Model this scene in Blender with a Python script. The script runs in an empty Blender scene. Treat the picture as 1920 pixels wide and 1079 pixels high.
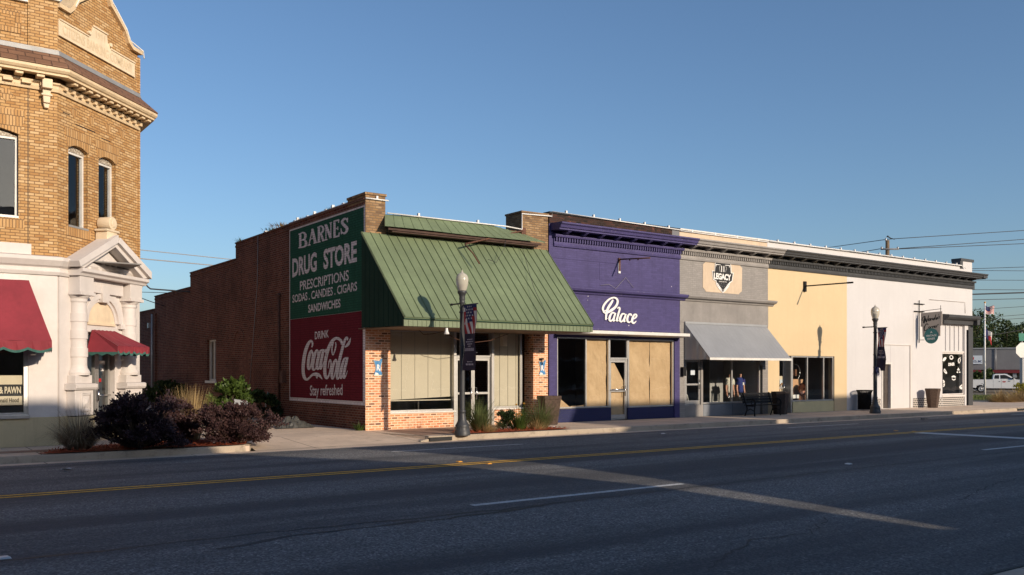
import bpy, math, random
from mathutils import Vector, Matrix, geometry
import bmesh
R = math.radians
rnd = random.Random(11)
sc = bpy.context.scene
COL = sc.collection
# ---------------------------------------------------------------- camera
FPX, CXP, HYP, ZE = 1690., 960., 697., 1.75      # focal length in photo pixels, principal column, horizon row, eye height
YAW = math.atan2(3320 - 960, FPX)
CA, SA = math.cos(YAW), math.sin(YAW)
cam = bpy.data.cameras.new("camera")
cam_o = bpy.data.objects.new("camera", cam)
COL.objects.link(cam_o)
cam_o.location = (0, 0, ZE)
cam_o.rotation_euler = (R(90), 0, YAW - R(90))
cam.sensor_width = 36
cam.lens = FPX / 1920 * 36
cam.shift_y = (HYP - 539.5) / 1920
cam.clip_start, cam.clip_end = .1, 6000
sc.camera = cam_o
# ---------------------------------------------------------------- sky and sun
SUN_EL, SUN_K = 17.5, .2                          # elevation, sideways drift of the light per metre of depth
to_sun = Vector((SUN_K, -1, 0)).normalized()
wd = bpy.data.worlds.new("World")
sc.world = wd
wd.use_nodes = True
nt = wd.node_tree
sky = nt.nodes.new("ShaderNodeTexSky")
sky.sky_type = 'NISHITA'
sky.sun_disc = False
sky.sun_elevation = R(SUN_EL)
sky.sun_rotation = math.atan2(to_sun.x, to_sun.y)      # clockwise from +Y
sky.air_density, sky.dust_density, sky.ozone_density = 1.0, 1.3, 4.0
bg = nt.nodes["Background"]
bg.inputs[1].default_value = .105
nt.links.new(sky.outputs[0], bg.inputs[0])
sun = bpy.data.lights.new("sun", 'SUN')
sun.energy = 3.55
sun.angle = R(.55)
sun.color = (1, .84, .655)
sun_o = bpy.data.objects.new("sun", sun)
COL.objects.link(sun_o)
ce = math.cos(R(SUN_EL))
sun_o.rotation_euler = Vector((-to_sun.x * ce, -to_sun.y * ce, -math.sin(R(SUN_EL)))).to_track_quat('-Z', 'Y').to_euler()
sun_o.location = (20, -20, 20)
sc.view_settings.view_transform = 'Standard'
sc.view_settings.look = 'None'
sc.view_settings.gamma = 1
sc.view_settings.use_curve_mapping = False
sc.view_settings.exposure = 0.4
sc.cycles.max_bounces = 6
sc.cycles.transparent_max_bounces = 24
sc.cycles.caustics_reflective = False
sc.cycles.caustics_refractive = False

# ---------------------------------------------------------------- measuring: where a photo pixel's ray meets a plane of the place
def ray(px):
    t = (px - CXP) / FPX
    return CA + SA * t, SA - CA * t
def at_ground(px, py, z=0.):
    d = FPX * (ZE - z) / (py - HYP)
    r = ray(px)
    return d * r[0], d * r[1]
def at_depth(px, py, d):
    r = ray(px)
    return d * r[0], d * r[1], ZE - (py - HYP) * d / FPX

class Frame:
    """A wall plane: s runs along it, z up, o out of it."""
    def __init__(f, o, u, n):
        f.o, f.u, f.n = o, u, n
    def P(f, s, z, o=0.):
        return Vector((f.o[0] + f.u[0] * s + f.n[0] * o, f.o[1] + f.u[1] * s + f.n[1] * o, z))
    def q(f, px, py, off=0.):
        r = ray(px)
        ox, oy = f.o[0] + f.n[0] * off, f.o[1] + f.n[1] * off
        d = (-ox * f.u[1] + oy * f.u[0]) / (-r[0] * f.u[1] + r[1] * f.u[0])
        return (d * r[0] - ox) * f.u[0] + (d * r[1] - oy) * f.u[1], ZE - (py - HYP) * d / FPX
K7 = .70710678
FRONT = Frame((0, 24.15), (1, 0), (0, -1))           # the row's street front
SIDE = Frame((11.97, 24.15), (0, 1), (-1, 0))        # alley wall of the drug store
BANK = Frame((0, 23.7), (1, 0), (0, -1))             # bank's street front
CORN = Frame((3.68, 23.7), (K7, K7), (K7, -K7))      # bank's cut corner
GROUND = Frame((0, 0), (1, 0), (0, -1))

# ---------------------------------------------------------------- objects
ORG = {}
def tag(o, label=None, cat=None, group=None, kind=None):
    if label: o["label"] = label
    if cat: o["category"] = cat
    if group: o["group"] = group
    if kind: o["kind"] = kind
    return o
def thing(name, label, cat, loc, group=None):
    o = bpy.data.objects.new(name, None)
    COL.objects.link(o)
    o.location = loc
    o.empty_display_size = .3
    ORG[o.name] = Vector(loc)
    return tag(o, label, cat, group)
def copy_tree(o, parent=None):
    c = o.copy()
    COL.objects.link(c)
    if parent: c.parent = parent
    for ch in [k for k in bpy.data.objects if k.parent == o]:
        copy_tree(ch, c)
    return c

class MB:
    """Collects faces, then links them as ONE mesh object."""
    def __init__(m):
        m.v, m.f, m.mi, m.sm = [], [], [], []
        m.cur, m.smooth = 0, False
    def add(m, vs, fs, smooth=None):
        b = len(m.v)
        m.v += [Vector(v) for v in vs]
        for f in fs:
            m.f.append([b + i for i in f]); m.mi.append(m.cur)
            m.sm.append(m.smooth if smooth is None else smooth)
    def box(m, x0, x1, y0, y1, z0, z1):
        m.add([(x, y, z) for z in (z0, z1) for y in (y0, y1) for x in (x0, x1)],
              [(0, 2, 3, 1), (4, 5, 7, 6), (0, 1, 5, 4), (2, 6, 7, 3), (0, 4, 6, 2), (1, 3, 7, 5)])
    def fb(m, F, s0, s1, z0, z1, o0, o1):
        m.add([F.P(s, z, o) for z in (z0, z1) for o in (o0, o1) for s in (s0, s1)],
              [(0, 2, 3, 1), (4, 5, 7, 6), (0, 1, 5, 4), (2, 6, 7, 3), (0, 4, 6, 2), (1, 3, 7, 5)])
    def quad(m, a, b, c, d):
        m.add([a, b, c, d], [(0, 1, 2, 3)])
    def fq(m, F, s0, s1, z0, z1, o):
        m.quad(F.P(s0, z0, o), F.P(s1, z0, o), F.P(s1, z1, o), F.P(s0, z1, o))
    def prism(m, F, poly, o0, o1):
        """poly [(s,z)] pushed from o0 to o1."""
        tri = geometry.tessellate_polygon([[Vector((p[0], p[1], 0)) for p in poly]])
        n = len(poly)
        vs = [F.P(s, z, o0) for s, z in poly] + [F.P(s, z, o1) for s, z in poly]
        fs = [tuple(t) for t in tri] + [tuple(n + i for i in reversed(t)) for t in tri]
        fs += [(i, (i + 1) % n, n + (i + 1) % n, n + i) for i in range(n)]
        m.add(vs, fs)
    def flat(m, F, poly, o):
        tri = geometry.tessellate_polygon([[Vector((p[0], p[1], 0)) for p in poly]])
        m.add([F.P(s, z, o) for s, z in poly], [tuple(t) for t in tri])
    def run(m, F, prof, s0, s1):
        """profile [(o,z)] run along the wall from s0 to s1."""
        n = len(prof)
        tri = geometry.tessellate_polygon([[Vector((p[0], p[1], 0)) for p in prof]])
        vs = [F.P(s0, z, o) for o, z in prof] + [F.P(s1, z, o) for o, z in prof]
        fs = [tuple(t) for t in tri] + [tuple(n + i for i in reversed(t)) for t in tri]
        fs += [(i, (i + 1) % n, n + (i + 1) % n, n + i) for i in range(n)]
        m.add(vs, fs)
    def wall(m, F, s0, s1, z0, z1, holes=(), o=0., th=.3):
        """front face with rectangular openings and their reveals."""
        ss = sorted({s0, s1, *[h[0] for h in holes], *[h[1] for h in holes]})
        zs = sorted({z0, z1, *[h[2] for h in holes], *[h[3] for h in holes]})
        ss = [s for s in ss if s0 <= s <= s1]; zs = [z for z in zs if z0 <= z <= z1]
        for i in range(len(ss) - 1):
            for j in range(len(zs) - 1):
                cs, cz = (ss[i] + ss[i + 1]) / 2, (zs[j] + zs[j + 1]) / 2
                if any(h[0] < cs < h[1] and h[2] < cz < h[3] for h in holes): continue
                m.fq(F, ss[i], ss[i + 1], zs[j], zs[j + 1], o)
                m.fq(F, ss[i], ss[i + 1], zs[j], zs[j + 1], o - th)
        for h in list(holes) + [(s0, s1, z0, z1)]:
            a, b, c, d = max(h[0], s0), min(h[1], s1), max(h[2], z0), min(h[3], z1)
            for (p, q) in (((a, c), (b, c)), ((b, c), (b, d)), ((b, d), (a, d)), ((a, d), (a, c))):
                m.quad(F.P(p[0], p[1], o), F.P(q[0], q[1], o), F.P(q[0], q[1], o - th), F.P(p[0], p[1], o - th))
    def frame(m, F, s0, s1, z0, z1, w, o0, o1, wb=None):
        wb = w if wb is None else wb
        m.fb(F, s0, s0 + w, z0, z1, o0, o1); m.fb(F, s1 - w, s1, z0, z1, o0, o1)
        m.fb(F, s0 + w, s1 - w, z1 - w, z1, o0, o1); m.fb(F, s0 + w, s1 - w, z0, z0 + wb, o0, o1)
    def tube(m, pts, r, n=6, r1=None, smooth=True, cap=True):
        pts = [Vector(p) for p in pts]
        k = len(pts); vs, fs = [], []
        for i, p in enumerate(pts):
            t = (pts[min(i + 1, k - 1)] - pts[max(i - 1, 0)]).normalized()
            a = t.cross(Vector((0, 0, 1)) if abs(t.z) < .9 else Vector((1, 0, 0))).normalized(); b = t.cross(a)
            rr = r if r1 is None else r + (r1 - r) * i / (k - 1)
            vs += [p + (a * math.cos(2 * math.pi * j / n) + b * math.sin(2 * math.pi * j / n)) * rr for j in range(n)]
        for i in range(k - 1):
            fs += [(i * n + j, i * n + (j + 1) % n, (i + 1) * n + (j + 1) % n, (i + 1) * n + j) for j in range(n)]
        m.add(vs, fs, smooth)
        if cap: m.add([vs[j] for j in range(n)] + vs[-n:], [tuple(range(n)), tuple(range(n, 2 * n))], False)
    def lathe(m, c, prof, n=20, smooth=True, a0=0., a1=2 * math.pi):
        c = Vector(c); k = len(prof); full = abs(a1 - a0 - 2 * math.pi) < 1e-6
        cols = n if full else n + 1
        vs = [c + Vector((r * math.cos(a0 + (a1 - a0) * j / n), r * math.sin(a0 + (a1 - a0) * j / n), z)) for r, z in prof for j in range(cols)]
        fs = []
        for i in range(k - 1):
            for j in range(n):
                j2 = (j + 1) % cols
                fs.append((i * cols + j, i * cols + j2, (i + 1) * cols + j2, (i + 1) * cols + j))
        m.add(vs, fs, smooth)
    def leaf(m, p, d, up, L, W):
        d = Vector(d).normalized(); a = d.cross(Vector(up))
        if a.length < 1e-4: a = d.cross(Vector((1, 0, .3)))
        a.normalize(); p = Vector(p)
        m.add([p, p + d * L * .45 + a * W, p + d * L, p + d * L * .45 - a * W], [(0, 1, 2, 3)])
    def blade(m, p, d, L, w, droop, seg=4):
        """one arching grass blade."""
        p = Vector(p); d = Vector(d).normalized(); side = d.cross(Vector((0, 0, 1)))
        if side.length < 1e-3: side = Vector((1, 0, 0))
        side.normalize(); vs = []
        for i in range(seg + 1):
            t = i / seg; ww = w * (1 - t * .92)
            vs += [p + side * ww, p - side * ww]
            dd = (d + Vector((0, 0, -droop * t))).normalized()
            p = p + dd * (L / seg)
        m.add(vs, [(2 * i, 2 * i + 1, 2 * i + 3, 2 * i + 2) for i in range(seg)], True)
    def build(m, name, mats, parent=None, bevel=0., label=None, recalc=True):
        me = bpy.data.meshes.new(name)
        org = Vector((0, 0, 0))
        p = parent
        while p is not None:
            if p.name in ORG: org = ORG[p.name]
            p = p.parent
        me.from_pydata([v - org for v in m.v], [], m.f)
        mats = mats if isinstance(mats, (list, tuple)) else [mats]
        for mt in mats: me.materials.append(mt)
        me.polygons.foreach_set("material_index", m.mi)
        me.polygons.foreach_set("use_smooth", m.sm)
        if recalc and len(m.f) < 60000:
            bm = bmesh.new(); bm.from_mesh(me)
            bmesh.ops.remove_doubles(bm, verts=bm.verts, dist=1e-5)
            bmesh.ops.recalc_face_normals(bm, faces=bm.faces)
            bm.to_mesh(me); bm.free()
        uv = me.uv_layers.new(name="metres")
        for pl in me.polygons:
            n = pl.normal
            if abs(n.z) < .72:
                t = Vector((-n.y, n.x, 0)).normalized() if n.xy.length > 1e-6 else Vector((1, 0, 0))
                if t.x + t.y * .9 < 0: t = -t
                for li in pl.loop_indices:
                    v = me.vertices[me.loops[li].vertex_index].co + org
                    uv.data[li].uv = (v.dot(t), v.z)
            else:
                for li in pl.loop_indices:
                    v = me.vertices[me.loops[li].vertex_index].co + org
                    uv.data[li].uv = (v.x, v.y)
        o = bpy.data.objects.new(name, me)
        COL.objects.link(o)
        if parent is not None: o.parent = parent
        if bevel:
            b = o.modifiers.new("edge", 'BEVEL'); b.width = bevel; b.segments = 2; b.limit_method = 'ANGLE'; b.angle_limit = R(40)
        if label: o["label"] = label
        return o

# lettering ---------------------------------------------------------------
_TX = {}
def glyphs(s, bold=0., spacing=1.):
    k = (s, bold, spacing)
    if k not in _TX:
        cu = bpy.data.curves.new("t", 'FONT')
        cu.body = s; cu.offset = bold; cu.space_character = spacing; cu.resolution_u = 3; cu.size = 1
        o = bpy.data.objects.new("t", cu); COL.objects.link(o)
        bpy.context.view_layer.update()
        me = o.to_mesh()
        vs = [tuple(v.co[:2]) for v in me.vertices]; fs = [tuple(p.vertices) for p in me.polygons]
        o.to_mesh_clear(); bpy.data.objects.remove(o); bpy.data.curves.remove(cu)
        x0 = min(v[0] for v in vs); x1 = max(v[0] for v in vs); y0 = min(v[1] for v in vs); y1 = max(v[1] for v in vs)
        _TX[k] = ([((v[0] - x0) / (x1 - x0), (v[1] - y0) / (y1 - y0)) for v in vs], fs)
    return _TX[k]
def text(m, F, s, bl, br, tl, o, bold=0., spacing=1.):
    vs, fs = glyphs(s, bold, spacing)
    m.add([F.P(bl[0] + (br[0] - bl[0]) * x + (tl[0] - bl[0]) * y, bl[1] + (br[1] - bl[1]) * x + (tl[1] - bl[1]) * y, o) for x, y in vs], fs)
def text_px(m, F, s, bl, br, tl, o, tr=lambda x, y: (x, y), bold=0., spacing=1.):
    text(m, F, s, F.q(*tr(*bl), o), F.q(*tr(*br), o), F.q(*tr(*tl), o), o, bold, spacing)
def crop(sx, x0, y0):
    return lambda x, y: (x / sx + x0, y / sx + y0)
def spline(pts, n=6):
    out = []
    P = [pts[0]] + list(pts) + [pts[-1]]
    for i in range(1, len(P) - 2):
        a, b, c, d = P[i - 1], P[i], P[i + 1], P[i + 2]
        for k in range(n):
            t = k / n
            out.append(tuple(.5 * (2 * b[j] + (c[j] - a[j]) * t + (2 * a[j] - 5 * b[j] + 4 * c[j] - d[j]) * t * t + (3 * b[j] - a[j] - 3 * c[j] + d[j]) * t ** 3) for j in range(len(b))))
    out.append(tuple(pts[-1]))
    return out
def brush(m, F, pts, o, tr=lambda x, y: (x, y), n=6, depth=0., rise=.0008):
    """a brush stroke [(x,y,width)] measured on the photo, laid on the wall plane; depth>0 makes it a solid letter."""
    sp = spline(pts, n) if len(pts) > 2 else list(pts)
    L, Rr = [], []
    for i, (x, y, w) in enumerate(sp):
        a = sp[max(i - 1, 0)]; b = sp[min(i + 1, len(sp) - 1)]
        dx, dy = b[0] - a[0], b[1] - a[1]; l = math.hypot(dx, dy) or 1
        nx, ny = -dy / l * w / 2, dx / l * w / 2
        oo = o + rise * i / len(sp)
        L.append((F.q(*tr(x + nx, y + ny), oo), oo)); Rr.append((F.q(*tr(x - nx, y - ny), oo), oo))
    vs = [F.P(p[0], p[1], oo) for p, oo in L] + [F.P(p[0], p[1], oo) for p, oo in Rr]
    k = len(L); fs = [(i, i + 1, k + i + 1, k + i) for i in range(k - 1)]
    if depth:
        vs += [F.P(p[0], p[1], oo - depth) for p, oo in L] + [F.P(p[0], p[1], oo - depth) for p, oo in Rr]
        fs += [(i, 2 * k + i, 2 * k + i + 1, i + 1) for i in range(k - 1)] + [(k + i, k + i + 1, 3 * k + i + 1, 3 * k + i) for i in range(k - 1)]
        fs += [(0, k, 3 * k, 2 * k), (k - 1, 3 * k - 1, 4 * k - 1, 2 * k - 1)]
    m.add(vs, fs)

# ---------------------------------------------------------------- materials
class Mat:
    def __init__(s, name):
        s.m = bpy.data.materials.new(name); s.m.use_nodes = True
        s.t = s.m.node_tree; s.b = s.t.nodes["Principled BSDF"]; s.out = s.t.nodes["Material Output"]
    def n(s, t, **k):
        x = s.t.nodes.new(t)
        for a, v in k.items(): setattr(x, a, v)
        return x
    def l(s, a, b): s.t.links.new(a, b)
    def noise(s, scale, detail=4, rough=.6, vec=None, stretch=None):
        x = s.n("ShaderNodeTexNoise"); x.inputs["Scale"].default_value = scale; x.inputs["Detail"].default_value = detail; x.inputs["Roughness"].default_value = rough
        c = vec or s.obj()
        if stretch:
            mp = s.n("ShaderNodeMapping"); mp.inputs["Scale"].default_value = stretch; s.l(c, mp.inputs[0]); c = mp.outputs[0]
        s.l(c, x.inputs["Vector"]); return x.outputs["Fac"]
    def obj(s):
        if not hasattr(s, "_o"): s._o = s.n("ShaderNodeTexCoord").outputs["Object"]
        return s._o
    def uv(s):
        if not hasattr(s, "_u"): s._u = s.n("ShaderNodeTexCoord").outputs["UV"]
        return s._u
    def ramp(s, fac, stops):
        x = s.n("ShaderNodeValToRGB"); e = x.color_ramp.elements
        while len(e) < len(stops): e.new(.5)
        for i, (p, c) in enumerate(stops): e[i].position = p; e[i].color = (*c, 1) if len(c) == 3 else c
        s.l(fac, x.inputs[0]); return x.outputs[0]
    def mix(s, fac, a, b, mode='MIX'):
        x = s.n("ShaderNodeMix", data_type='RGBA', blend_type=mode)
        for v, i in ((fac, 0), (a, 6), (b, 7)):
            if isinstance(v, (int, float)): x.inputs[i].default_value = v
            elif isinstance(v, tuple): x.inputs[i].default_value = (*v, 1)
            else: s.l(v, x.inputs[i])
        return x.outputs[2]
    def bump(s, h, strength, dist=.02, prev=None):
        x = s.n("ShaderNodeBump"); x.inputs["Strength"].default_value = strength; x.inputs["Distance"].default_value = dist
        s.l(h, x.inputs["Height"])
        if prev is not None: s.l(prev, x.inputs["Normal"])
        return x.outputs[0]
    def fin(s, col=None, rough=None, normal=None, metal=0., spec=.4):
        if col is not None:
            if isinstance(col, tuple): s.b.inputs["Base Color"].default_value = (*col, 1)
            else: s.l(col, s.b.inputs["Base Color"])
        if rough is not None:
            if isinstance(rough, (int, float)): s.b.inputs["Roughness"].default_value = rough
            else: s.l(rough, s.b.inputs["Roughness"])
        if normal is not None: s.l(normal, s.b.inputs["Normal"])
        s.b.inputs["Metallic"].default_value = metal
        s.b.inputs["Specular IOR Level"].default_value = spec
        return s.m
def mul(c, k): return tuple(min(1, x * k) for x in c)
def paint(name, col, rough=.65, var=.18, scale=1.4, bump=.12, bscale=40, metal=0., spec=.35, worn=None, worn_amt=.08, streak=0.):
    """a painted or plain surface with uneven tone, fine grain and optional worn patches and rain streaks."""
    m = Mat(name)
    c = m.mix(m.ramp(m.noise(scale, 6), [(.3, (0, 0, 0)), (.7, (1, 1, 1))]), mul(col, 1 - var), mul(col, 1 + var * .6))
    c = m.mix(m.ramp(m.noise(scale * 9, 5), [(.35, (0, 0, 0)), (.75, (1, 1, 1))]), c, m.mix(.5, c, mul(col, 1 - var)))
    if streak:
        c = m.mix(m.ramp(m.noise(1.0, 5, .7, stretch=(5, 5, .25)), [(.52, (0, 0, 0)), (.75, (streak,) * 3)]), c, mul(col, .45))
    if worn:
        c = m.mix(m.ramp(m.noise(scale * 5, 8, .72), [(.62 - worn_amt, (0, 0, 0)), (.66 - worn_amt, (1, 1, 1))]), c, worn)
    nr = m.bump(m.noise(bscale, 5), bump, .01)
    return m.fin(c, rough, nr, metal, spec)
def brick(name, cols, mortar, bw=.21, bh=.075, ms=.010, rough=.85, stain=.3, stain_col=(.03, .025, .02), depth=.5, squash=None, patch=None, streak=.0, spec=.2):
    m = Mat(name)
    # whole-brick colour from a per-brick random value
    bt = m.n("ShaderNodeTexBrick"); bt.offset = .5
    for k, v in (("Scale", 1), ("Mortar Size", ms), ("Mortar Smooth", .15), ("Bias", 0), ("Brick Width", bw), ("Row Height", bh)): bt.inputs[k].default_value = v
    bt.inputs["Color1"].default_value = (0, 0, 0, 1); bt.inputs["Color2"].default_value = (1, 1, 1, 1); bt.inputs["Mortar"].default_value = (.5, .5, .5, 1)
    wob = m.n("ShaderNodeVectorMath", operation='ADD')
    nz = m.n("ShaderNodeTexNoise"); nz.inputs["Scale"].default_value = 9
    m.l(m.uv(), nz.inputs["Vector"])
    sb = m.n("ShaderNodeVectorMath", operation='SUBTRACT'); m.l(nz.outputs["Color"], sb.inputs[0]); sb.inputs[1].default_value = (.5, .5, .5)
    sx = m.n("ShaderNodeVectorMath", operation='SCALE'); m.l(sb.outputs[0], sx.inputs[0]); sx.inputs["Scale"].default_value = .008
    m.l(m.uv(), wob.inputs[0]); m.l(sx.outputs[0], wob.inputs[1]); m.l(wob.outputs[0], bt.inputs["Vector"])
    k = len(cols)
    c = m.ramp(bt.outputs["Color"], [(i / max(1, k - 1), col) for i, col in enumerate(cols)])
    c = m.mix(m.noise(55, 4), c, m.mix(.35, c, (0, 0, 0)))
    c = m.mix(bt.outputs["Fac"], c, mortar)
    if stain:
        c = m.mix(m.ramp(m.noise(.55, 7, .68), [(.45, (0, 0, 0)), (.72, (stain,) * 3)]), c, stain_col)
    if streak:
        c = m.mix(m.ramp(m.noise(1.1, 6, .7, stretch=(4, 4, .22)), [(.5, (0, 0, 0)), (.72, (streak,) * 3)]), c, stain_col)
    if patch:
        c = m.mix(m.ramp(m.noise(1.7, 8, .75), [(.60, (0, 0, 0)), (.64, (1, 1, 1))]), c, m.mix(.5, c, patch))
    inv = m.n("ShaderNodeMath", operation='SUBTRACT'); inv.inputs[0].default_value = 1; m.l(bt.outputs["Fac"], inv.inputs[1])
    nr = m.bump(inv.outputs[0], depth, .012)
    nr = m.bump(m.noise(70, 4), .25, .006, nr)
    return m.fin(c, rough, nr, 0, spec)
def painted_brick(name, col, bw=.21, bh=.075, var=.2, worn=None, worn_amt=.02, rough=.6, depth=.5, streak=.15, ms=.009, spec=.35, joint=.8, fleck=0.):
    m = Mat(name)
    bt = m.n("ShaderNodeTexBrick"); bt.offset = .5
    for k, v in (("Scale", 1), ("Mortar Size", ms), ("Mortar Smooth", .3), ("Brick Width", bw), ("Row Height", bh)): bt.inputs[k].default_value = v
    bt.inputs["Color1"].default_value = (*mul(col, 1 - var * .5), 1); bt.inputs["Color2"].default_value = (*mul(col, 1 + var * .5), 1); bt.inputs["Mortar"].default_value = (*mul(col, joint), 1)
    m.l(m.uv(), bt.inputs["Vector"])
    c = m.mix(m.ramp(m.noise(.8, 7), [(.3, (0, 0, 0)), (.7, (.7, .7, .7))]), bt.outputs["Color"], mul(col, 1 - var))
    if streak: c = m.mix(m.ramp(m.noise(1.2, 5, .7, stretch=(4, 4, .25)), [(.5, (0, 0, 0)), (.75, (streak,) * 3)]), c, mul(col, .4))
    if worn: c = m.mix(m.ramp(m.noise(4.5, 9, .75), [(.66 - worn_amt, (0, 0, 0)), (.70 - worn_amt, (1, 1, 1))]), c, worn)
    if fleck:
        vo = m.n("ShaderNodeTexVoronoi"); vo.inputs["Scale"].default_value = 1.9; m.l(m.obj(), vo.inputs["Vector"])
        c = m.mix(m.ramp(vo.outputs["Distance"], [(fleck, (1, 1, 1)), (fleck + .012, (0, 0, 0))]), c, (.6, .57, .6))
    inv = m.n("ShaderNodeMath", operation='SUBTRACT'); inv.inputs[0].default_value = 1; m.l(bt.outputs["Fac"], inv.inputs[1])
    nr = m.bump(inv.outputs[0], depth, .008); nr = m.bump(m.noise(60, 4), .15, .005, nr)
    return m.fin(c, rough, nr, 0, spec)
def leafy(name, cols, scale=2.5, rough=.6, trans=.25):
    m = Mat(name)
    c = m.ramp(m.noise(scale, 4, .7), [(.25 + .5 * i / max(1, len(cols) - 1), col) for i, col in enumerate(cols)])
    m.fin(c, rough, None, 0, .3)
    tr = m.n("ShaderNodeBsdfTranslucent"); m.l(c, tr.inputs[0])
    mx = m.n("ShaderNodeMixShader"); mx.inputs[0].default_value = trans
    m.l(m.b.outputs[0], mx.inputs[1]); m.l(tr.outputs[0], mx.inputs[2]); m.l(mx.outputs[0], m.out.inputs[0])
    return m.m
def glass(name, tint=(.93, .95, .94), refl=1.0, ior=1.7):
    m = Mat(name); m.t.nodes.remove(m.b)
    tr = m.n("ShaderNodeBsdfTransparent"); tr.inputs[0].default_value = (*tint, 1)
    gl = m.n("ShaderNodeBsdfGlossy"); gl.inputs["Roughness"].default_value = .015
    gl.inputs[0].default_value = (refl, refl, refl, 1)
    fr = m.n("ShaderNodeFresnel"); ge = m.n("ShaderNodeNewGeometry")
    mr = m.n("ShaderNodeMapRange"); mr.inputs[3].default_value = ior; mr.inputs[4].default_value = 1 / ior      # same pane from either side
    m.l(ge.outputs["Backfacing"], mr.inputs[0]); m.l(mr.outputs[0], fr.inputs[0])
    nz = m.bump(m.noise(1.3, 2), .06, .05); m.l(nz, gl.inputs["Normal"])
    mx = m.n("ShaderNodeMixShader"); m.l(fr.outputs[0], mx.inputs[0]); m.l(tr.outputs[0], mx.inputs[1]); m.l(gl.outputs[0], mx.inputs[2])
    m.l(mx.outputs[0], m.out.inputs[0])
    return m.m
# ---------------------------------------------------------------- material table
def asphalt():
    m = Mat("asphalt")
    c = m.ramp(m.noise(1.0, 5, .6, stretch=(.09, 1.3, 1)), [(.25, (.160, .158, .157)), (.5, (.205, .202, .198)), (.75, (.25, .244, .236))])
    c = m.mix(m.ramp(m.noise(.9, 7, .7), [(.35, (0, 0, 0)), (.7, (.7, .7, .7))]), c, (.168, .166, .165))
    vo = m.n("ShaderNodeTexVoronoi"); vo.inputs["Scale"].default_value = 46; m.l(m.obj(), vo.inputs["Vector"])
    stone = m.ramp(vo.outputs["Color"], [(.0, (.035, .035, .036)), (.5, (.155, .153, .15)), (.82, (.29, .284, .27)), (.97, (.52, .50, .47))])
    c = m.mix(.80, c, stone)
    v2 = m.n("ShaderNodeTexVoronoi"); v2.inputs["Scale"].default_value = 17; m.l(m.obj(), v2.inputs["Vector"])
    c = m.mix(m.ramp(v2.outputs["Distance"], [(.10, (.55, .55, .55)), (.17, (0, 0, 0))]), c, (.33, .315, .29))
    c = m.mix(m.ramp(m.noise(.5, 6, .75, stretch=(.25, 1.5, 1)), [(.50, (0, 0, 0)), (.68, (.75, .75, .75))]), c, (.075, .075, .077))
    c = m.mix(m.ramp(m.noise(1.0, 3, .55, stretch=(.02, .62, 1)), [(.44, (0, 0, 0)), (.60, (.8, .8, .8))]), c, (.070, .070, .073))
    c = m.mix(m.ramp(m.noise(2.6, 6, .7), [(.55, (0, 0, 0)), (.75, (.5, .5, .5))]), c, (.07, .069, .068))
    nr = m.bump(vo.outputs["Distance"], .7, .014); nr = m.bump(m.noise(24, 5), .3, .012, nr)
    return m.fin(c, .85, nr, 0, .25)
def concrete(name, col, joints=None, stain=.35, var=.2):
    m = Mat(name)
    c = m.mix(m.ramp(m.noise(.9, 7, .65), [(.3, (0, 0, 0)), (.7, (1, 1, 1))]), mul(col, 1 - var), mul(col, 1.08))
    c = m.mix(m.ramp(m.noise(3.1, 8, .75), [(.52, (0, 0, 0)), (.68, (stain,) * 3)]), c, mul(col, .42))
    c = m.mix(m.ramp(m.noise(160, 3), [(.4, (0, 0, 0)), (.7, (.35, .35, .35))]), c, mul(col, .5))
    nr = m.bump(m.noise(90, 5), .25, .006)
    if joints:
        bt = m.n("ShaderNodeTexBrick"); bt.offset = 0
        for k, v in (("Scale", 1), ("Mortar Size", .02), ("Mortar Smooth", .5), ("Brick Width", joints), ("Row Height", joints)): bt.inputs[k].default_value = v
        m.l(m.uv(), bt.inputs["Vector"])
        c = m.mix(bt.outputs["Fac"], c, mul(col, .35)); nr = m.bump(bt.outputs["Fac"], -.5, .01, nr)
    return m.fin(c, .88, nr, 0, .25)
M = {}
M['asphalt'] = asphalt()
M['tar'] = paint("tar", (.014, .014, .015), .6, .3, 5, .4)
M['concrete'] = concrete("sidewalk concrete", (.68, .535, .41), 1.5)
M['kerb'] = concrete("kerb concrete", (.46, .38, .29), None, .9)
M['gutter'] = concrete("gutter concrete", (.70, .55, .42), 3.0, .5)
M['paver'] = brick("brick pavers", [(.42, .25, .17), (.50, .31, .22), (.35, .21, .16)], (.32, .26, .2), .2, .1, .006, .9, .3, depth=.3)
M['door_brown'] = paint("dark brown door paint", (.085, .07, .062), .5, .15, 3, .1)
M['grey_room'] = paint("grey shop interior wall", (.42, .41, .40), .9, .12, 1, .1)
M['earth'] = paint("bare earth", (.16, .13, .09), .95, .35, .3, .5, 3)
M['grass_ground'] = leafy("lawn", [(.05, .075, .02), (.09, .12, .035), (.14, .14, .05)], 1.2, .9, .1)
M['mulch'] = leafy("red mulch", [(.16, .035, .018), (.36, .08, .035), (.50, .14, .06)], 20, .9, .0)
M['yellow_line'] = paint("yellow road paint", (.78, .42, .045), .7, .3, 5, .35, 60, worn=(.08, .075, .06), worn_amt=.06)
M['white_line'] = paint("white road paint", (.62, .62, .60), .7, .2, 6, .35, 60, worn=(.10, .10, .10), worn_amt=.05)
M['bank_brick'] = brick("tan pressed brick", [(.46, .235, .085), (.58, .33, .13), (.66, .41, .185), (.52, .28, .105), (.74, .50, .26), (.60, .35, .14)], (.20, .115, .055), .20, .069, .0085, .8, .25, (.16, .09, .05), .6)
M['bank_soldier'] = brick("tan soldier brick", [(.52, .28, .105), (.62, .36, .15), (.66, .41, .19)], (.19, .115, .06), .067, .24, .009, .8, .2, (.16, .09, .05), .6)
M['stone'] = paint("cream painted stone", (.66, .605, .565), .6, .12, 1.2, .2, 30, streak=.12)
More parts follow.
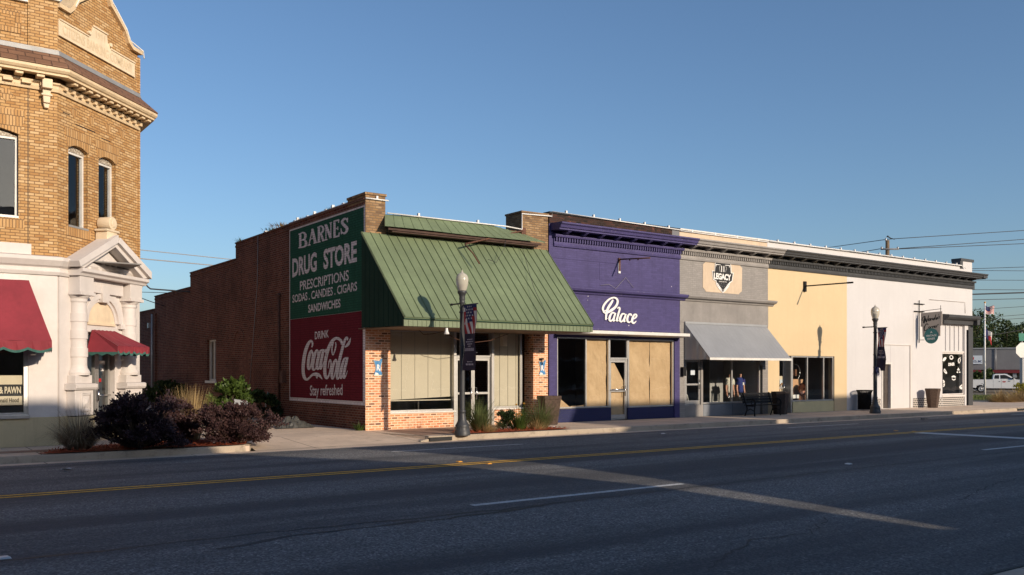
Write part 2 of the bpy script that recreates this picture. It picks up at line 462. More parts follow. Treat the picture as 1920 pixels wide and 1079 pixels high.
M['terra'] = paint("cream terracotta", (.74, .60, .42), .6, .14, 4, .25, 30, streak=.25)
M['plinth'] = paint("tan painted base", (.58, .475, .285), .65, .14, 1.5, .15, streak=.25)
M['cornice_cream'] = paint("cream cornice paint", (.70, .53, .33), .55, .18, 3, .2, worn=(.35, .22, .12), worn_amt=.02)
M['tile_roof'] = brick("brown roof tile", [(.24, .125, .075), (.31, .17, .105), (.18, .09, .055)], (.09, .05, .035), .35, .16, .012, .7, .35, (.05, .04, .03), .8)
M['lead'] = paint("grey flashing", (.40, .39, .37), .45, .2, 3, .2, metal=.4)
M['dark_wood'] = paint("weathered window wood", (.30, .24, .18), .7, .35, 4, .3, worn=(.62, .55, .45), worn_amt=.12)
M['white_frame'] = paint("white frame paint", (.70, .67, .62), .5, .15, 4, .15)
M['aluminium'] = paint("aluminium frame", (.58, .56, .53), .38, .12, 5, .1, metal=.75)
M['canvas'] = paint("red awning canvas", (.25, .030, .042), .75, .22, 1.3, .25, 120, streak=.25)
M['canvas_trim'] = paint("green awning trim", (.04, .12, .10), .8, .2, 5, .2)
M['dark_brick'] = brick("dark red brick", [(.165, .050, .034), (.215, .068, .045), (.12, .038, .029), (.27, .098, .065), (.085, .033, .028)], (.23, .15, .115), .21, .077, .013, .95, .6, (.035, .024, .020), 1.0, streak=.4, spec=.08)
M['store_brick'] = brick("orange salvaged brick", [(.80, .33, .16), (.90, .43, .23), (.66, .22, .10), (.86, .39, .19), (.16, .08, .055), (.93, .52, .30), (.78, .28, .13)], (.86, .60, .42), .21, .075, .014, .9, .12, (.2, .12, .08), .7)
M['chim_brick'] = brick("yellow brown brick", [(.34, .20, .09), (.42, .26, .13), (.25, .14, .07), (.50, .33, .18), (.15, .085, .05)], (.20, .14, .09), .20, .075, .012, .9, .45, (.06, .04, .03), .8)
M['mural_green'] = painted_brick("green mural paint", (.027, .105, .066), worn=(.06, .15, .105), worn_amt=.04, rough=.9, depth=.8, streak=.4, spec=.08, joint=.5)
M['mural_red'] = painted_brick("dark red mural paint", (.160, .020, .030), worn=(.21, .06, .065), worn_amt=.02, rough=.9, depth=.8, streak=.35, spec=.08, joint=.5)
M['mural_white'] = painted_brick("white mural paint", (.78, .72, .73), worn=(.34, .31, .30), worn_amt=.07, rough=.85, depth=.7, streak=.2, spec=.1, joint=.45)
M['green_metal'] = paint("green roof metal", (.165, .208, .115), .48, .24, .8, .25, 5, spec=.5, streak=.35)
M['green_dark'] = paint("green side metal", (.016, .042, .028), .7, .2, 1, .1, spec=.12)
M['soffit'] = paint("brown soffit wood", (.22, .15, .10), .8, .3, 3, .2)
M['fascia_wood'] = paint("brown weathered board", (.075, .042, .032), .8, .35, 4, .3, worn=(.34, .13, .075), worn_amt=-.02)
M['white_pipe'] = paint("white conduit", (.78, .76, .73), .5, .12, 8, .1)
M['rust'] = paint("rusty iron", (.10, .045, .03), .8, .5, 9, .5, worn=(.22, .10, .06), worn_amt=.1)
M['blind'] = paint("cream window blind", (.61, .535, .41), .75, .06, 2, .08)
M['interior'] = paint("dim shop interior", (.28, .265, .25), .9, .25, 1, .1)
M['interior_floor'] = paint("shop floor", (.10, .085, .07), .7, .3, 2, .1)
M['purple'] = painted_brick("purple painted brick", (.072, .060, .166), var=.25, worn=(.105, .088, .185), worn_amt=.02, rough=.6, depth=.3, streak=.4, ms=.006, spec=.2, fleck=.035)
M['purple_trim'] = paint("purple trim paint", (.072, .060, .166), .55, .2, 2, .2, spec=.25, streak=.3, worn=(.12, .105, .19), worn_amt=.02)
M['navy'] = painted_brick("navy painted brick", (.014, .018, .085), var=.2, rough=.45, depth=.3, streak=.1)
M['black_brick'] = brick("sooty brick", [(.035, .024, .02), (.06, .035, .028), (.10, .045, .035), (.025, .02, .018)], (.06, .045, .04), .21, .075, .01, .95, .7, (.012, .011, .01), .9, patch=(.30, .12, .09))
M['paper'] = None
M['grey_wall'] = painted_brick("grey painted brick", (.285, .265, .248), var=.2, worn=(.24, .22, .20), worn_amt=.0, rough=.75, depth=.35, streak=.3, bh=.075)
M['grey_stucco'] = paint("grey stucco", (.285, .265, .248), .8, .26, 1.1, .3, 25, streak=.35)
M['grey_trim'] = paint("grey trim paint", (.31, .288, .27), .7, .2, 2, .2, streak=.3)
M['beige'] = paint("beige parapet render", (.60, .47, .34), .8, .14, 1.4, .2, streak=.25)
M['galv'] = paint("galvanised sheet", (.38, .385, .39), .42, .12, 1.1, .08, metal=.35, spec=.5)
M['blue_grey'] = paint("blue grey panel", (.20, .215, .24), .6, .2, 2, .15)
M['yellow'] = paint("pale yellow stucco", (.635, .485, .29), .8, .06, .7, .14, 30, streak=.10)
M['yellow_dull'] = paint("dull yellow panel", (.70, .585, .32), .7, .1, 1.5, .1)
M['white_wall'] = paint("white stucco", (.585, .565, .56), .8, .06, .6, .12, 30, streak=.10)
M['charcoal'] = paint("charcoal trim paint", (.060, .060, .062), .55, .18, 2, .15, worn=(.12, .11, .10), worn_amt=.0)
M['tile_wall'] = brick("dark glazed tile", [(.05, .045, .045), (.08, .07, .065), (.12, .10, .09)], (.70, .64, .57), .19, .095, .016, .4, 0, depth=.4, spec=.5)
M['lamp_metal'] = paint("dark lamp metal", (.060, .062, .065), .5, .25, 6, .25, metal=.3, spec=.5)
M['black_iron'] = paint("black iron", (.014, .014, .015), .7, .3, 6, .25, spec=.2)
M['planter'] = paint("brown aggregate planter", (.095, .062, .046), .85, .45, 14, .7, 55)
M['planter_dark'] = paint("dark planter", (.055, .040, .034), .8, .4, 10, .5, 55)
M['rubber'] = paint("black rubber", (.02, .02, .02), .85, .2, 6, .2)
M['chrome'] = paint("chrome", (.7, .7, .7), .2, .05, 3, .02, metal=1)
M['car_white'] = paint("white car paint", (.78, .78, .77), .25, .03, 1, .02, spec=.6)
M['tail_red'] = paint("tail light red", (.45, .02, .02), .3, .1, 4, .02)
M['black_sheet'] = paint("grey plastic sheet", (.075, .075, .07), .5, .4, 5, .3)
M['skin'] = paint("mannequin skin", (.62, .33, .23), .5, .08, 5, .05)
M['shirt_white'] = paint("cream shirt", (.74, .70, .60), .9, .08, 8, .3)
M['shirt_blue'] = paint("blue shirt", (.035, .05, .20), .9, .15, 8, .3)
M['sign_blue'] = paint("worn blue sign", (.055, .24, .50), .6, .2, 8, .2, worn=(.72, .68, .58), worn_amt=.02)
M['sign_cream'] = paint("cream sign edge", (.72, .66, .50), .7, .1, 6, .2)
M['sign_grey'] = paint("taupe sign board", (.44, .385, .335), .65, .08, 3, .1)
M['teal'] = paint("teal disc", (.035, .17, .17), .55, .12, 4, .1)
M['ink'] = paint("black lettering", (.015, .015, .016), .6, .2, 6, .05)
M['white_letter'] = paint("white lettering", (.80, .77, .73), .6, .08, 4, .1)
M['cream_letter'] = paint("cream relief letters", (.66, .52, .34), .6, .1, 4, .2)
M['pole_wood'] = paint("old pole wood", (.17, .12, .075), .9, .35, 4, .4)
M['wire'] = paint("utility wire", (.05, .05, .055), .6, .1, 2, .0)
M['wire_pale'] = paint("pale wire", (.30, .28, .27), .6, .1, 2, .0)
M['bark'] = paint("bark", (.09, .065, .045), .9, .4, 6, .6)
M['flag_blue'] = paint("flag blue", (.03, .035, .11), .85, .2, 6, .1)
M['flag_red'] = paint("flag red", (.38, .03, .035), .85, .2, 6, .1)
M['flag_white'] = paint("flag white", (.66, .62, .60), .85, .1, 6, .1)
M['banner_dark'] = paint("dark banner cloth", (.040, .030, .055), .85, .2, 5, .2)
M['banner_text'] = paint("pale banner print", (.50, .44, .48), .8, .2, 5, .1)
M['far_grey'] = paint("grey block wall", (.19, .19, .20), .85, .15, .6, .15, streak=.2)
M['far_tan'] = paint("grey tan wall", (.17, .16, .15), .85, .15, .6, .15)
M['dark_red'] = paint("dark red canopy", (.16, .02, .025), .6, .15, 2, .1)
M['sign_white'] = paint("white sign face", (.62, .68, .74), .5, .06, 2, .02)
M['sign_green'] = paint("green street sign", (.03, .22, .15), .5, .1, 3, .02)
M['bare_alu'] = paint("bare sign aluminium", (.56, .55, .53), .45, .1, 3, .05, metal=.5)
M['stud_white'] = paint("white road stud", (.78, .76, .72), .4, .1, 6, .05)
M['stud_amber'] = paint("amber road stud", (.70, .33, .05), .4, .1, 6, .05)
M['copper'] = paint("copper bowl", (.75, .30, .16), .22, .15, 5, .2, metal=1)
M['brown_wood'] = paint("brown wood", (.20, .09, .05), .5, .3, 6, .2)
M['tan_cloth'] = paint("tan cloth", (.62, .36, .20), .8, .12, 5, .2)
M['cardboard'] = paint("cream cardboard", (.70, .60, .44), .8, .08, 4, .1)
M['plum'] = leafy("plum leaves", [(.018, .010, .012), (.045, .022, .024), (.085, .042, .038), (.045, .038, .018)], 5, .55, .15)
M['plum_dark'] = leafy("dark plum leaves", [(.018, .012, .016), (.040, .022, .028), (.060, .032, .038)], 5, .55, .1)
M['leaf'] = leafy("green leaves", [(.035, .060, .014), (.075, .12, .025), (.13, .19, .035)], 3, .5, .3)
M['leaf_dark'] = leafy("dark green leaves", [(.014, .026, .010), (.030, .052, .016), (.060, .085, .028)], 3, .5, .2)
M['leaf_far'] = leafy("roadside tree leaves", [(.018, .034, .010), (.045, .070, .018), (.10, .12, .035)], .9, .6, .25)
M['straw'] = leafy("straw grass", [(.26, .16, .06), (.42, .29, .13), (.55, .42, .24)], 4, .8, .25)
M['grass_grey'] = leafy("grey green grass", [(.15, .125, .08), (.24, .205, .14), (.32, .27, .19)], 4, .8, .2)
M['grass_green'] = leafy("green grass blades", [(.06, .085, .025), (.12, .15, .05), (.22, .21, .09)], 4, .8, .25)
M['yellow_leaf'] = leafy("yellow green bush", [(.10, .12, .02), (.30, .27, .03), (.62, .50, .05)], 6, .7, .25)
M['flower'] = leafy("orange lily petals", [(.80, .38, .05), (.85, .50, .10)], 8, .6, .2)
M['glass'] = glass("shop glass")
M['glass_up'] = glass("upper window glass", (.82, .86, .9), 1.0, 1.6)
def paper_mat():
    m = Mat("brown kraft paper")
    c = m.mix(m.ramp(m.noise(1.6, 5), [(.3, (0, 0, 0)), (.7, (1, 1, 1))]), (.52, .345, .19), (.66, .46, .27))
    nr = m.bump(m.ramp(m.noise(2.2, 3, .55, stretch=(1, 1, .7)), [(.3, (0, 0, 0)), (.5, (1, 1, 1)), (.62, (.3, .3, .3)), (.8, (.9, .9, .9))]), .3, .05)
    return m.fin(c, .8, nr, 0, .25)
M['paper'] = paper_mat()
def globe_mat():
    m = Mat("acrylic lamp globe")
    m.fin((.80, .74, .62), .12, m.bump(m.noise(14, 3), .15, .01), 0, .6)
    m.b.inputs["Transmission Weight"].default_value = .45
    m.b.inputs["Subsurface Weight"].default_value = 0
    return m.m
M['globe'] = globe_mat()

# ---------------------------------------------------------------- ground, road, pavements
ROAD_Z, KERB_Y = -.13, 20.9
def gz(x):
    t = min(1, max(0, (x - 58) / 18)); t = t * t * (3 - 2 * t)
    return -.165 - .25 * t
g = MB()
xs = [-900, -200, -60, -20, 20, 45, 56, 60, 64, 68, 72, 76, 90, 130, 300, 900, 2500]
ys = [-900, -200, -60, -4, 30, 60, 120, 300, 900, 2500]
g.add([(x, y, gz(x)) for y in ys for x in xs], [(j * len(xs) + i, j * len(xs) + i + 1, (j + 1) * len(xs) + i + 1, (j + 1) * len(xs) + i) for j in range(len(ys) - 1) for i in range(len(xs) - 1)])
ground = g.build("ground", M['earth'], recalc=False); tag(ground, "wide bare ground around the street and buildings", "ground", kind="structure")
def sheet(name, mat, pts, label, cat, parent=None, z=None):
    m = MB(); m.add([(p[0], p[1], (p[2] if len(p) > 2 else z)) for p in pts], [tuple(range(len(pts)))])
    o = m.build(name, mat, parent)
    for pl in o.data.polygons:
        if pl.normal.z < 0: pl.flip()
    if parent is None: tag(o, label, cat, kind="structure")
    return o
road = sheet("road", M['asphalt'], [(-90, 4.2), (140, 4.2), (140, 20.45), (-90, 20.45)], "dark grey asphalt street running past the shop row", "road", z=ROAD_Z)
sheet("gutter", M['gutter'], [(-90, 20.45), (140, 20.45), (140, 20.92), (-90, 20.92)], "pale concrete gutter strip along the far kerb", "gutter", z=ROAD_Z - .004)
sheet("near_gutter", M['gutter'], [(-90, 3.2), (140, 3.2), (140, 4.2), (-90, 4.2)], "concrete gutter beside the near lane", "gutter", z=ROAD_Z - .004)
m = MB(); m.box(-90, 140, -4.2, 3.2, -.3, 0.0)
o = m.build("near_sidewalk", M['concrete']); tag(o, "near sidewalk in front of the opposite shops", "sidewalk", kind="structure")
def marking(name, mat, pts):
    return sheet(name, mat, pts, None, None, road, ROAD_Z + .004)
for yy in (15.31, 15.55):
    marking("centre_line", M['yellow_line'], [(-90, yy - .06), (140, yy - .06), (140, yy + .06), (-90, yy + .06)])
for x0, x1, yy, w in ((6.9, 11.1, 10.6, .07), (21.75, 26.0, 10.98, .07), (36.5, 40.7, 11.0, .07), (-22.8, -18.6, 10.6, .07), (-7.9, -3.7, 10.6, .07),
                      (10.0, 13.8, 18.8, .055), (25.0, 29.0, 19.1, .055), (40.2, 44.2, 19.1, .055), (-5, -1, 18.8, .055)):
    marking("lane_line", M['white_line'], [(x0, yy - w), (x1, yy - w), (x1, yy + w), (x0, yy + w)])
marking("stop_line", M['white_line'], [(25.95, 15.25), (26.15, 12.0), (26.75, 12.0), (26.55, 15.25)])
marking("turn_arrow", M['white_line'], [(30.4, 13.9), (31.5, 13.45), (31.3, 13.8), (34.0, 13.8), (34.0, 14.0), (31.3, 14.0), (31.5, 14.35)])
def crack(pts, w, jit=.06, step=.25):
    m = MB(); rr = random.Random(len(pts) * 7 + int(pts[0][0] * 10)); vs = []
    for (a, b) in zip(pts[:-1], pts[1:]):
        L = math.hypot(b[0] - a[0], b[1] - a[1]); n = max(2, int(L / step))
        for i in range(n):
            t = i / n; x = a[0] + (b[0] - a[0]) * t + rr.uniform(-jit, jit); y = a[1] + (b[1] - a[1]) * t + rr.uniform(-jit, jit)
            vs.append((x, y, w * rr.uniform(.3, 1.3)))
    fs = [(2 * i, 2 * i + 2, 2 * i + 3, 2 * i + 1) for i in range(len(vs) - 1)]
    dx, dy = pts[-1][0] - pts[0][0], pts[-1][1] - pts[0][1]; l = math.hypot(dx, dy); nx, ny = -dy / l, dx / l
    m.add([q for x, y, ww in vs for q in ((x + nx * ww, y + ny * ww, ROAD_Z + .003), (x - nx * ww, y - ny * ww, ROAD_Z + .003))], fs)
    o = m.build("crack", M['tar'], road)
    for pl in o.data.polygons:
        if pl.normal.z < 0: pl.flip()
crack([(-6, 10.15), (4, 10.2), (7, 10.05), (14, 10.3), (24, 10.35), (50, 10.4)], .034, .05)
crack([(3.0, 9.6), (4.2, 9.9), (6, 9.85), (8, 10.0)], .05, .06)
crack([(6.5, 5.9), (8.0, 6.6), (8.9, 6.5), (10.2, 7.1)], .016, .05, .12)
crack([(13.0, 6.9), (15.5, 7.6), (19, 7.9)], .016, .05, .15)
crack([(-10, 4.22), (60, 4.22)], .03, .02, .3)
crack([(14, 13.2), (22, 13.1)], .010, .06)
# sidewalks with real kerbs
def pave(name, poly, mat, label, z0=-.3, z1=0.):
    m = MB(); tri = geometry.tessellate_polygon([[Vector((p[0], p[1], 0)) for p in poly]]); n = len(poly)
    m.add([(p[0], p[1], z1) for p in poly] + [(p[0], p[1], z0) for p in poly],
          [tuple(t) for t in tri] + [(i, (i + 1) % n, n + (i + 1) % n, n + i) for i in range(n)])
    o = m.build(name, mat); return tag(o, label, "sidewalk", kind="structure")
def kerb(name, pts, label, w=.16, z1=.012, z0=-.3):
    m = MB(); p = [Vector((a[0], a[1], 0)) for a in pts]; L, Q = [], []
    for i, a in enumerate(p):
        t = (p[min(i + 1, len(p) - 1)] - p[max(i - 1, 0)]).normalized(); nrm = Vector((-t.y, t.x, 0))
        L.append(a); Q.append(a + nrm * w)
    k = len(p); tops = [a[2] if len(a) > 2 else z1 for a in pts]
    vs = [(a.x, a.y, z0) for a in L] + [(a.x, a.y + .02, tops[i]) for i, a in enumerate(L)] + [(a.x, a.y, tops[i]) for i, a in enumerate(Q)] + [(a.x, a.y, z0) for a in Q]
    fs = []
    for i in range(k - 1):
        for r in range(3): fs.append((r * k + i, r * k + i + 1, (r + 1) * k + i + 1, (r + 1) * k + i))
    fs += [(0, k, 2 * k, 3 * k), (k - 1, 2 * k - 1, 3 * k - 1, 4 * k - 1)]
    m.add(vs, fs); o = m.build(name, M['kerb'], bevel=.018); return tag(o, label, "kerb", kind="structure")
pave("sidewalk", [(-60, 21.05), (7.4, 21.05), (7.7, 22.6), (8.2, 24.4), (6.04, 26.2), (-60, 26.2)], M['concrete'], "grey concrete sidewalk around the corner bank")
pave("sidewalk", [(11.9, 22.9), (12.5, 21.05), (46.3, 21.05), (52, 22.0), (54.5, 25.2), (54.5, 27), (46.5, 27), (46.5, 25.2), (11.9, 25.2)], M['concrete'], "sunlit concrete sidewalk in front of the shop row")
kerb("kerb", [(-60, 20.9), (6.9, 20.9), (7.35, 21.05), (7.62, 21.5)], "kerb along the bank planting bed")
kerb("kerb", [(12.0, 20.92, -.10), (12.5, 20.9, .0), (13.2, 20.9), (45.0, 20.9), (49.5, 21.2), (52.3, 22.2), (54.2, 23.8), (54.6, 27)], "pale kerb along the shop row")
sheet("driveway", M['gutter'], [(7.5, 20.9, ROAD_Z), (12.6, 20.9, ROAD_Z), (12.1, 23.0, -.004), (11.97, 24.2, .006), (11.97, 60, .006), (5.8, 60, .006), (5.8, 25.0, .0), (7.9, 23.2, -.004)], "tan concrete driveway into the alley", "driveway")
sheet("paver_strip", M['paver'], [(-1, 21.9), (5.2, 21.9), (5.2, 22.5), (-1, 22.5)], "strip of brick pavers by the bank", "pavement", z=.004)
sheet("paver_strip", M['paver'], [(12.35, 21.5), (15.2, 21.5), (15.2, 23.9), (12.35, 23.9)], "brick paver patch at the drug store door", "pavement", z=.004)
# gutter inlets: solid black blocks paint the shade of the openings in the kerb
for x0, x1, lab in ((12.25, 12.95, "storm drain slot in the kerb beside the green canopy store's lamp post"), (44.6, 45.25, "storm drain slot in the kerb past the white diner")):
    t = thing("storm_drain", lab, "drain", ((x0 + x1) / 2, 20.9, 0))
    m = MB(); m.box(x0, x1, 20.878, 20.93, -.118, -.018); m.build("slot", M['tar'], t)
    m = MB(); m.box(x0 - .04, x1 + .04, 20.882, 21.06, -.02, .016); m.build("lintel", M['kerb'], t, .008)
# planting beds of red mulch
def bed(name, poly, label):
    t = thing(name, label, "flower bed", (poly[0][0], poly[0][1], 0))
    m = MB(); rr = random.Random(int(poly[0][0] * 10))
    x0, x1 = min(p[0] for p in poly), max(p[0] for p in poly); y0, y1 = min(p[1] for p in poly), max(p[1] for p in poly)
    def inside(x, y):
        c = False; j = len(poly) - 1
        for i in range(len(poly)):
            if (poly[i][1] > y) != (poly[j][1] > y) and x < (poly[j][0] - poly[i][0]) * (y - poly[i][1]) / (poly[j][1] - poly[i][1]) + poly[i][0]: c = not c
            j = i
        return c
    tri = geometry.tessellate_polygon([[Vector((p[0], p[1], 0)) for p in poly]])
    m.add([(p[0], p[1], .03) for p in poly], [tuple(q) for q in tri])
    for i in range(int((x1 - x0) * (y1 - y0) * 420)):
        x, y = rr.uniform(x0, x1), rr.uniform(y0, y1)
        if inside(x, y):
            m.leaf((x, y, .03 + rr.uniform(0, .035)), (rr.uniform(-1, 1), rr.uniform(-1, 1), rr.uniform(-.1, .35)), (rr.uniform(-.4, .4), rr.uniform(-.4, .4), 1), rr.uniform(.04, .10), rr.uniform(.008, .016))
    m.build("mulch", M['mulch'], t, recalc=False)
    return t
bed("mulch_bed", [(2.9, 21.07), (7.3, 21.07), (7.55, 21.6), (7.5, 23.2), (5.4, 23.2), (3.6, 22.2)], "red mulch bed with plum shrubs beside the corner bank")
bed("mulch_bed", [(13.3, 21.07), (17.3, 21.07), (17.1, 22.0), (13.6, 22.0)], "red mulch bed of grass and lilies at the drug store kerb")
# ================================================================ corner bank
def arc_pts(c, hw, z0, rise, n=10):
    """points of a segmental arch from left to right, springing at z0."""
    r = (hw * hw + rise * rise) / (2 * rise); a = math.asin(min(1, hw / r))
    if rise > hw: a = math.pi - a
    return [(c + r * math.sin(-a + 2 * a * i / n), z0 + rise - r + r * math.cos(-a + 2 * a * i / n)) for i in range(n + 1)]
bank = thing("bank_building", "two storey tan brick corner bank with cream stone ground floor and red awnings", "building", (3.68, 23.7, 0))
UP0, UP1 = 4.46, 9.35                       # upper brick storey
CW = [(.41, 1.17, 5.28, 7.28), (1.60, 2.34, 5.28, 7.28)]
BW = [(.95, 2.87, 5.33, 7.36)]
W = MB()
W.wall(BANK, -14, 3.68, UP0, 11.0 - .65, [(a, b, c, d) for a, b, c, d in BW] + [(x, x + 1.9, 5.33, 7.36) for x in (-2.2, -5.3, -8.4)], 0, .3)
W.wall(CORN, 0, 3.34, UP0, 10.3, CW, 0, .3)
gable = [(0, 10.3), (3.34, 10.3), (3.34, 10.44), (2.98, 10.44), (2.80, 10.55), (2.62, 10.80), (2.12, 11.15), (2.0, 11.22), (1.9, 11.42), (1.44, 11.42), (1.34, 11.22), (1.22, 11.15), (.72, 10.80), (.54, 10.55), (.38, 10.40), (0, 10.40)]
W.prism(CORN, gable, -.32, -.002)
E1 = CORN.P(3.34, 0)
W.add([(E1.x, E1.y, UP0), (E1.x, 48, UP0), (E1.x, 48, 10.3), (E1.x, E1.y, 10.3)], [(0, 1, 2, 3)])
W.add([(-14, 48, 4), (E1.x, 48, 4), (E1.x, 48, 10.3), (-14, 48, 10.3)], [(0, 1, 2, 3)])
W.fb(CORN, 3.34, 3.42, UP0, 10.36, -.30, .03)                          # corner pilaster strip
W.fb(BANK, 3.06, 3.68, 8.98, 10.52, -.3, .045)                          # parapet pier
wall_o = W.build("wall", M['bank_brick'], bank)
m = MB()                                                               # soldier courses over and under the windows, jack arches, diamonds
for a, b, c, d in CW:
    m.fb(CORN, a - .10, b + .10, 5.04, 5.27, -.05, .012)
    ar = arc_pts((a + b) / 2, (b - a) / 2 + .02, d - .12, .13)
    m.prism(CORN, ar + [(b + .17, d + .36), (a - .17, d + .36)], -.1, .012)
for a, b, c, d in BW + [(x, x + 1.9, 5.33, 7.36) for x in (-2.2, -5.3, -8.4)]:
    m.fb(BANK, a - .12, b + .12, 5.08, 5.32, -.05, .012)
    ar = arc_pts((a + b) / 2, (b - a) / 2 + .02, d - .10, .16)
    m.prism(BANK, ar + [(b + .17, d + .46), (a - .17, d + .46)], -.1, .012)
for s in (.62, 1.3, 2.0, 2.6):
    m.prism(CORN, [(s, 7.92), (s + .14, 8.09), (s, 8.26), (s - .14, 8.09)], -.02, .011)
for s in (2.62, 1.4, .2):
    m.prism(BANK, [(s, 7.98), (s + .16, 8.15), (s, 8.32), (s - .16, 8.15)], -.02, .011)
m.fb(BANK, -1.0, 2.93, 9.60, 9.72, -.02, .014); m.fb(BANK, -1.0, 2.93, 10.0, 10.12, -.02, .014); m.fb(BANK, 2.80, 2.93, 9.73, 9.99, -.02, .014)
m.build("soldier_course", M['bank_soldier'], bank)
m = MB()
for (a, b, z) in ((.10, .36, 7.96), (.58, 1.36, 7.80), (1.62, 2.0, 7.72)): m.fb(CORN, a + .1, b + .1, z, z + .022, -.01, .004)
m.fb(BANK, 3.058, 3.075, UP0, 8.6, -.01, .004)
m.build("expansion_joint", M['tar'], bank)
# upper windows
def bank_window(F, a, b, c, d, arch=.13, deep=.14):
    fr = MB(); fr.frame(F, a + .004, b - .004, c + .004, d - .15, .055, -deep - .06, -deep + .02)
    f = fr.build("window", M['white_frame'], bank, .006)
    hd = MB(); ar = arc_pts((a + b) / 2, (b - a) / 2, d - .12, .13)
    hd.prism(F, [(a + .003, d - .15), (b - .003, d - .15)] + ar[::-1], -deep - .05, -deep + .035); hd.build("head_board", M['dark_wood'], f)
    p = MB(); p.fq(F, a + .055, b - .055, c + .055, d - .2, -deep - .03); p.build("pane", M['glass_up'], f)
    s = MB(); s.fb(F, a - .0, b + .0, c - .02, c + .03, -deep - .05, .02); s.build("sill", M['lead'], f)
    return f
for h in CW: bank_window(CORN, *h)
for h in BW + [(x, x + 1.9, 5.33, 7.36) for x in (-2.2, -5.3, -8.4)]: bank_window(BANK, *h)
m = MB()                                                               # rooms behind the upper windows
m.box(-13, 2.6, 26.6, 26.7, 4.5, 8.2); m.add([(2.6, 26.6, 4.5), (5.7, 28.8, 4.5), (5.7, 28.8, 8.2), (2.6, 26.6, 8.2)], [(0, 1, 2, 3)])
m.box(-13, 5.7, 24.2, 30, 4.47, 4.5); m.box(-13, 3.4, 24.1, 30, 8.15, 8.2)
for F, s in ((CORN, .98), (CORN, 2.15)): m.fb(F, s, s + .09, 5.3, 7.2, -.75, -.65)
m.build("inner_wall", M['interior'], bank)
# cornice with dentil blocks, tile skirt roof above it
def both(mb, prof):
    """run a profile [(o,z)] along the street front and the cut corner with a mitred joint."""
    kx = math.tan(R(22.5)); n = len(prof)
    ends = CORN.P(3.34, 0)
    A = [BANK.P(-14, z, o) for o, z in prof]
    Bm = [Vector((3.68 + o * kx, 23.7 - o, z)) for o, z in prof]
    Cc = [CORN.P(3.34 + o * kx, z, o) for o, z in prof]
    D = [Vector((ends.x + o, 40, z)) for o, z in prof]
    vs = A + Bm + Cc + D
    fs = [(r * n + i, r * n + (i + 1) % n, (r + 1) * n + (i + 1) % n, (r + 1) * n + i) for r in range(3) for i in range(n)]
    mb.add(vs, fs)
m = MB()
both(m, [(-.02, 8.36), (.05, 8.36), (.07, 8.44), (.07, 8.50), (.12, 8.53), (.12, 8.57), (-.02, 8.57)])
both(m, [(.1, 8.68), (.40, 8.65), (.40, 8.70), (.44, 8.72), (.475, 8.77), (.475, 8.83), (.42, 8.85), (.1, 8.87)])
corn_o = m.build("cornice", M['cornice_cream'], bank, .008)
m = MB()
s = -10.
while s < 3.4: m.fb(BANK, s, s + .17, 8.585, 8.668, .10, .35); s += .44
s = .16
while s < 3.5: m.fb(CORN, s, s + .14, 8.585, 8.668, .10, .35); s += .285
m.build("modillion", M['cornice_cream'], corn_o, .012)
m = MB()
s = -10.
while s < 3.5: m.fb(BANK, s, s + .2, 8.445, 8.52, .02, .16); s += .38
s = .1
while s < 3.3: m.fb(CORN, s, s + .1, 8.45, 8.52, .02, .15); s += .285
m.build("dentil", M['cornice_cream'], corn_o, .006)
m = MB()
both(m, [(.0, 8.865), (.485, 8.845), (.485, 8.87), (.03, 9.28), (0, 9.28)])
m.build("skirt_roof", M['tile_roof'], bank)
m = MB(); both(m, [(.0, 9.27), (.09, 9.24), (.06, 9.36), (0, 9.38)]); m.build("flashing", M['lead'], bank)
m = MB()                                                               # console bracket on the pier
m.prism(BANK, [(3.33, 8.38), (3.55, 8.38), (3.55, 8.60), (3.33, 8.60)], .0, .26)
m.prism(BANK, [(3.37, 8.06), (3.51, 8.06), (3.53, 8.38), (3.35, 8.38)], .0, .15); m.prism(BANK, [(3.40, 7.95), (3.49, 7.95), (3.51, 8.06), (3.37, 8.06)], 0, .10)
m.fb(BANK, 3.32, 3.56, 8.22, 8.27, 0, .18); m.build("console_bracket", M['terra'], bank, .015)
# parapet coping
m = MB()
m.run(BANK, [(-.34, 10.35), (.09, 10.35), (.09, 10.42), (.05, 10.50), (-.34, 10.50)], -14, 3.055)
m.run(BANK, [(-.34, 10.52), (.11, 10.52), (.12, 10.62), (-.34, 10.66)], 3.02, 3.74)
m.build("coping", M['white_frame'], bank, .012)
m = MB()
top = [(0, 10.40), (.38, 10.40), (.54, 10.55), (.72, 10.80), (1.22, 11.15), (1.34, 11.22), (1.44, 11.42), (1.9, 11.42), (2.0, 11.22), (2.12, 11.15), (2.62, 10.80), (2.80, 10.55), (2.98, 10.44), (3.42, 10.44)]
for i in range(len(top) - 1):
    a, b = top[i], top[i + 1]; l = math.hypot(b[0] - a[0], b[1] - a[1]); nx, nz = -(b[1] - a[1]) / l, (b[0] - a[0]) / l
    m.prism(CORN, [(a[0], a[1]), (b[0], b[1]), (b[0] + nx * .10, b[1] + nz * .10), (a[0] + nx * .10, a[1] + nz * .10)], -.34, .09 + .0015 * i)
m.build("gable_coping", M['cornice_cream'], bank, .01)
m = MB()
pr = CORN.P
m.tube([pr(.55, 10.62, .1), pr(.72, 10.92, .1), pr(1.28, 11.34, .1), pr(1.45, 11.56, .1), pr(1.9, 11.56, .1), pr(2.05, 11.34, .1), pr(2.15, 11.28, .1), pr(2.68, 10.88, .1), pr(2.85, 10.63, .1), pr(3.45, 10.56, .1), pr(3.46, 10.36, .12)], .018)
m.tube([BANK.P(-3, 10.58, .0), BANK.P(3.0, 10.58, .0)], .018); m.tube([BANK.P(2.78, 10.5, .0), BANK.P(2.78, 11.0, .0)], .03)
m.build("lightning_conductor", M['white_pipe'], bank)
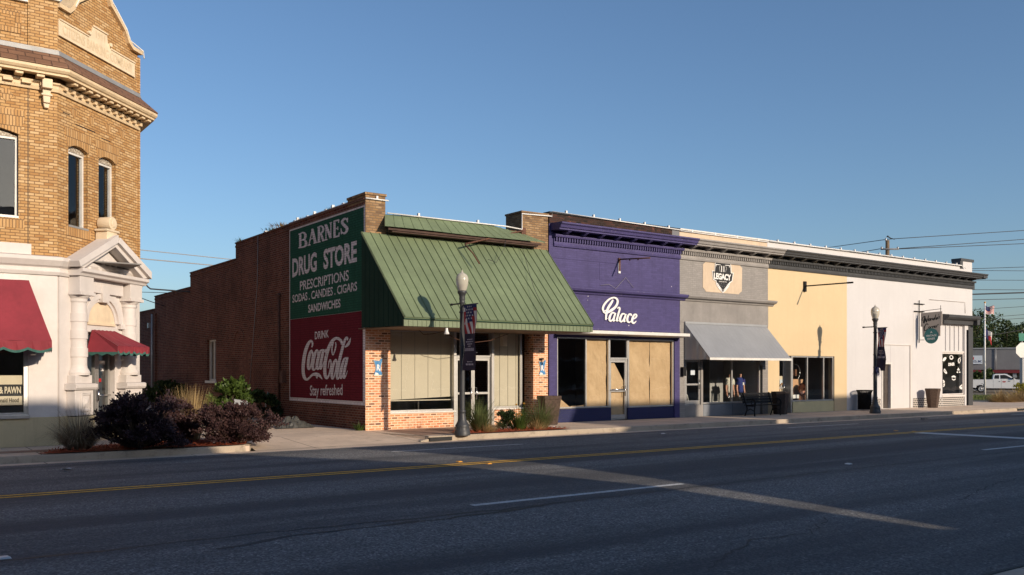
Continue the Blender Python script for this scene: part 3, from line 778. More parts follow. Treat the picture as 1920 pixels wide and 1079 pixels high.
# name plaque
m = MB()
m.prism(CORN, [(.02, 9.74), (3.14, 9.74), (3.14, 10.14), (2.02, 10.14), (2.02, 10.2), (1.93, 10.24), (1.89, 10.46), (1.32, 10.46), (1.27, 10.24), (1.16, 10.2), (1.16, 10.14), (.02, 10.14)], 0, .045)
m.fb(CORN, .02, 3.14, 9.735, 9.77, .045, .06)
m.fb(CORN, .02, 1.14, 10.11, 10.145, .045, .07); m.fb(CORN, 2.04, 3.14, 10.11, 10.145, .045, .07); m.fb(CORN, 1.30, 1.91, 10.43, 10.47, .045, .075)
for s in (1.15, 2.02): m.tube([CORN.P(s, 10.22, .0), CORN.P(s, 10.22, .09)], .05, 12)
plq = m.build("name_plaque", M['terra'], bank, .006)
m = MB(); text(m, CORN, "CITIZENS BANKING COMPANY", (.14, 9.82), (3.02, 9.82), (.14, 10.06), .052, .012)
text(m, CORN, "1911", (1.42, 10.20), (1.80, 10.20), (1.42, 10.38), .052, .012)
m.build("lettering", M['cream_letter'], plq, recalc=False)
# ground floor in cream stone
DW = (1.0, 2.20)                                                       # doorway
m = MB()
m.wall(BANK, -14, 3.68, .68, 4.2, [(-.9, 3.06, .69, 3.99), (-6.4, -2.4, .69, 3.99)], .06, .36)
m.wall(CORN, 0, 3.34, .68, 4.2, [(DW[0], DW[1], .66, 2.74)], .06, .36)
both(m, [(0, 4.02), (.10, 4.02), (.14, 4.10), (.10, 4.12), (.10, 4.20), (.16, 4.24), (.24, 4.36), (.24, 4.44), (.1, 4.47), (0, 4.47)])
m.fb(BANK, -1.1, 3.12, 4.47, 4.72, -.02, .13)
m.add([(E1.x + .04, E1.y, 0), (E1.x + .04, 48, 0), (E1.x + .04, 48, 4.46), (E1.x + .04, E1.y, 4.46)], [(0, 1, 2, 3)])
m.build("stone_wall", M['stone'], bank, .008)
m = MB()
m.wall(BANK, -14, 3.70, 0, .68, [], .085, .3); m.wall(CORN, 0, DW[0], 0, .68, [], .085, .3); m.wall(CORN, DW[1], 3.36, 0, .68, [], .085, .3)
m.build("plinth", M['plinth'], bank, .008)
# door surround: pedestals, banded columns, arch, pediment
cs = MB()
PED = [(.25, .95), (2.34, 3.08)]
for a, b in PED:
    cs.fb(CORN, a, b, .68, 1.30, .06, .30)
    cs.run(CORN, [(.06, 1.30), (.34, 1.30), (.38, 1.36), (.38, 1.44), (.32, 1.46), (.06, 1.46)], a - .07, b + .07)
    cs.fb(CORN, a + .03, b - .03, 1.46, 1.66, .06, .29)
    c_ = (a + b) / 2
    cs.frame(CORN, c_ + .05 - .2, c_ + .05 + .2, .78, 1.22, .05, .30, .325)
    pz = [CORN.P(c_ - .1, .85, .301), CORN.P(c_ + .2, .85, .301), CORN.P(c_ + .2, 1.15, .301), CORN.P(c_ - .1, 1.15, .301), CORN.P(c_ + .05, 1.0, .35)]
    cs.add(pz, [(0, 1, 4), (1, 2, 4), (2, 3, 4), (3, 0, 4)])
cs.build("pedestal", M['stone'], bank, .012)
pp = MB()
for a, b in PED: pp.fb(CORN, a - .02, b + .02, 0, .66, .088, .33)
pp.build("pedestal_base", M['plinth'], bank, .01)
COLS = (.60, 2.69)
for c_ in COLS:
    col = MB(); p = CORN.P(c_, 0, .13)
    prof = [(r * .88, z) for r, z in [(.30, 1.66), (.31, 1.72), (.28, 1.78), (.24, 1.84), (.228, 1.9), (.228, 2.10), (.250, 2.105), (.250, 2.32), (.226, 2.325), (.226, 2.54), (.248, 2.545), (.248, 2.75), (.224, 2.755), (.224, 2.96), (.244, 2.965), (.244, 3.16), (.218, 3.165), (.212, 3.42), (.235, 3.46), (.235, 3.52), (.27, 3.56), (.30, 3.60)]]
    for i in range(len(prof) - 1): col.lathe(p, prof[i:i + 2], 44, False)
    cap = MB(); cap.fb(CORN, c_ - .29, c_ + .29, 3.60, 3.68, .06, .41); 
    o = col.build("column", M['stone'], bank)
    cap.build("capital", M['stone'], o, .01)
ar = MB()
for r0, r1, o1 in ((.64, .78, .16), (.78, .92, .12), (.56, .64, .105)):
    n = 20
    for i in range(n):
        a0, a1 = math.pi * i / n, math.pi * (i + 1) / n
        q = [(1.60 + r * math.cos(a), 2.98 + r * math.sin(a) * .98) for r, a in ((r0, a0), (r1, a0), (r1, a1), (r0, a1))]
        ar.prism(CORN, q, .055, o1)
ar.prism(CORN, [(1.47, 3.50), (1.73, 3.50), (1.78, 3.98), (1.42, 3.98)], .06, .22)
for a in (.62, 2.32): ar.fb(CORN, a, a + .28, 2.86, 2.99, .06, .17)
ar.build("arch", M['stone'], bank, .008)
fan = MB()
fan.flat(CORN, [(1.60 + .57 * math.cos(math.pi * i / 20), 2.98 + .56 * math.sin(math.pi * i / 20)) for i in range(21)], .066)
fan.fb(CORN, 1.03, 2.17, 2.92, 2.985, .06, .1)
fan.build("fanlight_panel", M['terra'], bank)
en = MB()
for c_ in COLS: en.fb(CORN, c_ - .27, c_ + .27, 3.68, 4.06, .055, .37)
en.fb(CORN, .96, 2.36, 3.72, 4.06, .05, .20)
en.run(CORN, [(.05, 4.06), (.40, 4.06), (.43, 4.12), (.50, 4.16), (.50, 4.24), (.05, 4.24)], .26, 3.10)
for (a, za), (b, zb) in (((.16, 4.25), (1.67, 5.03)), ((1.67, 5.03), (3.18, 4.25))):
    l = math.hypot(b - a, zb - za); nx, nz = -(zb - za) / l, (b - a) / l
    en.prism(CORN, [(a, za), (b, zb), (b + 0 * nx, zb + .20), (a + nx * .16, za + nz * .16)], .06, .52 if a < 1 else .525)
    en.prism(CORN, [(a + .25 if a < 1 else a, za if a < 1 else za - .11), (b if a < 1 else b - .25, zb - .11 if a < 1 else zb), (b if a < 1 else b - .05, zb + .02), (a + .05 if a < 1 else a, za + .02)], .06, .43 if a < 1 else .433)
en.prism(CORN, [(.5, 4.245), (2.84, 4.245), (1.67, 4.86)], .03, .16)
rr = random.Random(3)
for i in range(16):                                                    # carved foliage in the pediment
    t = rr.uniform(-1, 1); s = 1.67 + t * .75; z = 4.30 + rr.uniform(0, .34) * (1 - abs(t))
    p = CORN.P(s, z, .17); en.lathe(p - Vector((0, 0, .06)), [(.001, 0), (.06, .02), (.075, .06), (.06, .10), (.001, .12)], 8)
for s in (1.42, 1.67, 1.92): en.tube([CORN.P(s, 4.30, .19), CORN.P(s - .08, 4.42, .22), CORN.P(s + .02, 4.52, .22), CORN.P(s + .08, 4.44, .21)], .035, 6)
en.build("pediment", M['stone'], bank, .01)
sc_ = MB()                                                             # scroll block on top
sc_.prism(CORN, [(1.42, 5.0), (1.88, 5.0), (1.86, 5.26), (1.84, 5.36), (1.46, 5.36), (1.44, 5.26)], .02, .36)
sc_.tube([CORN.P(1.65, 5.52, .02), CORN.P(1.65, 5.52, .38)], .17, 16); sc_.tube([CORN.P(1.65, 5.52, .37), CORN.P(1.65, 5.52, .41)], .10, 12)
sc_.fb(CORN, 1.38, 1.92, 5.30, 5.36, .02, .39)
sc_.build("scroll_block", M['terra'], bank, .02)
# entrance door
d = MB(); d.frame(CORN, DW[0] + .004, DW[1] - .004, .02, 2.735, .06, -.16, -.06); d.fb(CORN, 1.52, 1.60, .06, 2.68, -.15, -.05); d.fb(CORN, 1.06, 2.14, 2.46, 2.53, -.15, -.055)
door = d.build("door", M['aluminium'], bank, .006)
d = MB(); d.frame(CORN, 1.605, 2.135, .08, 2.45, .07, -.12, -.045); d.build("door_leaf", M['aluminium'], door, .005)
d = MB(); d.fq(CORN, 1.62, 2.12, .1, 2.44, -.085); d.fq(CORN, 1.06, 1.52, .06, 2.46, -.10); d.fq(CORN, 1.06, 2.14, 2.53, 2.68, -.10); d.build("pane", M['glass'], door)
d = MB(); d.tube([CORN.P(1.63, 1.14, .0), CORN.P(2.11, 1.14, .0)], .018); d.tube([CORN.P(1.63, 1.14, -.06), CORN.P(1.63, 1.14, .0)], .014); d.tube([CORN.P(2.11, 1.14, -.06), CORN.P(2.11, 1.14, .0)], .014)
d.tube([CORN.P(1.56, 1.0, .03), CORN.P(1.56, 1.30, .03)], .02); d.build("handle", M['chrome'], door)
d = MB(); d.fb(CORN, 1.74, 1.98, 1.93, 2.03, -.08, -.074); d.fb(CORN, 1.78, 1.92, 1.76, 1.85, -.08, -.074); d.build("notice", M['white_letter'], door)
d = MB(); d.fb(CORN, 1.66, 1.82, 1.48, 1.57, -.08, -.074); d.build("notice", M['tail_red'], door)
d = MB(); d.fb(CORN, .2, 2.9, 0, 3.0, -2.7, -2.6); d.fb(CORN, .1, 2.9, -.02, .03, -2.6, -.2); d.fb(CORN, .1, 2.9, 2.8, 2.85, -2.6, -.2); d.build("lobby", M['interior'], bank)
# shop window with pawn poster
w = MB(); w.frame(BANK, -.9, 3.058, .71, 3.95, .085, -.05, .05); w.fb(BANK, -.82, 2.98, 2.55, 2.63, -.02, .045); w.fb(BANK, -1.0, 3.09, .66, .74, .0, .15)
win = w.build("shop_window", M['aluminium'], bank, .006)
w = MB(); w.fq(BANK, -.85, 2.99, .78, 3.9, .0); w.build("pane", M['glass'], win)
w = MB(); w.fb(BANK, .6, 3.0, .97, 1.66, -.07, -.055); pst = w.build("poster", M['cardboard'], win)
t8 = crop(3.718, 0, 510)
w = MB(); w.flat(BANK, [(.7, 1.18), (2.95, 1.18), (2.97, 1.22), (2.97, 1.40), (2.95, 1.45), (.7, 1.45)], -.052); w.build("poster_band", M['ink'], win)
w = MB(); text(w, BANK, "GUN & PAWN", (2.20, 1.24), (2.925, 1.24), (2.20, 1.40), -.050, .03); w.build("poster_lettering", M['cardboard'], win, recalc=False)
w = MB(); text(w, BANK, "Donald Hood", (2.40, 1.035), (2.88, 1.035), (2.40, 1.135), -.052, .02); w.build("poster_lettering", M['ink'], win, recalc=False)
w = MB(); w.box(-1.2, 3.3, 27.0, 27.1, 0, 4); w.box(-1.2, 3.0, 24.0, 27, .3, .35); w.box(-1.2, -1.1, 24, 27, .3, 4); w.box(-1.2, 3.0, 24.0, 27, 3.98, 4.0); w.build("shop_interior", M['interior'], bank)
# awnings
def scallop(F, s0, s1, z, o, drop, n, so=None):
    """points of a hanging valance with a wavy lower edge."""
    k = n * 6
    return [(s0 + (s1 - s0) * i / k, z - drop * (.72 + .28 * abs(math.sin(math.pi * n * i / k)))) for i in range(k + 1)]
def awning(F, s0, s1, zt, zb, o0, o1, drop, n, inset=0., hips=False):
    m = MB()
    k = 24
    grid = []
    for j in range(9):
        v = j / 8
        for i in range(k + 1):
            u = i / k
            a = (s0 + inset) * (1 - v) + s0 * v; b = (s1 - inset) * (1 - v) + s1 * v
            sag = .035 * math.sin(math.pi * v) * abs(math.sin(math.pi * u * 3)) + .008 * math.sin(u * 37 + v * 5)
            grid.append(F.P(a + (b - a) * u, zt + (zb - zt) * v - sag, o0 + (o1 - o0) * v))
    m.add(grid, [(j * (k + 1) + i, j * (k + 1) + i + 1, (j + 1) * (k + 1) + i + 1, (j + 1) * (k + 1) + i) for j in range(8) for i in range(k)], True)
    for s, t in ((s0, s0 + inset), (s1, s1 - inset)):
        m.add([F.P(t, zt, o0), F.P(s, zb, o1), F.P(s, zb - drop * .7, o1), F.P(s, zb - drop * .7, o0)], [(0, 1, 2, 3)])
    lo = scallop(F, s0, s1, zb, o1, drop, n)
    vs = [F.P(s, zb, o1) for s, z in lo] + [F.P(s, z, o1 + .02 * math.sin(i * 1.7)) for i, (s, z) in enumerate(lo)]
    m.add(vs, [(i, i + 1, len(lo) + i + 1, len(lo) + i) for i in range(len(lo) - 1)])
    o = m.build("awning", M['canvas'], bank, recalc=False)
    t = MB()
    vs = [F.P(s, z + .045, o1 + .004 + .02 * math.sin(i * 1.7)) for i, (s, z) in enumerate(lo)] + [F.P(s, z - .012, o1 + .006 + .02 * math.sin(i * 1.7)) for i, (s, z) in enumerate(lo)]
    t.add(vs, [(i, i + 1, len(lo) + i + 1, len(lo) + i) for i in range(len(lo) - 1)])
    e = 6
    for s in (s0, s1):
        t.add([F.P(s, zb - drop * .66, o0 + (o1 - o0) * i / e) for i in range(e + 1)] + [F.P(s + .003, zb - drop * .72 - .05 * (i % 2) - .03, o0 + (o1 - o0) * i / e) for i in range(e + 1)], [(i, i + 1, e + 2 + i, e + 1 + i) for i in range(e)])
    t.build("valance_trim", M['canvas_trim'], o, recalc=False)
    return o
m = MB(); m.fb(BANK, -1.2, 3.07, 3.86, 3.985, .0, .16); m.build("awning_rail", M['white_frame'], bank, .008)
awning(BANK, -1.4, 3.42, 3.88, 2.44, .15, 1.0, .26, 10, .36)
awning(CORN, .96, 2.36, 2.80, 2.38, .10, .95, .22, 6, .22)
m = MB()                                                               # roof, closing the top
m.add([(-14, 24.1, 9.9), (3.6, 24.1, 9.9), (5.9, 26.4, 9.9), (5.9, 47.9, 9.9), (-14, 47.9, 9.9)], [(0, 1, 2, 3, 4)]); m.build("roof", M['far_grey'], bank)
# ================================================================ drug store
XB0, XB1 = 11.97, 18.82
store = thing("brick_store", "one storey brick store with green metal canopy and painted mural on its alley wall", "building", (XB0, 24.15, 0))
m = MB()
m.wall(SIDE, 0, 11.5, 0, 6.84, [], 0, .3)
m.wall(SIDE, 11.5, 17.7, 0, 6.21, [(14.0, 15.25, 1.35, 3.12)], 0, .3)
m.wall(SIDE, 17.7, 23.9, 0, 5.56, [], 0, .3)
m.wall(SIDE, 23.9, 34, 0, 4.92, [], 0, .3)
for s0, s1, z in ((0.05, 11.52, 6.84), (11.5, 17.72, 6.21), (17.7, 23.92, 5.56), (23.9, 34, 4.92)):   # corbelled brick coping
    m.fb(SIDE, s0, s1, z, z + .05, -.33, .03); m.fb(SIDE, s0, s1 - .02, z - .16, z - .08, -.1, .022)
ar = arc_pts(14.62, .64, 3.1, .24); m.prism(SIDE, ar + [(15.34, 3.5), (13.9, 3.5)], -.02, .012)
ar = arc_pts(11.1, .50, 2.95, .4, 12); m.prism(SIDE, [(10.6, 1.5), (11.6, 1.5)] + ar[::-1], -.02, .006)
ar2 = arc_pts(11.1, .66, 2.97, .5, 12); m.prism(SIDE, ar2 + ar[::-1], -.02, .028)
m.fb(SIDE, 23.5, 23.72, .1, 4.7, 0, .10)
m.box(XB0 + .3, XB1, 57.8, 58.15, 0, 4.9)
side_o = m.build("side_wall", M['dark_brick'], store)
m = MB(); m.add([(XB0 + .3, 24.5, 6.1), (XB1, 24.5, 6.1), (XB1, 35.5, 5.7), (XB0 + .3, 35.5, 5.7)], [(0, 1, 2, 3)]); m.add([(XB0 + .3, 35.5, 5.4), (XB1, 35.5, 5.4), (XB1, 58, 4.2), (XB0 + .3, 58, 4.2)], [(0, 1, 2, 3)]); m.build("roof", M['far_grey'], store)
w = MB(); w.frame(SIDE, 14.0, 15.25, 1.36, 3.11, .07, -.22, -.12); w.fb(SIDE, 14.58, 14.68, 1.42, 3.05, -.21, -.13); w.fb(SIDE, 13.92, 15.33, 1.26, 1.36, -.2, .06)
wi = w.build("window", M['white_frame'], store); w = MB(); w.fq(SIDE, 14.05, 15.2, 1.4, 3.06, -.17); w.build("pane", M['glass_up'], wi)
w = MB(); w.fq(SIDE, 14.0, 14.3, 1.4, 3.06, -.25); w.fq(SIDE, 14.95, 15.2, 1.4, 3.06, -.25); w.build("curtain", M['blind'], wi)
# mural: white border, green field, red field, lettering
g0 = MB(); g0.fq(SIDE, -.0, 5.86, .74, 6.70, .004)
mu = g0.build("mural", M['mural_white'], store)
g0 = MB(); g0.fq(SIDE, .09, 5.80, 3.555, 6.62, .008); g0.build("mural_field", M['mural_green'], mu)
g0 = MB(); g0.fq(SIDE, .15, 5.80, .86, 3.549, .008); g0.build("mural_field", M['mural_red'], mu)
L = MB(); c2 = crop(5.14, 540, 390)
BARNES = [[(118, 256, 22), (118, 380, 22)], [(118, 250, 12), (145, 238, 14), (167, 260, 24), (160, 300, 20), (128, 313, 10)], [(128, 313, 10), (160, 312, 14), (174, 340, 26), (162, 372, 18), (116, 384, 12)], [(100, 256, 12), (125, 250, 12)], [(101, 387, 13), (125, 379, 12)],
    [(236, 200, 11), (202, 358, 10)], [(234, 204, 24), (264, 338, 26)], [(214, 302, 10), (252, 290, 10)], [(188, 363, 11), (217, 356, 11)], [(246, 342, 11), (280, 332, 11)],
    [(298, 190, 22), (298, 325, 22)], [(296, 184, 12), (325, 177, 14), (340, 205, 22), (328, 238, 16), (298, 252, 10)], [(314, 244, 20), (342, 316, 22)], [(282, 190, 11), (300, 185, 11)], [(283, 333, 11), (314, 325, 11)], [(328, 320, 11), (352, 313, 11)],
    [(366, 165, 10), (366, 308, 10)], [(363, 162, 26), (412, 292, 24)], [(413, 143, 10), (413, 290, 10)], [(351, 168, 10), (372, 162, 10)], [(353, 312, 10), (380, 304, 10)], [(400, 149, 10), (424, 141, 10)],
    [(448, 140, 22), (448, 278, 22)], [(438, 132, 13), (492, 117, 15)], [(447, 206, 10), (478, 197, 10)], [(438, 286, 13), (492, 270, 17)], [(489, 113, 13), (487, 146, 9)], [(480, 181, 9), (480, 214, 9)], [(494, 236, 9), (489, 276, 13)],
    [(572, 132, 10), (560, 106, 16), (535, 112, 20), (522, 142, 26), (545, 172, 30), (568, 196, 28), (562, 230, 22), (540, 246, 18), (518, 233, 13), (512, 207, 8)], [(574, 94, 9), (573, 140, 9)], [(511, 200, 9), (514, 256, 9)]]
for i, st in enumerate(BARNES): brush(L, SIDE, st, .011 + .0002 * i, c2, 7)
for s, bl, br, tl, b in (("DRUG", (42, 672), (277, 612), (42, 492), .035), ("STORE", (342, 597), (663, 522), (342, 402), .035), ("PRESCRIPTIONS", (115, 800), (585, 700), (115, 708), .012), ("SODAS . CANDIES . CIGARS", (43, 918), (665, 798), (43, 842), .016), ("SANDWICHES", (195, 1013), (505, 960), (195, 935), .02)):
    text_px(L, SIDE, s, bl, br, tl, .012, c2, b, .98)
for q in (((42, 495), (56, 495)), ((42, 668), (58, 664)), ((400, 395), (403, 415)), ((463, 375), (463, 400))): brush(L, SIDE, [(*q[0], 10), (*q[1], 10)], .013, c2)
c1 = crop(7.193, 540, 610)
text_px(L, SIDE, "DRINK", (362, 192), (550, 165), (362, 92), .012, c1, .02)
text_px(L, SIDE, "Stay refreshed", (297, 995), (735, 990), (297, 812), .012, c1, .014)
COLA = [[(320, 300, 16), (332, 255, 22), (318, 216, 26), (293, 222, 32), (258, 285, 42), (226, 390, 44), (207, 520, 44), (205, 630, 42), (222, 708, 40), (255, 733, 30), (290, 708, 24), (330, 670, 32), (375, 662, 44), (415, 675, 42), (442, 702, 24), (464, 734, 4)],
    [(388, 690, 34), (392, 722, 6)],
    [(322, 332, 16), (297, 375, 34), (276, 475, 38), (272, 565, 34), (284, 597, 22), (304, 560, 20), (324, 470, 22), (331, 395, 20), (318, 340, 18), (345, 385, 10)],
    [(398, 410, 16), (405, 362, 20), (388, 338, 24), (362, 392, 36), (340, 490, 40), (334, 580, 34), (352, 604, 24), (380, 568, 16), (398, 515, 8)],
    [(470, 335, 18), (436, 352, 28), (408, 440, 38), (390, 540, 38), (400, 592, 28), (425, 560, 18), (455, 440, 16)], [(480, 325, 32), (458, 430, 36), (438, 540, 36), (440, 588, 28), (462, 552, 14), (490, 470, 6)],
    [(500, 368, 28), (516, 325, 20)],
    [(728, 262, 26), (716, 215, 36), (682, 184, 36), (640, 180, 36), (594, 220, 42), (548, 310, 42), (514, 430, 42), (497, 560, 42), (500, 672, 42), (522, 714, 34), (550, 680, 24), (570, 600, 20), (581, 525, 18), (573, 470, 18), (556, 492, 16), (540, 585, 8)],
    [(640, 232, 14), (646, 270, 16), (632, 340, 18), (607, 402, 14), (592, 350, 18), (598, 280, 18), (614, 232, 12)],
    [(650, 458, 18), (622, 500, 32), (599, 590, 38), (590, 680, 34), (600, 726, 22), (622, 690, 18), (645, 600, 20), (656, 520, 22), (648, 464, 18), (672, 505, 8)],
    [(798, 205, 14), (803, 178, 22), (786, 168, 24), (764, 212, 32), (735, 310, 36), (700, 450, 38), (675, 580, 38), (660, 680, 34), (668, 726, 26), (690, 700, 16), (708, 655, 8)],
    [(846, 168, 4), (830, 220, 26), (806, 264, 36), (768, 298, 16)],
    [(785, 440, 18), (757, 460, 26), (726, 560, 38), (706, 660, 38), (712, 714, 26), (737, 680, 18), (770, 560, 16)], [(802, 432, 30), (777, 540, 36), (754, 650, 36), (755, 712, 28), (780, 680, 14), (802, 615, 6)]]
for i, st in enumerate(COLA): brush(L, SIDE, st, .012 + .0004 * i, c1, 8)
L.build("lettering", M['mural_white'], mu, recalc=False)
# wall clutter
m = MB(); m.tube([SIDE.P(6.75, .1, .05), SIDE.P(6.75, 4.45, .05)], .045, 8); m.lathe(SIDE.P(6.75, 4.40, .05), [(.0, .16), (.09, .06), (.06, 0)], 8); m.fb(SIDE, 6.2, 6.45, 1.35, 1.75, 0, .14); m.build("vent_pipe", M['rust'], store)
m = MB(); m.tube([SIDE.P(8.9, 6.84, .03), SIDE.P(9.0, 5.0, .02), SIDE.P(9.5, 2.6, .03), SIDE.P(9.8, 1.2, .03)], .012, 5); m.build("loose_cable", M['wire_pale'], store)
m = MB(); m.tube([SIDE.P(24.1, 4.7, .09), SIDE.P(24.1, .3, .09)], .05, 8); m.fb(SIDE, 24.5, 24.7, 4.0, 4.25, .0, .18); m.build("downpipe", M['galv'], store)
m = MB(); m.tube([SIDE.P(7.4, .9, .06), SIDE.P(7.3, 1.0, .25), SIDE.P(7.2, .8, .35), SIDE.P(7.15, .2, .38)], .025, 7); m.build("bent_pipe", M['galv'], store)
# white conduit round the parapet
def conduit(F, pts, parent, gap=1.5, off=.06):
    m = MB(); m.tube([F.P(s, z, off) for s, z in pts], .022, 6)
    for (a, za), (b, zb) in zip(pts[:-1], pts[1:]):
        n = int(math.hypot(b - a, zb - za) / gap)
        for i in range(n):
            t = (i + .5) / max(1, n); s = a + (b - a) * t; z = za + (zb - za) * t
            m.fb(F, s - .03, s + .03, z + .01, z + .10, off - .06, off + .02)
    return m.build("conduit", M['white_pipe'], parent)
conduit(SIDE, [(.1, 7.0), (.25, 6.93), (6, 6.93)], store, 1.3, -.04)
m = MB()
for s in (.35, 1.6, 2.9, 4.4, 5.5): m.fb(SIDE, s, s + .14, 6.885, 6.98, -.18, -.04)
for s in (8.3,): m.fb(SIDE, s, s + .2, 6.885, 6.97, -.2, -.04)
m.build("pipe_bracket", M['white_pipe'], store)
conduit(FRONT, [(11.95, 6.86), (12.7, 6.86)], store, .6); conduit(FRONT, [(12.66, 6.49), (17.0, 6.50), (17.66, 6.46), (17.66, 6.98), (18.9, 7.02)], store)
# chimney like piers at both ends of the parapet
m = MB()
m.fb(FRONT, XB0 - .002, 12.62, 5.6, 6.98, -1.2, .02); m.fb(FRONT, XB0 - .03, 12.65, 6.98, 7.05, -1.22, .05)
m.fb(FRONT, 17.68, XB1 - .04, 5.6, 7.03, -.9, .02); m.fb(FRONT, 17.65, XB1 - .02, 7.03, 7.09, -.92, .05)
m.fb(FRONT, 12.62, 17.68, 5.5, 6.40, -.3, -.02)
m.build("parapet_pier", M['chim_brick'], store)
# street front in orange brick
FW = -.22                                                             # glass line behind the piers
m = MB()
m.fb(FRONT, XB0 + .002, 12.80, 0, 5.6, -.5, .003); m.fb(FRONT, 18.17, XB1 - .03, 0, 5.6, -.5, .003)
m.fb(FRONT, 12.80, 15.17, 0, .47, -.40, -.14); m.fb(FRONT, 16.62, 17.82, 0, .50, -.40, -.14)
m.build("front_brick", M['store_brick'], store, .004)
m = MB(); m.fb(FRONT, 12.80, 15.19, .47, .52, -.40, -.10); m.fb(FRONT, 16.6, 17.85, .50, .55, -.40, -.10); m.build("sill", M['white_frame'], store, .006)
def shop_win(F, parent, s0, s1, z0, z1, o, mat='aluminium', w=.05, mull=(), trans=(), gl='glass', name="shop_window"):
    m = MB(); m.frame(F, s0, s1, z0, z1, w, o - .05, o + .04)
    for s in mull: m.fb(F, s - w / 2, s + w / 2, z0 + w, z1 - w, o - .045, o + .045)
    for z in trans: m.fb(F, s0 + w, s1 - w, z - w / 2, z + w / 2, o - .043, o + .035)
    f = m.build(name, M[mat], parent, .005)
    p = MB(); p.fq(F, s0 + w * .6, s1 - w * .6, z0 + w * .6, z1 - w * .6, o); p.build("pane", M[gl], f)
    return f
def shop_door(F, parent, s0, s1, z0, z1, o, leaves=1, mat='aluminium', rail=1.05, glz='glass'):
    m = MB(); m.frame(F, s0, s1, z0, z1, .055, o - .07, o + .04, .02); d = m.build("door", M[mat], parent, .005)
    wv = (s1 - s0 - .11) / leaves
    for i in range(leaves):
        a = s0 + .055 + wv * i + .004; b = a + wv - .008
        m = MB(); m.frame(F, a, b, z0 + .03, z1 - .06, .06, o - .03, o + .025, .14); m.fb(F, a + .06, b - .06, rail - .035, rail + .035, o - .02, o + .035)
        l = m.build("door_leaf", M[mat], d, .004)
        m = MB(); m.fq(F, a + .05, b - .05, z0 + .1, z1 - .1, o); m.build("pane", M[glz], d)
        m = MB(); h = b - .1 if i == 0 else a + .1
        m.tube([F.P(h, rail - .18, o + .09), F.P(h, rail + .18, o + .09)], .015); m.tube([F.P(h, rail - .18, o), F.P(h, rail - .18, o + .09)], .012); m.tube([F.P(h, rail + .18, o), F.P(h, rail + .18, o + .09)], .012)
        m.build("handle", M['chrome'], d)
    return d
w1 = shop_win(FRONT, store, 12.80, 15.17, .52, 3.02, FW)
w2 = shop_win(FRONT, store, 16.62, 17.82, .55, 3.06, FW)
shop_win(FRONT, store, 15.2, 16.6, 2.22, 3.05, FW, name="transom_window")
shop_door(FRONT, store, 15.2, 16.6, .02, 2.22, FW - .02, 2)
m = MB(); m.fb(FRONT, 15.12, 15.22, .0, 3.06, FW - .08, FW + .10); m.fb(FRONT, 16.57, 16.67, .0, 3.06, FW - .08, FW + .10); m.build("door_post", M['aluminium'], store, .006)
def blind(parent, s0, s1, z0, z1, o, gap, tilt=0.):
    m = MB(); s = s0
    while s < s1 - .02:
        e = min(s + gap, s1)
        m.add([FRONT.P(s + .006, z0 + tilt * (s - s0), o), FRONT.P(e, z0 + tilt * (e - s0), o - .01), FRONT.P(e, z1, o - .01), FRONT.P(s + .006, z1, o)], [(0, 1, 2, 3)])
        s = e
    m.fb(FRONT, s0, s1, z0 - .035, z0 - .005, o - .02, o + .01)
    m.build("blind", M['blind'], parent)
blind(w1, 12.86, 15.12, .88, 2.97, FW - .07, .47, .035); blind(w2, 16.67, 17.77, .62, 3.0, FW - .07, .33)
m = MB(); m.box(XB0 + .31, XB1 - .05, 29.5, 29.6, 0, 4); m.box(XB0 + .31, XB1 - .05, 24.5, 29.5, -.05, .008); m.box(XB0 + .31, XB1 - .05, 24.2, 29.5, 3.6, 3.65); m.box(17.84, 17.9, 24.4, 26, 0, 3.4); m.build("shop_interior", M['interior'], store)
# big green canopy
cn = MB()
X0, X1, OT, OB = 11.81, 18.72, .02, 2.05
ZT0, ZT1, ZB = 5.86, 5.86, 3.27
SKEW = .165                                                          # canopy skewed so that its outline and its cast shade both line up
CF = Frame((0, 24.15), (1, 0), (SKEW / math.hypot(1, SKEW) * math.hypot(1, SKEW), -1))
cn.add([CF.P(X0, ZT0, OT), CF.P(X1, ZT1, OT), CF.P(X1, ZB, OB), CF.P(X0, ZB, OB), CF.P(X0, ZT0 - .05, OT), CF.P(X1, ZT1 - .05, OT), CF.P(X1, ZB - .05, OB), CF.P(X0, ZB - .05, OB)],
       [(0, 1, 2, 3), (4, 7, 6, 5), (0, 3, 7, 4), (1, 5, 6, 2)])
can = cn.build("canopy_roof", M['green_metal'], store)
cn = MB(); n = 24
for i in range(n + 1):
    s = X0 + .02 + (X1 - X0 - .04) * i / n
    dz, do = ZB - ZT0, OB - OT; l = math.hypot(dz, do); nz_, no = do / l * .028, -dz / l * .028
    cn.add([CF.P(s - .010, ZT0, OT), CF.P(s + .010, ZT0, OT), CF.P(s + .010, ZB, OB), CF.P(s - .010, ZB, OB)] + [CF.P(s + k, z + nz_, o + no) for k, z, o in ((-.006, ZT0, OT), (.006, ZT0, OT), (.006, ZB, OB), (-.006, ZB, OB))],
           [(4, 5, 6, 7), (0, 1, 5, 4), (1, 2, 6, 5), (2, 3, 7, 6), (3, 0, 4, 7)])
cn.build("seam", M['green_metal'], can)
cn = MB(); cn.fb(CF, X0, X1, 3.02, 3.22, OB - .06, OB - .03)
s = X0
while s < X1: cn.fb(CF, s, s + .018, 3.03, 3.215, OB - .03, OB - .016); s += .145
cn.build("fascia", M['green_metal'], can)
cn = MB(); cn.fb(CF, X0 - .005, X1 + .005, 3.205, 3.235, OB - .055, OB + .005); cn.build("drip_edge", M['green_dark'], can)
cn = MB()
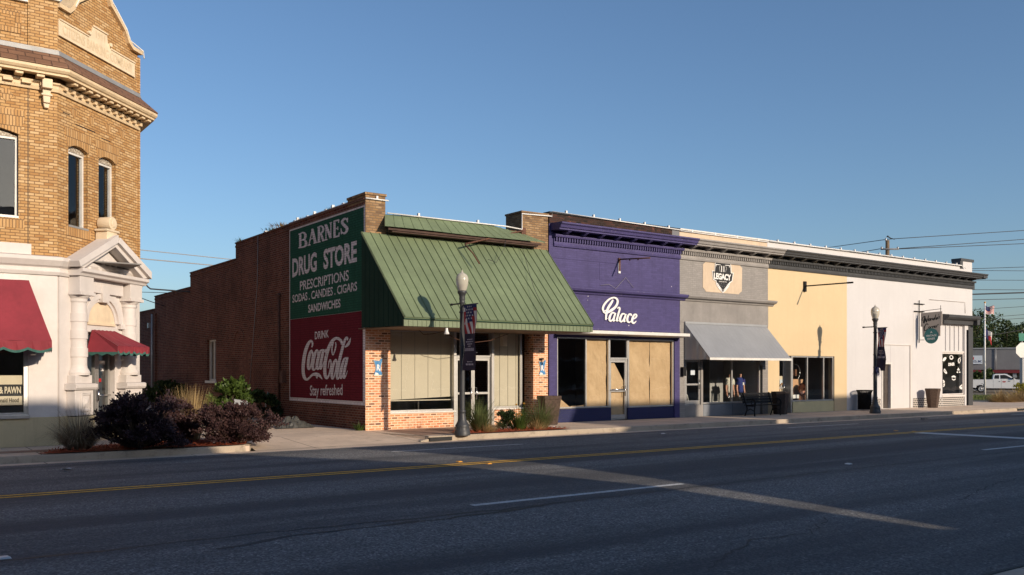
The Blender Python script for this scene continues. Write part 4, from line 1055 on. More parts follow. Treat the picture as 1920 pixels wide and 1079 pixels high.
for s in (X0 + .03, X1 - .05):
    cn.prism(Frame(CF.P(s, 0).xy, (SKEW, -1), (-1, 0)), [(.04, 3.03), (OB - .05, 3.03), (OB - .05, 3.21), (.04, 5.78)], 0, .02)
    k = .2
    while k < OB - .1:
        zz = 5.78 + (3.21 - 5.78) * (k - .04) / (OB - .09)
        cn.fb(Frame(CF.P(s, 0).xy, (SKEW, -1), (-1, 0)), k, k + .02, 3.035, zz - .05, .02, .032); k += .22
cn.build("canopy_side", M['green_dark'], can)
cn = MB(); cn.fb(CF, X0 + .06, X1 - .06, 3.005, 3.025, -.2, OB - .07); cn.build("soffit", M['soffit'], can)
# small upper roof between the piers
u = MB(); xa, xb = 12.40, 18.35
def up_line(t, z0, z1): return z0 + (z1 - z0) * t
nseg = 18; vs = []
for i in range(nseg + 1):
    t = i / nseg; s = 12.63 + (17.66 - 12.63) * t; zt = 6.46 + .07 * math.sin(t * math.pi) - (.12 * max(0, t - .75) / .25)
    e = xa + (xb - xa) * t
    vs += [FRONT.P(s, zt, -.02), FRONT.P(e, 6.03 + .01 * math.sin(t * 9), .42)]
u.add(vs, [(2 * i, 2 * i + 1, 2 * i + 3, 2 * i + 2) for i in range(nseg)])
for i in range(nseg + 1):
    a, b = Vector(vs[2 * i]), Vector(vs[2 * i + 1]); u.tube([a, b], .018, 4, cap=False)
ur = u.build("upper_roof", M['green_metal'], store, recalc=False)
u = MB(); u.fb(FRONT, xa + .15, xb - .1, 5.945, 6.005, .31, .35); u.fb(FRONT, xa + .3, xb - .2, 5.90, 5.945, .02, .31); u.build("fascia_board", M['fascia_wood'], ur)
# lightning of small fixtures
m = MB(); p = FRONT.P(13.55, 2.80, 2.0); m.lathe(p, [(.035, .2), (.045, .12), (.08, .03), (.065, .02)], 12); m.build("soffit_lamp", M['white_pipe'], store)
m = MB(); m.tube([FRONT.P(13.1, 2.95, 1.2), FRONT.P(13.25, 2.83, 1.2), FRONT.P(13.55, 2.86, 1.2), FRONT.P(13.9, 2.93, 1.2), FRONT.P(14.4, 2.72, 1.2), FRONT.P(14.9, 2.62, 1.2), FRONT.P(15.6, 2.70, 1.2), FRONT.P(16.3, 2.93, 1.2)], .009, 5); m.build("sagging_cable", M['rust'], store)
m = MB(); m.fb(FRONT, 16.75, 16.95, 2.58, 2.95, .1, .24); m.build("junction_box", M['blind'], store, .01)
m = MB(); m.fb(FRONT, 18.42, 18.56, 2.15, 2.20, .0, .08); m.tube([FRONT.P(18.5, 2.2, .05), FRONT.P(18.46, 2.08, .09), FRONT.P(18.5, 1.98, .09)], .02, 6); m.build("hook_bracket", M['black_iron'], store)
# iron sign arm on the right pier, reaching over the canopy
m = MB(); a = FRONT.P(17.70, 6.42, .05); b = FRONT.P(*FRONT.q(872, 458, .55), .55); c_ = CF.P(*CF.q(899, 495, 1.05), 1.05)
m.tube([a, b], .03, 6); m.tube([a.lerp(b, .45), a.lerp(b, .47) + Vector((0, 0, .04))], .05, 6)
m.tube([b + Vector((.0, 0, -.02)), b.lerp(c_, .5) + Vector((0, -.03, .02)), c_], .022, 6); m.fb(FRONT, 17.66, 17.84, 6.3, 6.52, .021, .04)
m.build("iron_arm", M['rust'], store)
m = MB(); m.tube([a.lerp(b, .3), FRONT.P(16.6, 5.7, .55), FRONT.P(16.2, 5.2, .68), FRONT.P(15.9, 5.28, .65)], .008, 4)
m.tube([FRONT.P(17.55, 5.9, .2), FRONT.P(17.35, 5.0, .85), FRONT.P(17.1, 4.4, 1.45), FRONT.P(17.0, 3.9, 1.95), FRONT.P(16.9, 3.3, 2.5)], .008, 4); m.build("loose_wire", M['wire'], store)
# mortar shaped signs on both piers
def rx_sign(s, z, label, letter, lx):
    t = thing("mortar_sign", label, "sign", FRONT.P(s, z, .004))
    out = [(-.20, .30), (-.12, .27), (.08, .27), (.12, .35), (.21, .36), (.17, .20), (.12, .04), (.12, -.10), (.19, -.26), (.17, -.31), (-.14, -.31), (-.18, -.27), (-.10, -.08), (-.11, .06)]
    m = MB(); m.prism(FRONT, [(s + a * .78, z + b * .80) for a, b in out], .004, .030); m.build("edge", M['sign_cream'], t)
    m = MB(); m.prism(FRONT, [(s + a * .71, z + b * .72 + .012) for a, b in out], .030, .036); m.build("face", M['sign_blue'], t)
    m = MB(); text(m, FRONT, letter, (s + lx, z - .08), (s + lx + .11, z - .08), (s + lx + .015, z + .10), .039, .03); text(m, FRONT, "x", (s + lx + .08, z - .10), (s + lx + .13, z - .10), (s + lx + .08, z - .025), .0395, .02)
    m.flat(FRONT, [(s - .10, z - .21), (s + .02, z - .21), (s + .0, z - .16), (s - .09, z - .135)], .0385)
    m.build("lettering", M['white_letter'], t, recalc=False)
rx_sign(12.37, 1.86, "worn blue pharmacy sign on brick pier beside the mural", "R", -.05)
rx_sign(18.53, 1.86, "worn blue pharmacy sign on brick pier beside the purple shop", "R", -.06)

# ================================================================ the row's shared cornice pattern
def row_cornice(parent, s0, s1, mat, endl=0., endr=0., zo=0.):
    m = MB()
    m.run(FRONT, [(0, 6.02), (.05, 6.02), (.07, 6.10), (.05, 6.14), (.05, 6.20), (0, 6.20)], s0, s1)
    m.run(FRONT, [(0, 6.33), (.16, 6.33), (.18, 6.38), (.18, 6.42), (0, 6.42)], s0 - endl * .2, s1 + endr * .2)
    m.run(FRONT, [(.0, 6.55), (.50, 6.53), (.50, 6.58), (.55, 6.60), (.58, 6.68), (.64, 6.72), (.64, 6.77), (.0, 6.80)], s0 - endl, s1 + endr)
    c = m.build("cornice", mat, parent, .008)
    m = MB(); s = s0 + .04
    while s < s1 - .05: m.fb(FRONT, s, s + .055, 6.205, 6.325, .0, .12); s += .115
    m.fb(FRONT, s0, s1, 6.2, 6.33, -.01, .05)
    m.build("dentil", mat, c)
    m = MB(); n = max(1, round((s1 - s0) / .80)); 
    for i in range(n):
        s = s0 + (s1 - s0) * (i + .5) / n
        m.prism(Frame(FRONT.P(s - .07, 0).xy, (0, -1), (-1, 0)), [(0, 6.425), (.14, 6.425), (.30, 6.44), (.44, 6.50), (.46, 6.535), (0, 6.535)], -.14, 0)
    m.build("modillion", mat, c, .008)
    return c
def shell(parent, x0, x1, y1, h, mat, sides=(True, True), name="outer_wall"):
    m = MB()
    if sides[0]: m.box(x0, x0 + .25, 24.46, y1, 0, h)
    if sides[1]: m.box(x1 - .25, x1, 24.46, y1, 0, h)
    m.box(x0 + .25, x1 - .25, y1 - .25, y1, 0, h - .5)
    m.box(x0 + .25, x1 - .25, 24.46, y1 - .25, h - .7, h - .6)
    m.build(name, mat, parent)
def room(parent, x0, x1, y1, zc=3.3, mat='interior'):
    m = MB(); m.box(x0, x1, y1, y1 + .06, 0, zc); m.box(x0, x1, 24.46, y1, zc, zc + .05); m.box(x0, x0 + .04, 24.46, y1, 0, zc); m.box(x1 - .04, x1, 24.46, y1, 0, zc)
    m.build("shop_interior", M[mat], parent)
    m = MB(); m.box(x0, x1, 24.3, y1, -.05, .008); m.build("shop_floor", M['interior_floor'], parent)
# ---------------------------------------------------------------- purple shop
XP0, XP1 = 18.84, 25.14
pal = thing("purple_shop", "purple painted brick shop with papered over windows and script lettering", "building", (XP0, 24.15, 0))
m = MB(); m.wall(FRONT, XP0, XP1, 0, 6.78, [(19.20, 24.86, -.1, 2.95)], 0, .3)
m.fb(FRONT, XP0 + .05, 22.0, 5.62, 5.64, -.01, .012); m.fb(FRONT, 21.1, 22.0, 5.0, 5.6, -.01, .008)
m.build("front_wall", M['purple'], pal, .004)
m = MB(); m.fb(FRONT, XP0 + .02, 24.75, 6.79, 7.14, -.3, -.02); m.build("parapet", M['black_brick'], pal)
m = MB(); m.fb(FRONT, 24.75, XP1, 6.79, 7.14, -.3, -.018); m.build("parapet_end", M['far_grey'], pal)
m = MB(); m.fb(FRONT, XP0, XP1, 7.14, 7.19, -.34, .03); m.build("coping", M['tar'], pal)
conduit(FRONT, [(XP0 + .1, 7.0), (XP0 + .12, 7.19), (XP1, 7.13)], pal, 1.2, .03)
row_cornice(pal, XP0 + .18, XP1, M['purple_trim'], .12, .42)
m = MB(); m.run(FRONT, [(0, 4.44), (.05, 4.46), (.08, 4.52), (.20, 4.55), (.24, 4.62), (.24, 4.66), (0, 4.70)], XP0, XP1 + .24); m.run(FRONT, [(0, 3.22), (.03, 3.22), (.03, 3.28), (0, 3.28)], XP0, XP1); m.build("belt_course", M['purple_trim'], pal, .006)
m = MB(); m.run(FRONT, [(0, 3.02), (.55, 3.06), (.55, 3.17), (0, 3.20)], XP0 + .3, XP1 - .02); m.build("canopy_slab", M['white_frame'], pal, .008)
m = MB(); m.fb(FRONT, 19.21, 21.64, 0, .46, -.25, .02); m.fb(FRONT, 22.50, 24.86, 0, .43, -.25, -.03); m.build("stall_riser", M['navy'], pal, .006)
pw1 = shop_win(FRONT, pal, 19.21, 21.62, .47, 2.94, -.08, mull=(20.52,))
pw2 = shop_win(FRONT, pal, 22.52, 24.85, .44, 2.94, -.08)
shop_win(FRONT, pal, 21.62, 22.52, 2.2, 2.94, -.10, name="transom_window")
shop_door(FRONT, pal, 21.62, 22.52, .02, 2.2, -.12, 1)
m = MB(); m.tube([FRONT.P(21.7, 1.10, -.03), FRONT.P(22.44, 1.10, -.03)], .018); m.build("push_bar", M['chrome'], pal)
def crumple(F, s0, s1, z0, z1, o, amp, seed, cut=None):
    m = MB(); rr = random.Random(seed); nx, nz = 36, 40
    waves = [(rr.uniform(1, 6), rr.uniform(-5, 5), rr.uniform(0, 6), rr.uniform(.3, 1)) for _ in range(9)]
    def h(s, z): return amp * sum(a * abs(math.sin(kx * s + kz * z + ph)) ** .6 for kx, kz, ph, a in waves) / 4 - amp
    vs = []
    for j in range(nz + 1):
        for i in range(nx + 1):
            s = s0 + (s1 - s0) * i / nx; z = z0 + (z1 - z0) * j / nz
            if cut: s, z = cut(s, z)
            vs.append(F.P(s, z, o - abs(h(s, z)) * 1.0))
    m.add(vs, [(j * (nx + 1) + i, j * (nx + 1) + i + 1, (j + 1) * (nx + 1) + i + 1, (j + 1) * (nx + 1) + i) for j in range(nz) for i in range(nx)], True)
    return m
crumple(FRONT, 20.56, 21.56, .52, 2.93, -.14, .06, 3).build("window_paper", M['paper'], pw1, recalc=False)
crumple(FRONT, 19.26, 20.48, .50, .52, -.12, .02, 4, lambda s, z: (s, .50 + (z - .50) / .02 * (max(.03, .42 * (1 - (s - 19.26) / .62)) if s < 19.88 else .05 + .10 * max(0, (s - 20.2)) ))).build("window_paper", M['paper'], pw1, recalc=False)
crumple(FRONT, 22.57, 23.70, .48, 2.93, -.15, .075, 5).build("window_paper", M['paper'], pw2, recalc=False)
crumple(FRONT, 23.725, 24.80, .48, 2.93, -.155, .075, 6).build("window_paper", M['paper'], pw2, recalc=False)
crumple(FRONT, 21.70, 22.44, .15, 2.1, -.17, .03, 7, lambda s, z: (21.70 + (s - 21.70) * (1 if z < 1.35 else 1 - .68 * (z - 1.35) / .75), z)).build("door_paper", M['paper'], pal, recalc=False)
shell(pal, XP0, XP1, 45, 6.6, M['dark_brick']); room(pal, XP0 + .26, XP1 - .26, 30)
m = MB(); m.box(19.3, 20.4, 28, 28.1, 1.55, 1.6); m.box(19.3, 20.5, 27, 27.1, 2.35, 2.38); m.tube([(19.4, 26, .6), (19.6, 26, 1.1), (20.2, 26, 1.2), (20.5, 26, .9)], .05, 6); m.build("shelf", M['white_frame'], pal)
ltr = MB(); c3 = crop(15.41, 1115, 545)
PALACE = [[(325, 570, 24), (270, 600, 42), (238, 540, 56), (262, 440, 56), (332, 340, 54), (430, 250, 48), (540, 208, 46), (620, 226, 50), (664, 295, 56), (652, 385, 60), (598, 480, 66), (500, 562, 72), (390, 628, 60), (300, 652, 36), (240, 612, 24)],
    [(530, 272, 44), (470, 380, 66), (400, 490, 70), (355, 600, 66), (334, 720, 58), (322, 850, 36)], [(325, 840, 30), (375, 800, 10)],
    [(575, 650, 44), (502, 650, 46), (440, 755, 62), (430, 850, 56), (472, 884, 40), (530, 820, 32), (582, 690, 30)], [(605, 650, 44), (566, 760, 54), (545, 872, 52), (595, 860, 16)],
    [(655, 522, 24), (700, 492, 40), (726, 530, 50), (690, 660, 54), (655, 800, 54), (640, 868, 54), (690, 872, 20)],
    [(870, 680, 40), (800, 680, 46), (745, 780, 60), (735, 868, 56), (775, 904, 40), (832, 840, 32), (882, 720, 30)], [(905, 680, 42), (870, 790, 52), (850, 890, 50), (895, 878, 16)],
    [(1060, 735, 46), (1052, 690, 40), (1002, 690, 46), (952, 770, 58), (945, 868, 56), (985, 918, 44), (1040, 900, 22), (1075, 848, 14)],
    [(1090, 830, 22), (1150, 810, 34), (1208, 752, 44), (1202, 700, 44), (1150, 702, 50), (1096, 800, 60), (1085, 898, 60), (1122, 944, 48), (1172, 920, 32), (1204, 882, 18)]]
for i, st in enumerate(PALACE): brush(ltr, FRONT, st, .05 + .0004 * i, c3, 7, .035)
lt = ltr.build("lettering", M['white_letter'], pal, recalc=False)
# iron sign arms
def sign_arm(parent, px0, py0, px1, py1, zplate=(.0, .3), mat='rust', off=.0):
    s, z = FRONT.q(px0, py0)
    a = FRONT.P(s, z, .03)
    # arm sticks straight out from the wall
    best = None
    for k in range(1, 300):
        o = k * .01; p = FRONT.P(s, z, o); d = CA * p.x + SA * p.y; r = SA * p.x - CA * p.y
        if CXP + FPX * r / d >= px1: best = o; break
    o = best or 1.6
    zz = ZE - (py1 - HYP) * (CA * FRONT.P(s, 0, o).x + SA * FRONT.P(s, 0, o).y) / FPX
    return s, z, a, FRONT.P(s, zz, o), o
s_, z_, a_, b_, o_ = sign_arm(pal, 1160, 487, 1280, 484)
m = MB(); m.tube([a_, b_], .028, 6); m.fb(FRONT, s_ - .04, s_ + .04, z_ - .42, z_ + .05, .0, .06)
for t in (.35, .62): q = a_.lerp(b_, t); m.tube([q, q + Vector((.0, 0, -.06))], .025, 6)
m.build("iron_arm", M['rust'], pal)
m = MB(); m.fb(FRONT, s_ - .05, s_ + .05, z_ - .50, z_ - .12, .0, .05); m.build("wall_bracket", M['white_pipe'], pal)
m = MB(); m.tube([FRONT.P(s_ - .9, 4.80, .05), FRONT.P(s_ - .5, 4.86, .05), FRONT.P(s_ - .2, 4.72, .06), FRONT.P(s_ + .3, 5.15, .04), FRONT.P(s_ + .7, 4.8, .04)], .006, 5); m.build("loose_wire", M['wire_pale'], pal)
# ---------------------------------------------------------------- grey shop
XG0, XG1 = 25.14, 30.32
gry = thing("grey_shop", "grey painted brick shop with metal awning and shield emblem panel", "building", (XG0, 24.15, 0))
m = MB(); m.wall(FRONT, XG0, XG1, 0, 6.78, [(25.42, 29.98, -.1, 3.0)], 0, .3); m.build("front_wall", M['grey_wall'], gry, .004)
m = MB(); m.fb(FRONT, XG0, XG1, 3.62, 4.44, -.02, .012); m.build("render_band", M['grey_stucco'], gry)
m = MB(); m.fb(FRONT, XG0, XG1 - .05, 6.79, 7.14, -.3, -.015); m.build("parapet", M['beige'], gry)
m = MB(); m.fb(FRONT, XG0, XG1, 7.14, 7.20, -.34, .04); m.build("coping", M['white_frame'], gry, .008)
conduit(FRONT, [(XG0, 7.10), (XG1, 7.10)], gry, 1.1, .03)
row_cornice(gry, XG0, XG1 - .02, M['grey_trim'], -.42, .42)
m = MB(); m.run(FRONT, [(0, 4.44), (.05, 4.46), (.08, 4.52), (.20, 4.55), (.26, 4.62), (.26, 4.66), (0, 4.70)], XG0 + .24, XG1 + .30); m.build("belt_course", M['grey_trim'], gry, .006)
# emblem
c5 = crop(13.49, 1310, 480)
def px_poly(F, pts, o, tr): return [F.q(*tr(*p), o) for p in pts]
emb = thing("shield_emblem", "dark shield emblem on a tan panel high on the grey shop", "sign", FRONT.P(27.5, 5.4, .0))
m = MB(); m.prism(FRONT, px_poly(FRONT, [(110, 215), (165, 165), (215, 125), (430, 140), (820, 195), (1040, 220), (1060, 270), (1100, 310), (1090, 900), (1050, 930), (1010, 975), (185, 905), (150, 850), (105, 800)], .01, c5), .002, .012); m.build("panel", M['beige'], emb)
m = MB(); m.prism(FRONT, px_poly(FRONT, [(415, 150), (600, 162), (815, 195), (830, 428), (884, 430), (850, 652), (792, 690), (770, 770), (700, 860), (615, 942), (520, 845), (448, 740), (435, 640), (362, 602), (336, 372), (400, 383)], .03, c5), .012, .032); m.build("shield_edge", M['white_letter'], emb)
m = MB(); m.flat(FRONT, px_poly(FRONT, [(430, 178), (600, 190), (800, 215), (815, 442), (866, 446), (838, 638), (775, 668), (755, 752), (614, 915), (468, 732), (450, 625), (376, 585), (354, 388), (412, 398)], .036, c5), .036); m.build("shield", M['ink'], emb)
m = MB()
text_px(m, FRONT, "LEGACY", (385, 585), (822, 632), (385, 425), .040, c5, .045, .92)
text_px(m, FRONT, "11", (572, 408), (648, 414), (572, 252), .040, c5, .035)
text_px(m, FRONT, "SPORTS", (515, 663), (708, 678), (515, 636), .040, c5, .01)
for a in ([(466, 690, 26), (530, 790, 24), (600, 872, 10)], [(766, 700, 26), (700, 795, 24), (626, 876, 10)], [(440, 218, 18), (555, 228, 10)], [(446, 212, 22), (440, 272, 4)], [(668, 238, 10), (780, 248, 18)], [(778, 246, 22), (778, 305, 4)], [(545, 240, 5), (528, 310, 5), (548, 410, 4)], [(680, 250, 5), (702, 320, 5), (680, 420, 4)]): brush(m, FRONT, a, .039, c5, 6)
m.build("lettering", M['white_letter'], emb, recalc=False)
m = MB()
for x, y in ((530, 715), (580, 705), (640, 712), (695, 732), (560, 750), (600, 770), (650, 770)): brush(m, FRONT, [(x - 8, y, 16), (x + 8, y + 2, 16)], .038, c5)
m.build("star", M['far_grey'], emb, recalc=False)
# metal awning
AX0, AX1 = 25.36, 30.16
m = MB(); OBa = 1.10; ZTa, ZBa = 3.60, 2.27
GF = Frame((0, 24.15), (1, 0), (.2, -1))
n = 44; vs = []
for i in range(n + 1):
    s = AX0 + (AX1 - AX0) * i / n; k = .012 if i % 2 else 0
    vs += [GF.P(s, ZTa + k, .03), GF.P(s, ZBa + k, OBa)]
m.add(vs, [(2 * i, 2 * i + 1, 2 * i + 3, 2 * i + 2) for i in range(n)])
m.fb(GF, AX0, AX1, ZTa - .02, ZTa + .06, .015, .07)
aw = m.build("awning", M['galv'], gry, recalc=False)
m = MB()
for s in (AX0, AX1):
    vs = []; n = 14
    for i in range(n + 1):
        o = .03 + (OBa - .05) * i / n; zt = ZTa - .02 + (ZBa - ZTa) * (o - .03) / (OBa - .03); k = .012 if (i // 2) % 2 else 0
        vs += [GF.P(s - k, zt, o), GF.P(s - k, 2.20, o)]
    m.add(vs, [(2 * i, 2 * i + 1, 2 * i + 3, 2 * i + 2) for i in range(n)])
m.build("awning_side", M['galv'], aw, recalc=False)
m = MB(); m.fb(GF, AX0 - .01, AX1 + .01, 2.185, 2.275, OBa - .01, OBa + .02); m.build("awning_edge", M['white_frame'], aw, .005)
# recessed shopfront
m = MB(); m.fb(FRONT, 25.42, 26.42, 0, .46, -.30, -.05); m.build("stall_riser", M['grey_stucco'], gry, .006)
m = MB(); m.fb(FRONT, 26.5, 28.2, 0, .46, -.30, -.06); m.fb(FRONT, 28.24, 29.94, 0, .46, -.32, -.08); m.build("stall_riser", M['blue_grey'], gry, .006)
shop_door(FRONT, gry, 25.50, 26.40, .46, 2.24, -.12, 1, rail=1.25)
gw = shop_win(FRONT, gry, 26.46, 29.95, .48, 2.98, -.14, mull=(28.22,), w=.06)
m = MB(); m.fb(FRONT, 26.36, 26.47, 0, 2.98, -.16, -.04); m.fb(FRONT, 29.82, 29.97, 2.0, 2.98, -.2, .005); m.build("door_post", M['grey_trim'], gry, .006)
m = MB(); m.fb(FRONT, 25.18, 25.36, 1.58, 1.92, .0, .14); m.build("mail_box", M['black_iron'], gry, .01)
m = MB(); m.fb(FRONT, 25.85, 26.08, 1.62, 1.82, -.115, -.108); m.build("notice", M['sign_white'], gry)
shell(gry, XG0, XG1, 45, 6.6, M['dark_brick']); room(gry, XG0 + .26, XG1 - .26, 27.4, 3.3, 'grey_room')
m = MB(); m.box(26.3, 29.9, 24.4, 25.6, .40, .455); m.build("display_floor", M['interior_floor'], gry)
m = MB(); m.box(28.75, 29.6, 25.9, 25.95, .4, 3.0); m.build("display_partition", M['grey_room'], gry)
m = MB(); m.box(27.3, 28.1, 27.2, 27.3, 1.5, 2.6); m.box(26.4, 27.1, 27.2, 27.3, 2.55, 2.7); m.build("wall_screen", M['ink'], gry)
m = MB(); m.tube([(26.75, 25.2, .46), (26.65, 25.2, .8), (26.45, 25.25, 1.0)], .02, 6); m.tube([(26.3, 25.2, .46), (26.55, 25.2, .46)], .16, 8, .02); m.build("display_stand", M['white_frame'], gry)
def mannequin(s, o, label, shirt, badge):
    t = thing("mannequin", label, "mannequin", FRONT.P(s, .455, o))
    bz = .455
    K = .76
    def P(ds, z, do=0.): return FRONT.P(s + ds * K, bz + (z - bz) * K, o + do * K)
    b = MB()
    def ell(prof, n=20):
        vs = []
        for (z, a, d, off) in prof:
            vs += [P(a * math.cos(2 * math.pi * j / n), z, d * math.sin(2 * math.pi * j / n) + off) for j in range(n)]
        return vs, [(i * n + j, i * n + (j + 1) % n, (i + 1) * n + (j + 1) % n, (i + 1) * n + j) for i in range(len(prof) - 1) for j in range(n)] + [tuple(range(n)), tuple(range((len(prof) - 1) * n, len(prof) * n))]
    vs, fs = ell([(1.80, .085, .07, 0), (1.84, .07, .065, .0), (1.90, .058, .06, .012), (1.99, .060, .065, .02), (2.03, .055, .06, .022)]); b.add(vs, fs, True)
    for k in (-1, 1):
        b.tube([P(k * .25, 1.56, 0), P(k * .275, 1.40, .0), P(k * .285, 1.25, .0), P(k * .29, 1.12, .03), P(k * .285, .98, .055)], .052, 10, .032)
        b.tube([P(k * .285, .985, .055), P(k * .28, .92, .06), P(k * .275, .86, .065)], .036, 8, .026)
        for f in range(4): b.tube([P(k * (.275 + .0), .88, .042 + .016 * f), P(k * .272, .83, .044 + .016 * f), P(k * .264, .785 + .008 * abs(f - 1.5), .046 + .016 * f)], .0095, 6, .007)
        b.tube([P(k * .27, .93, .085), P(k * .26, .885, .105), P(k * .255, .85, .105)], .011, 6, .008)
    b.build("body", M['skin'], t)
    sh = MB()
    vs, fs = ell([(1.02, .185, .125, 0), (1.15, .18, .125, 0), (1.30, .175, .12, 0), (1.45, .195, .13, .005), (1.60, .215, .13, .005), (1.70, .215, .115, 0), (1.77, .17, .095, 0), (1.82, .095, .08, 0)]); sh.add(vs, fs, True)
    for k in (-1, 1): sh.tube([P(k * .15, 1.74, 0), P(k * .225, 1.67, 0), P(k * .262, 1.54, 0), P(k * .275, 1.44, .0)], .095, 12, .075)
    vs, fs = ell([(1.79, .10, .09, 0), (1.85, .082, .08, .0)]); sh.add(vs, fs, True)
    so = sh.build("shirt", shirt, t)
    st = MB(); st.tube([P(-.05, bz, 0), P(-.05, 1.05, 0)], .014, 8); st.lathe(P(-.05, bz, 0), [(.13, 0), (.13, .012), (.02, .02)], 16); st.build("stand", M['chrome'], t)
    if badge:
        q = MB(); q.fb(Frame(P(.10, 0).xy, (1, 0), (0, -1)), -.04, .04, bz + (1.42 - bz) * K, bz + (1.57 - bz) * K, .105, .109); q.build("badge", M['white_letter'], t)
        q = MB(); q.tube([P(.16, 1.70, .085), P(.19, 1.64, .09)], .018, 6); q.tube([P(-.16, 1.70, .085), P(-.19, 1.64, .09)], .018, 6); q.build("shirt_stripe", M['tail_red'], t)
mannequin(FRONT.q(1368, 700, -.62)[0], -.62, "headless mannequin in a cream short sleeved shirt in the grey shop's window", M['shirt_white'], False)
mannequin(FRONT.q(1388, 700, -.62)[0], -.62, "headless mannequin in a dark blue shirt with white badge in the grey shop's window", M['shirt_blue'], True)
# ---------------------------------------------------------------- yellow shop
XY0, XY1 = 30.32, 35.79
yel = thing("yellow_shop", "pale yellow stucco shop with one display window", "building", (XY0, 24.15, 0))
m = MB(); m.wall(FRONT, XY0, XY1, 0, 6.78, [(31.05, 34.86, -.1, 2.42)], 0, .3)
for z in (3.30, 2.92): m.fb(FRONT, XY0 + .2, 35.2 if z > 3 else 34.9, z, z + .015, -.01, .006)
m.build("front_wall", M['yellow'], yel)
m = MB(); m.fb(FRONT, XY0 - .04, XY1, 6.79, 7.12, -.3, -.012); m.build("parapet", M['white_wall'], yel)
m = MB(); m.fb(FRONT, XY0, XY1, 7.12, 7.19, -.34, .04); m.build("coping", M['white_frame'], yel, .008)
conduit(FRONT, [(XY0, 7.14), (XY1, 7.16)], yel, 1.0, .07)
row_cornice(yel, XY0, XY1, M['charcoal'], -.42, 0)
m = MB(); m.fb(FRONT, 31.98, 34.85, 0, .46, -.25, -.02)
m.build("stall_riser", M['yellow_dull'], yel, .005)
yw = shop_win(FRONT, yel, 31.95, 34.85, .47, 2.41, -.08, mull=(33.0, 34.15), w=.055)
shop_door(FRONT, yel, 31.12, 31.93, .02, 2.40, -.40, 1)
m = MB(); m.fb(FRONT, 31.05, 31.11, 0, 2.41, -.45, -.05); m.fb(FRONT, 31.88, 31.96, 0, 2.41, -.45, -.05); m.build("door_post", M['aluminium'], yel)
shell(yel, XY0, XY1, 45, 6.6, M['dark_brick']); room(yel, XY0 + .26, XY1 - .26, 28.0)
m = MB(); m.box(31.96, 34.8, 24.35, 25.6, .40, .46); m.build("display_floor", M['interior_floor'], yel)
for args in (("copper_bowl", "copper", 'c'),):
    t = thing("copper_tray", "hammered copper tray leaning on a tan cloth in yellow shop window", "tray", FRONT.P(33.55, .62, -.75))
    m = MB(); p = FRONT.P(33.45, .98, -.70)
    prof = [(.0, .0), (.12, .005), (.24, .03), (.27, .06), (.26, .07)]
    n = 24; vs = [Vector((p.x + r * math.cos(2 * math.pi * j / n), p.y - h, p.z + r * math.sin(2 * math.pi * j / n))) for r, h in [(max(r, .001), h) for r, h in prof] for j in range(n)]
    m.add(vs, [(i * n + j, i * n + (j + 1) % n, (i + 1) * n + (j + 1) % n, (i + 1) * n + j) for i in range(len(prof) - 1) for j in range(n)], True)
    m.build("dish", M['copper'], t, recalc=False)
    m = MB(); m.box(33.3, 33.8, 24.87, 24.93, .46, .72); m.build("easel", M['brown_wood'], t)
t = thing("cloth_bag", "tan cloth bag standing in the yellow shop window", "bag", FRONT.P(33.45, .46, -.95))
m = MB(); m.prism(FRONT, [(33.02, .75), (33.85, .72), (33.82, 1.25), (33.88, 1.40), (33.10, 1.42), (33.05, 1.2)], -1.05, -.90); m.build("bag", M['tan_cloth'], t, .02)
m = MB(); m.tube([FRONT.P(33.2, 1.4, -.97), FRONT.P(33.3, 1.62, -.97), FRONT.P(33.6, 1.62, -.97), FRONT.P(33.7, 1.4, -.97)], .015, 6); m.build("strap", M['brown_wood'], t)
t = thing("wall_clock", "round brown hoop with dark crate hung in the yellow shop window", "decoration", FRONT.P(33.5, 1.75, -1.2))
m = MB(); m.tube([FRONT.P(33.55 + .36 * math.cos(a * .2618), 1.72 + .36 * math.sin(a * .2618), -1.1) for a in range(-4, 7)], .022, 6); m.build("hoop", M['chrome'], t)
m = MB(); m.box(33.05, 33.75, 25.3, 25.4, 1.55, 1.85); m.build("crate", M['brown_wood'], t, .01)
t = thing("wooden_chair", "small dark wooden chair holding a white cloth in yellow shop window", "chair", FRONT.P(32.45, .46, -.7))
m = MB()
for ds in (-.2, .2):
    for do in (-.86, -.55): m.tube([FRONT.P(32.45 + ds, .46, do), FRONT.P(32.45 + ds, .80, do)], .022, 6)
m.build("leg", M['brown_wood'], t)
m = MB(); m.fb(FRONT, 32.2, 32.7, .79, .83, -.9, -.5); m.build("seat", M['brown_wood'], t, .01)
m = MB(); m.tube([FRONT.P(32.45 + .26 * math.cos(math.pi * k / 10), .83 + .42 * math.sin(math.pi * k / 10), -.88) for k in range(11)], .03, 6); m.tube([FRONT.P(32.45, .83, -.88), FRONT.P(32.45, 1.22, -.88)], .03, 6); m.build("backrest", M['tan_cloth'], t)
m = MB(); m.fb(FRONT, 32.28, 32.6, .83, .9, -.82, -.6); m.build("cushion", M['white_letter'], t, .02)
t = thing("display_board", "tall cream card board with pinned paper in yellow shop window", "board", FRONT.P(32.2, .46, -.95))
m = MB(); m.fb(FRONT, 32.02, 32.52, .46, 1.55, -.99, -.95); m.build("board", M['cardboard'], t)
m = MB(); m.fb(FRONT, 32.28, 32.58, 1.08, 1.40, -.945, -.93); m.build("paper_sheet", M['sign_white'], t)
m = MB(); m.fb(FRONT, 32.62, 33.1, .58, .74, -.6, -.55); m.build("price_card", M['white_letter'], yw)
s_, z_, a_, b_, o_ = sign_arm(yel, 1508, 537, 1599, 530)
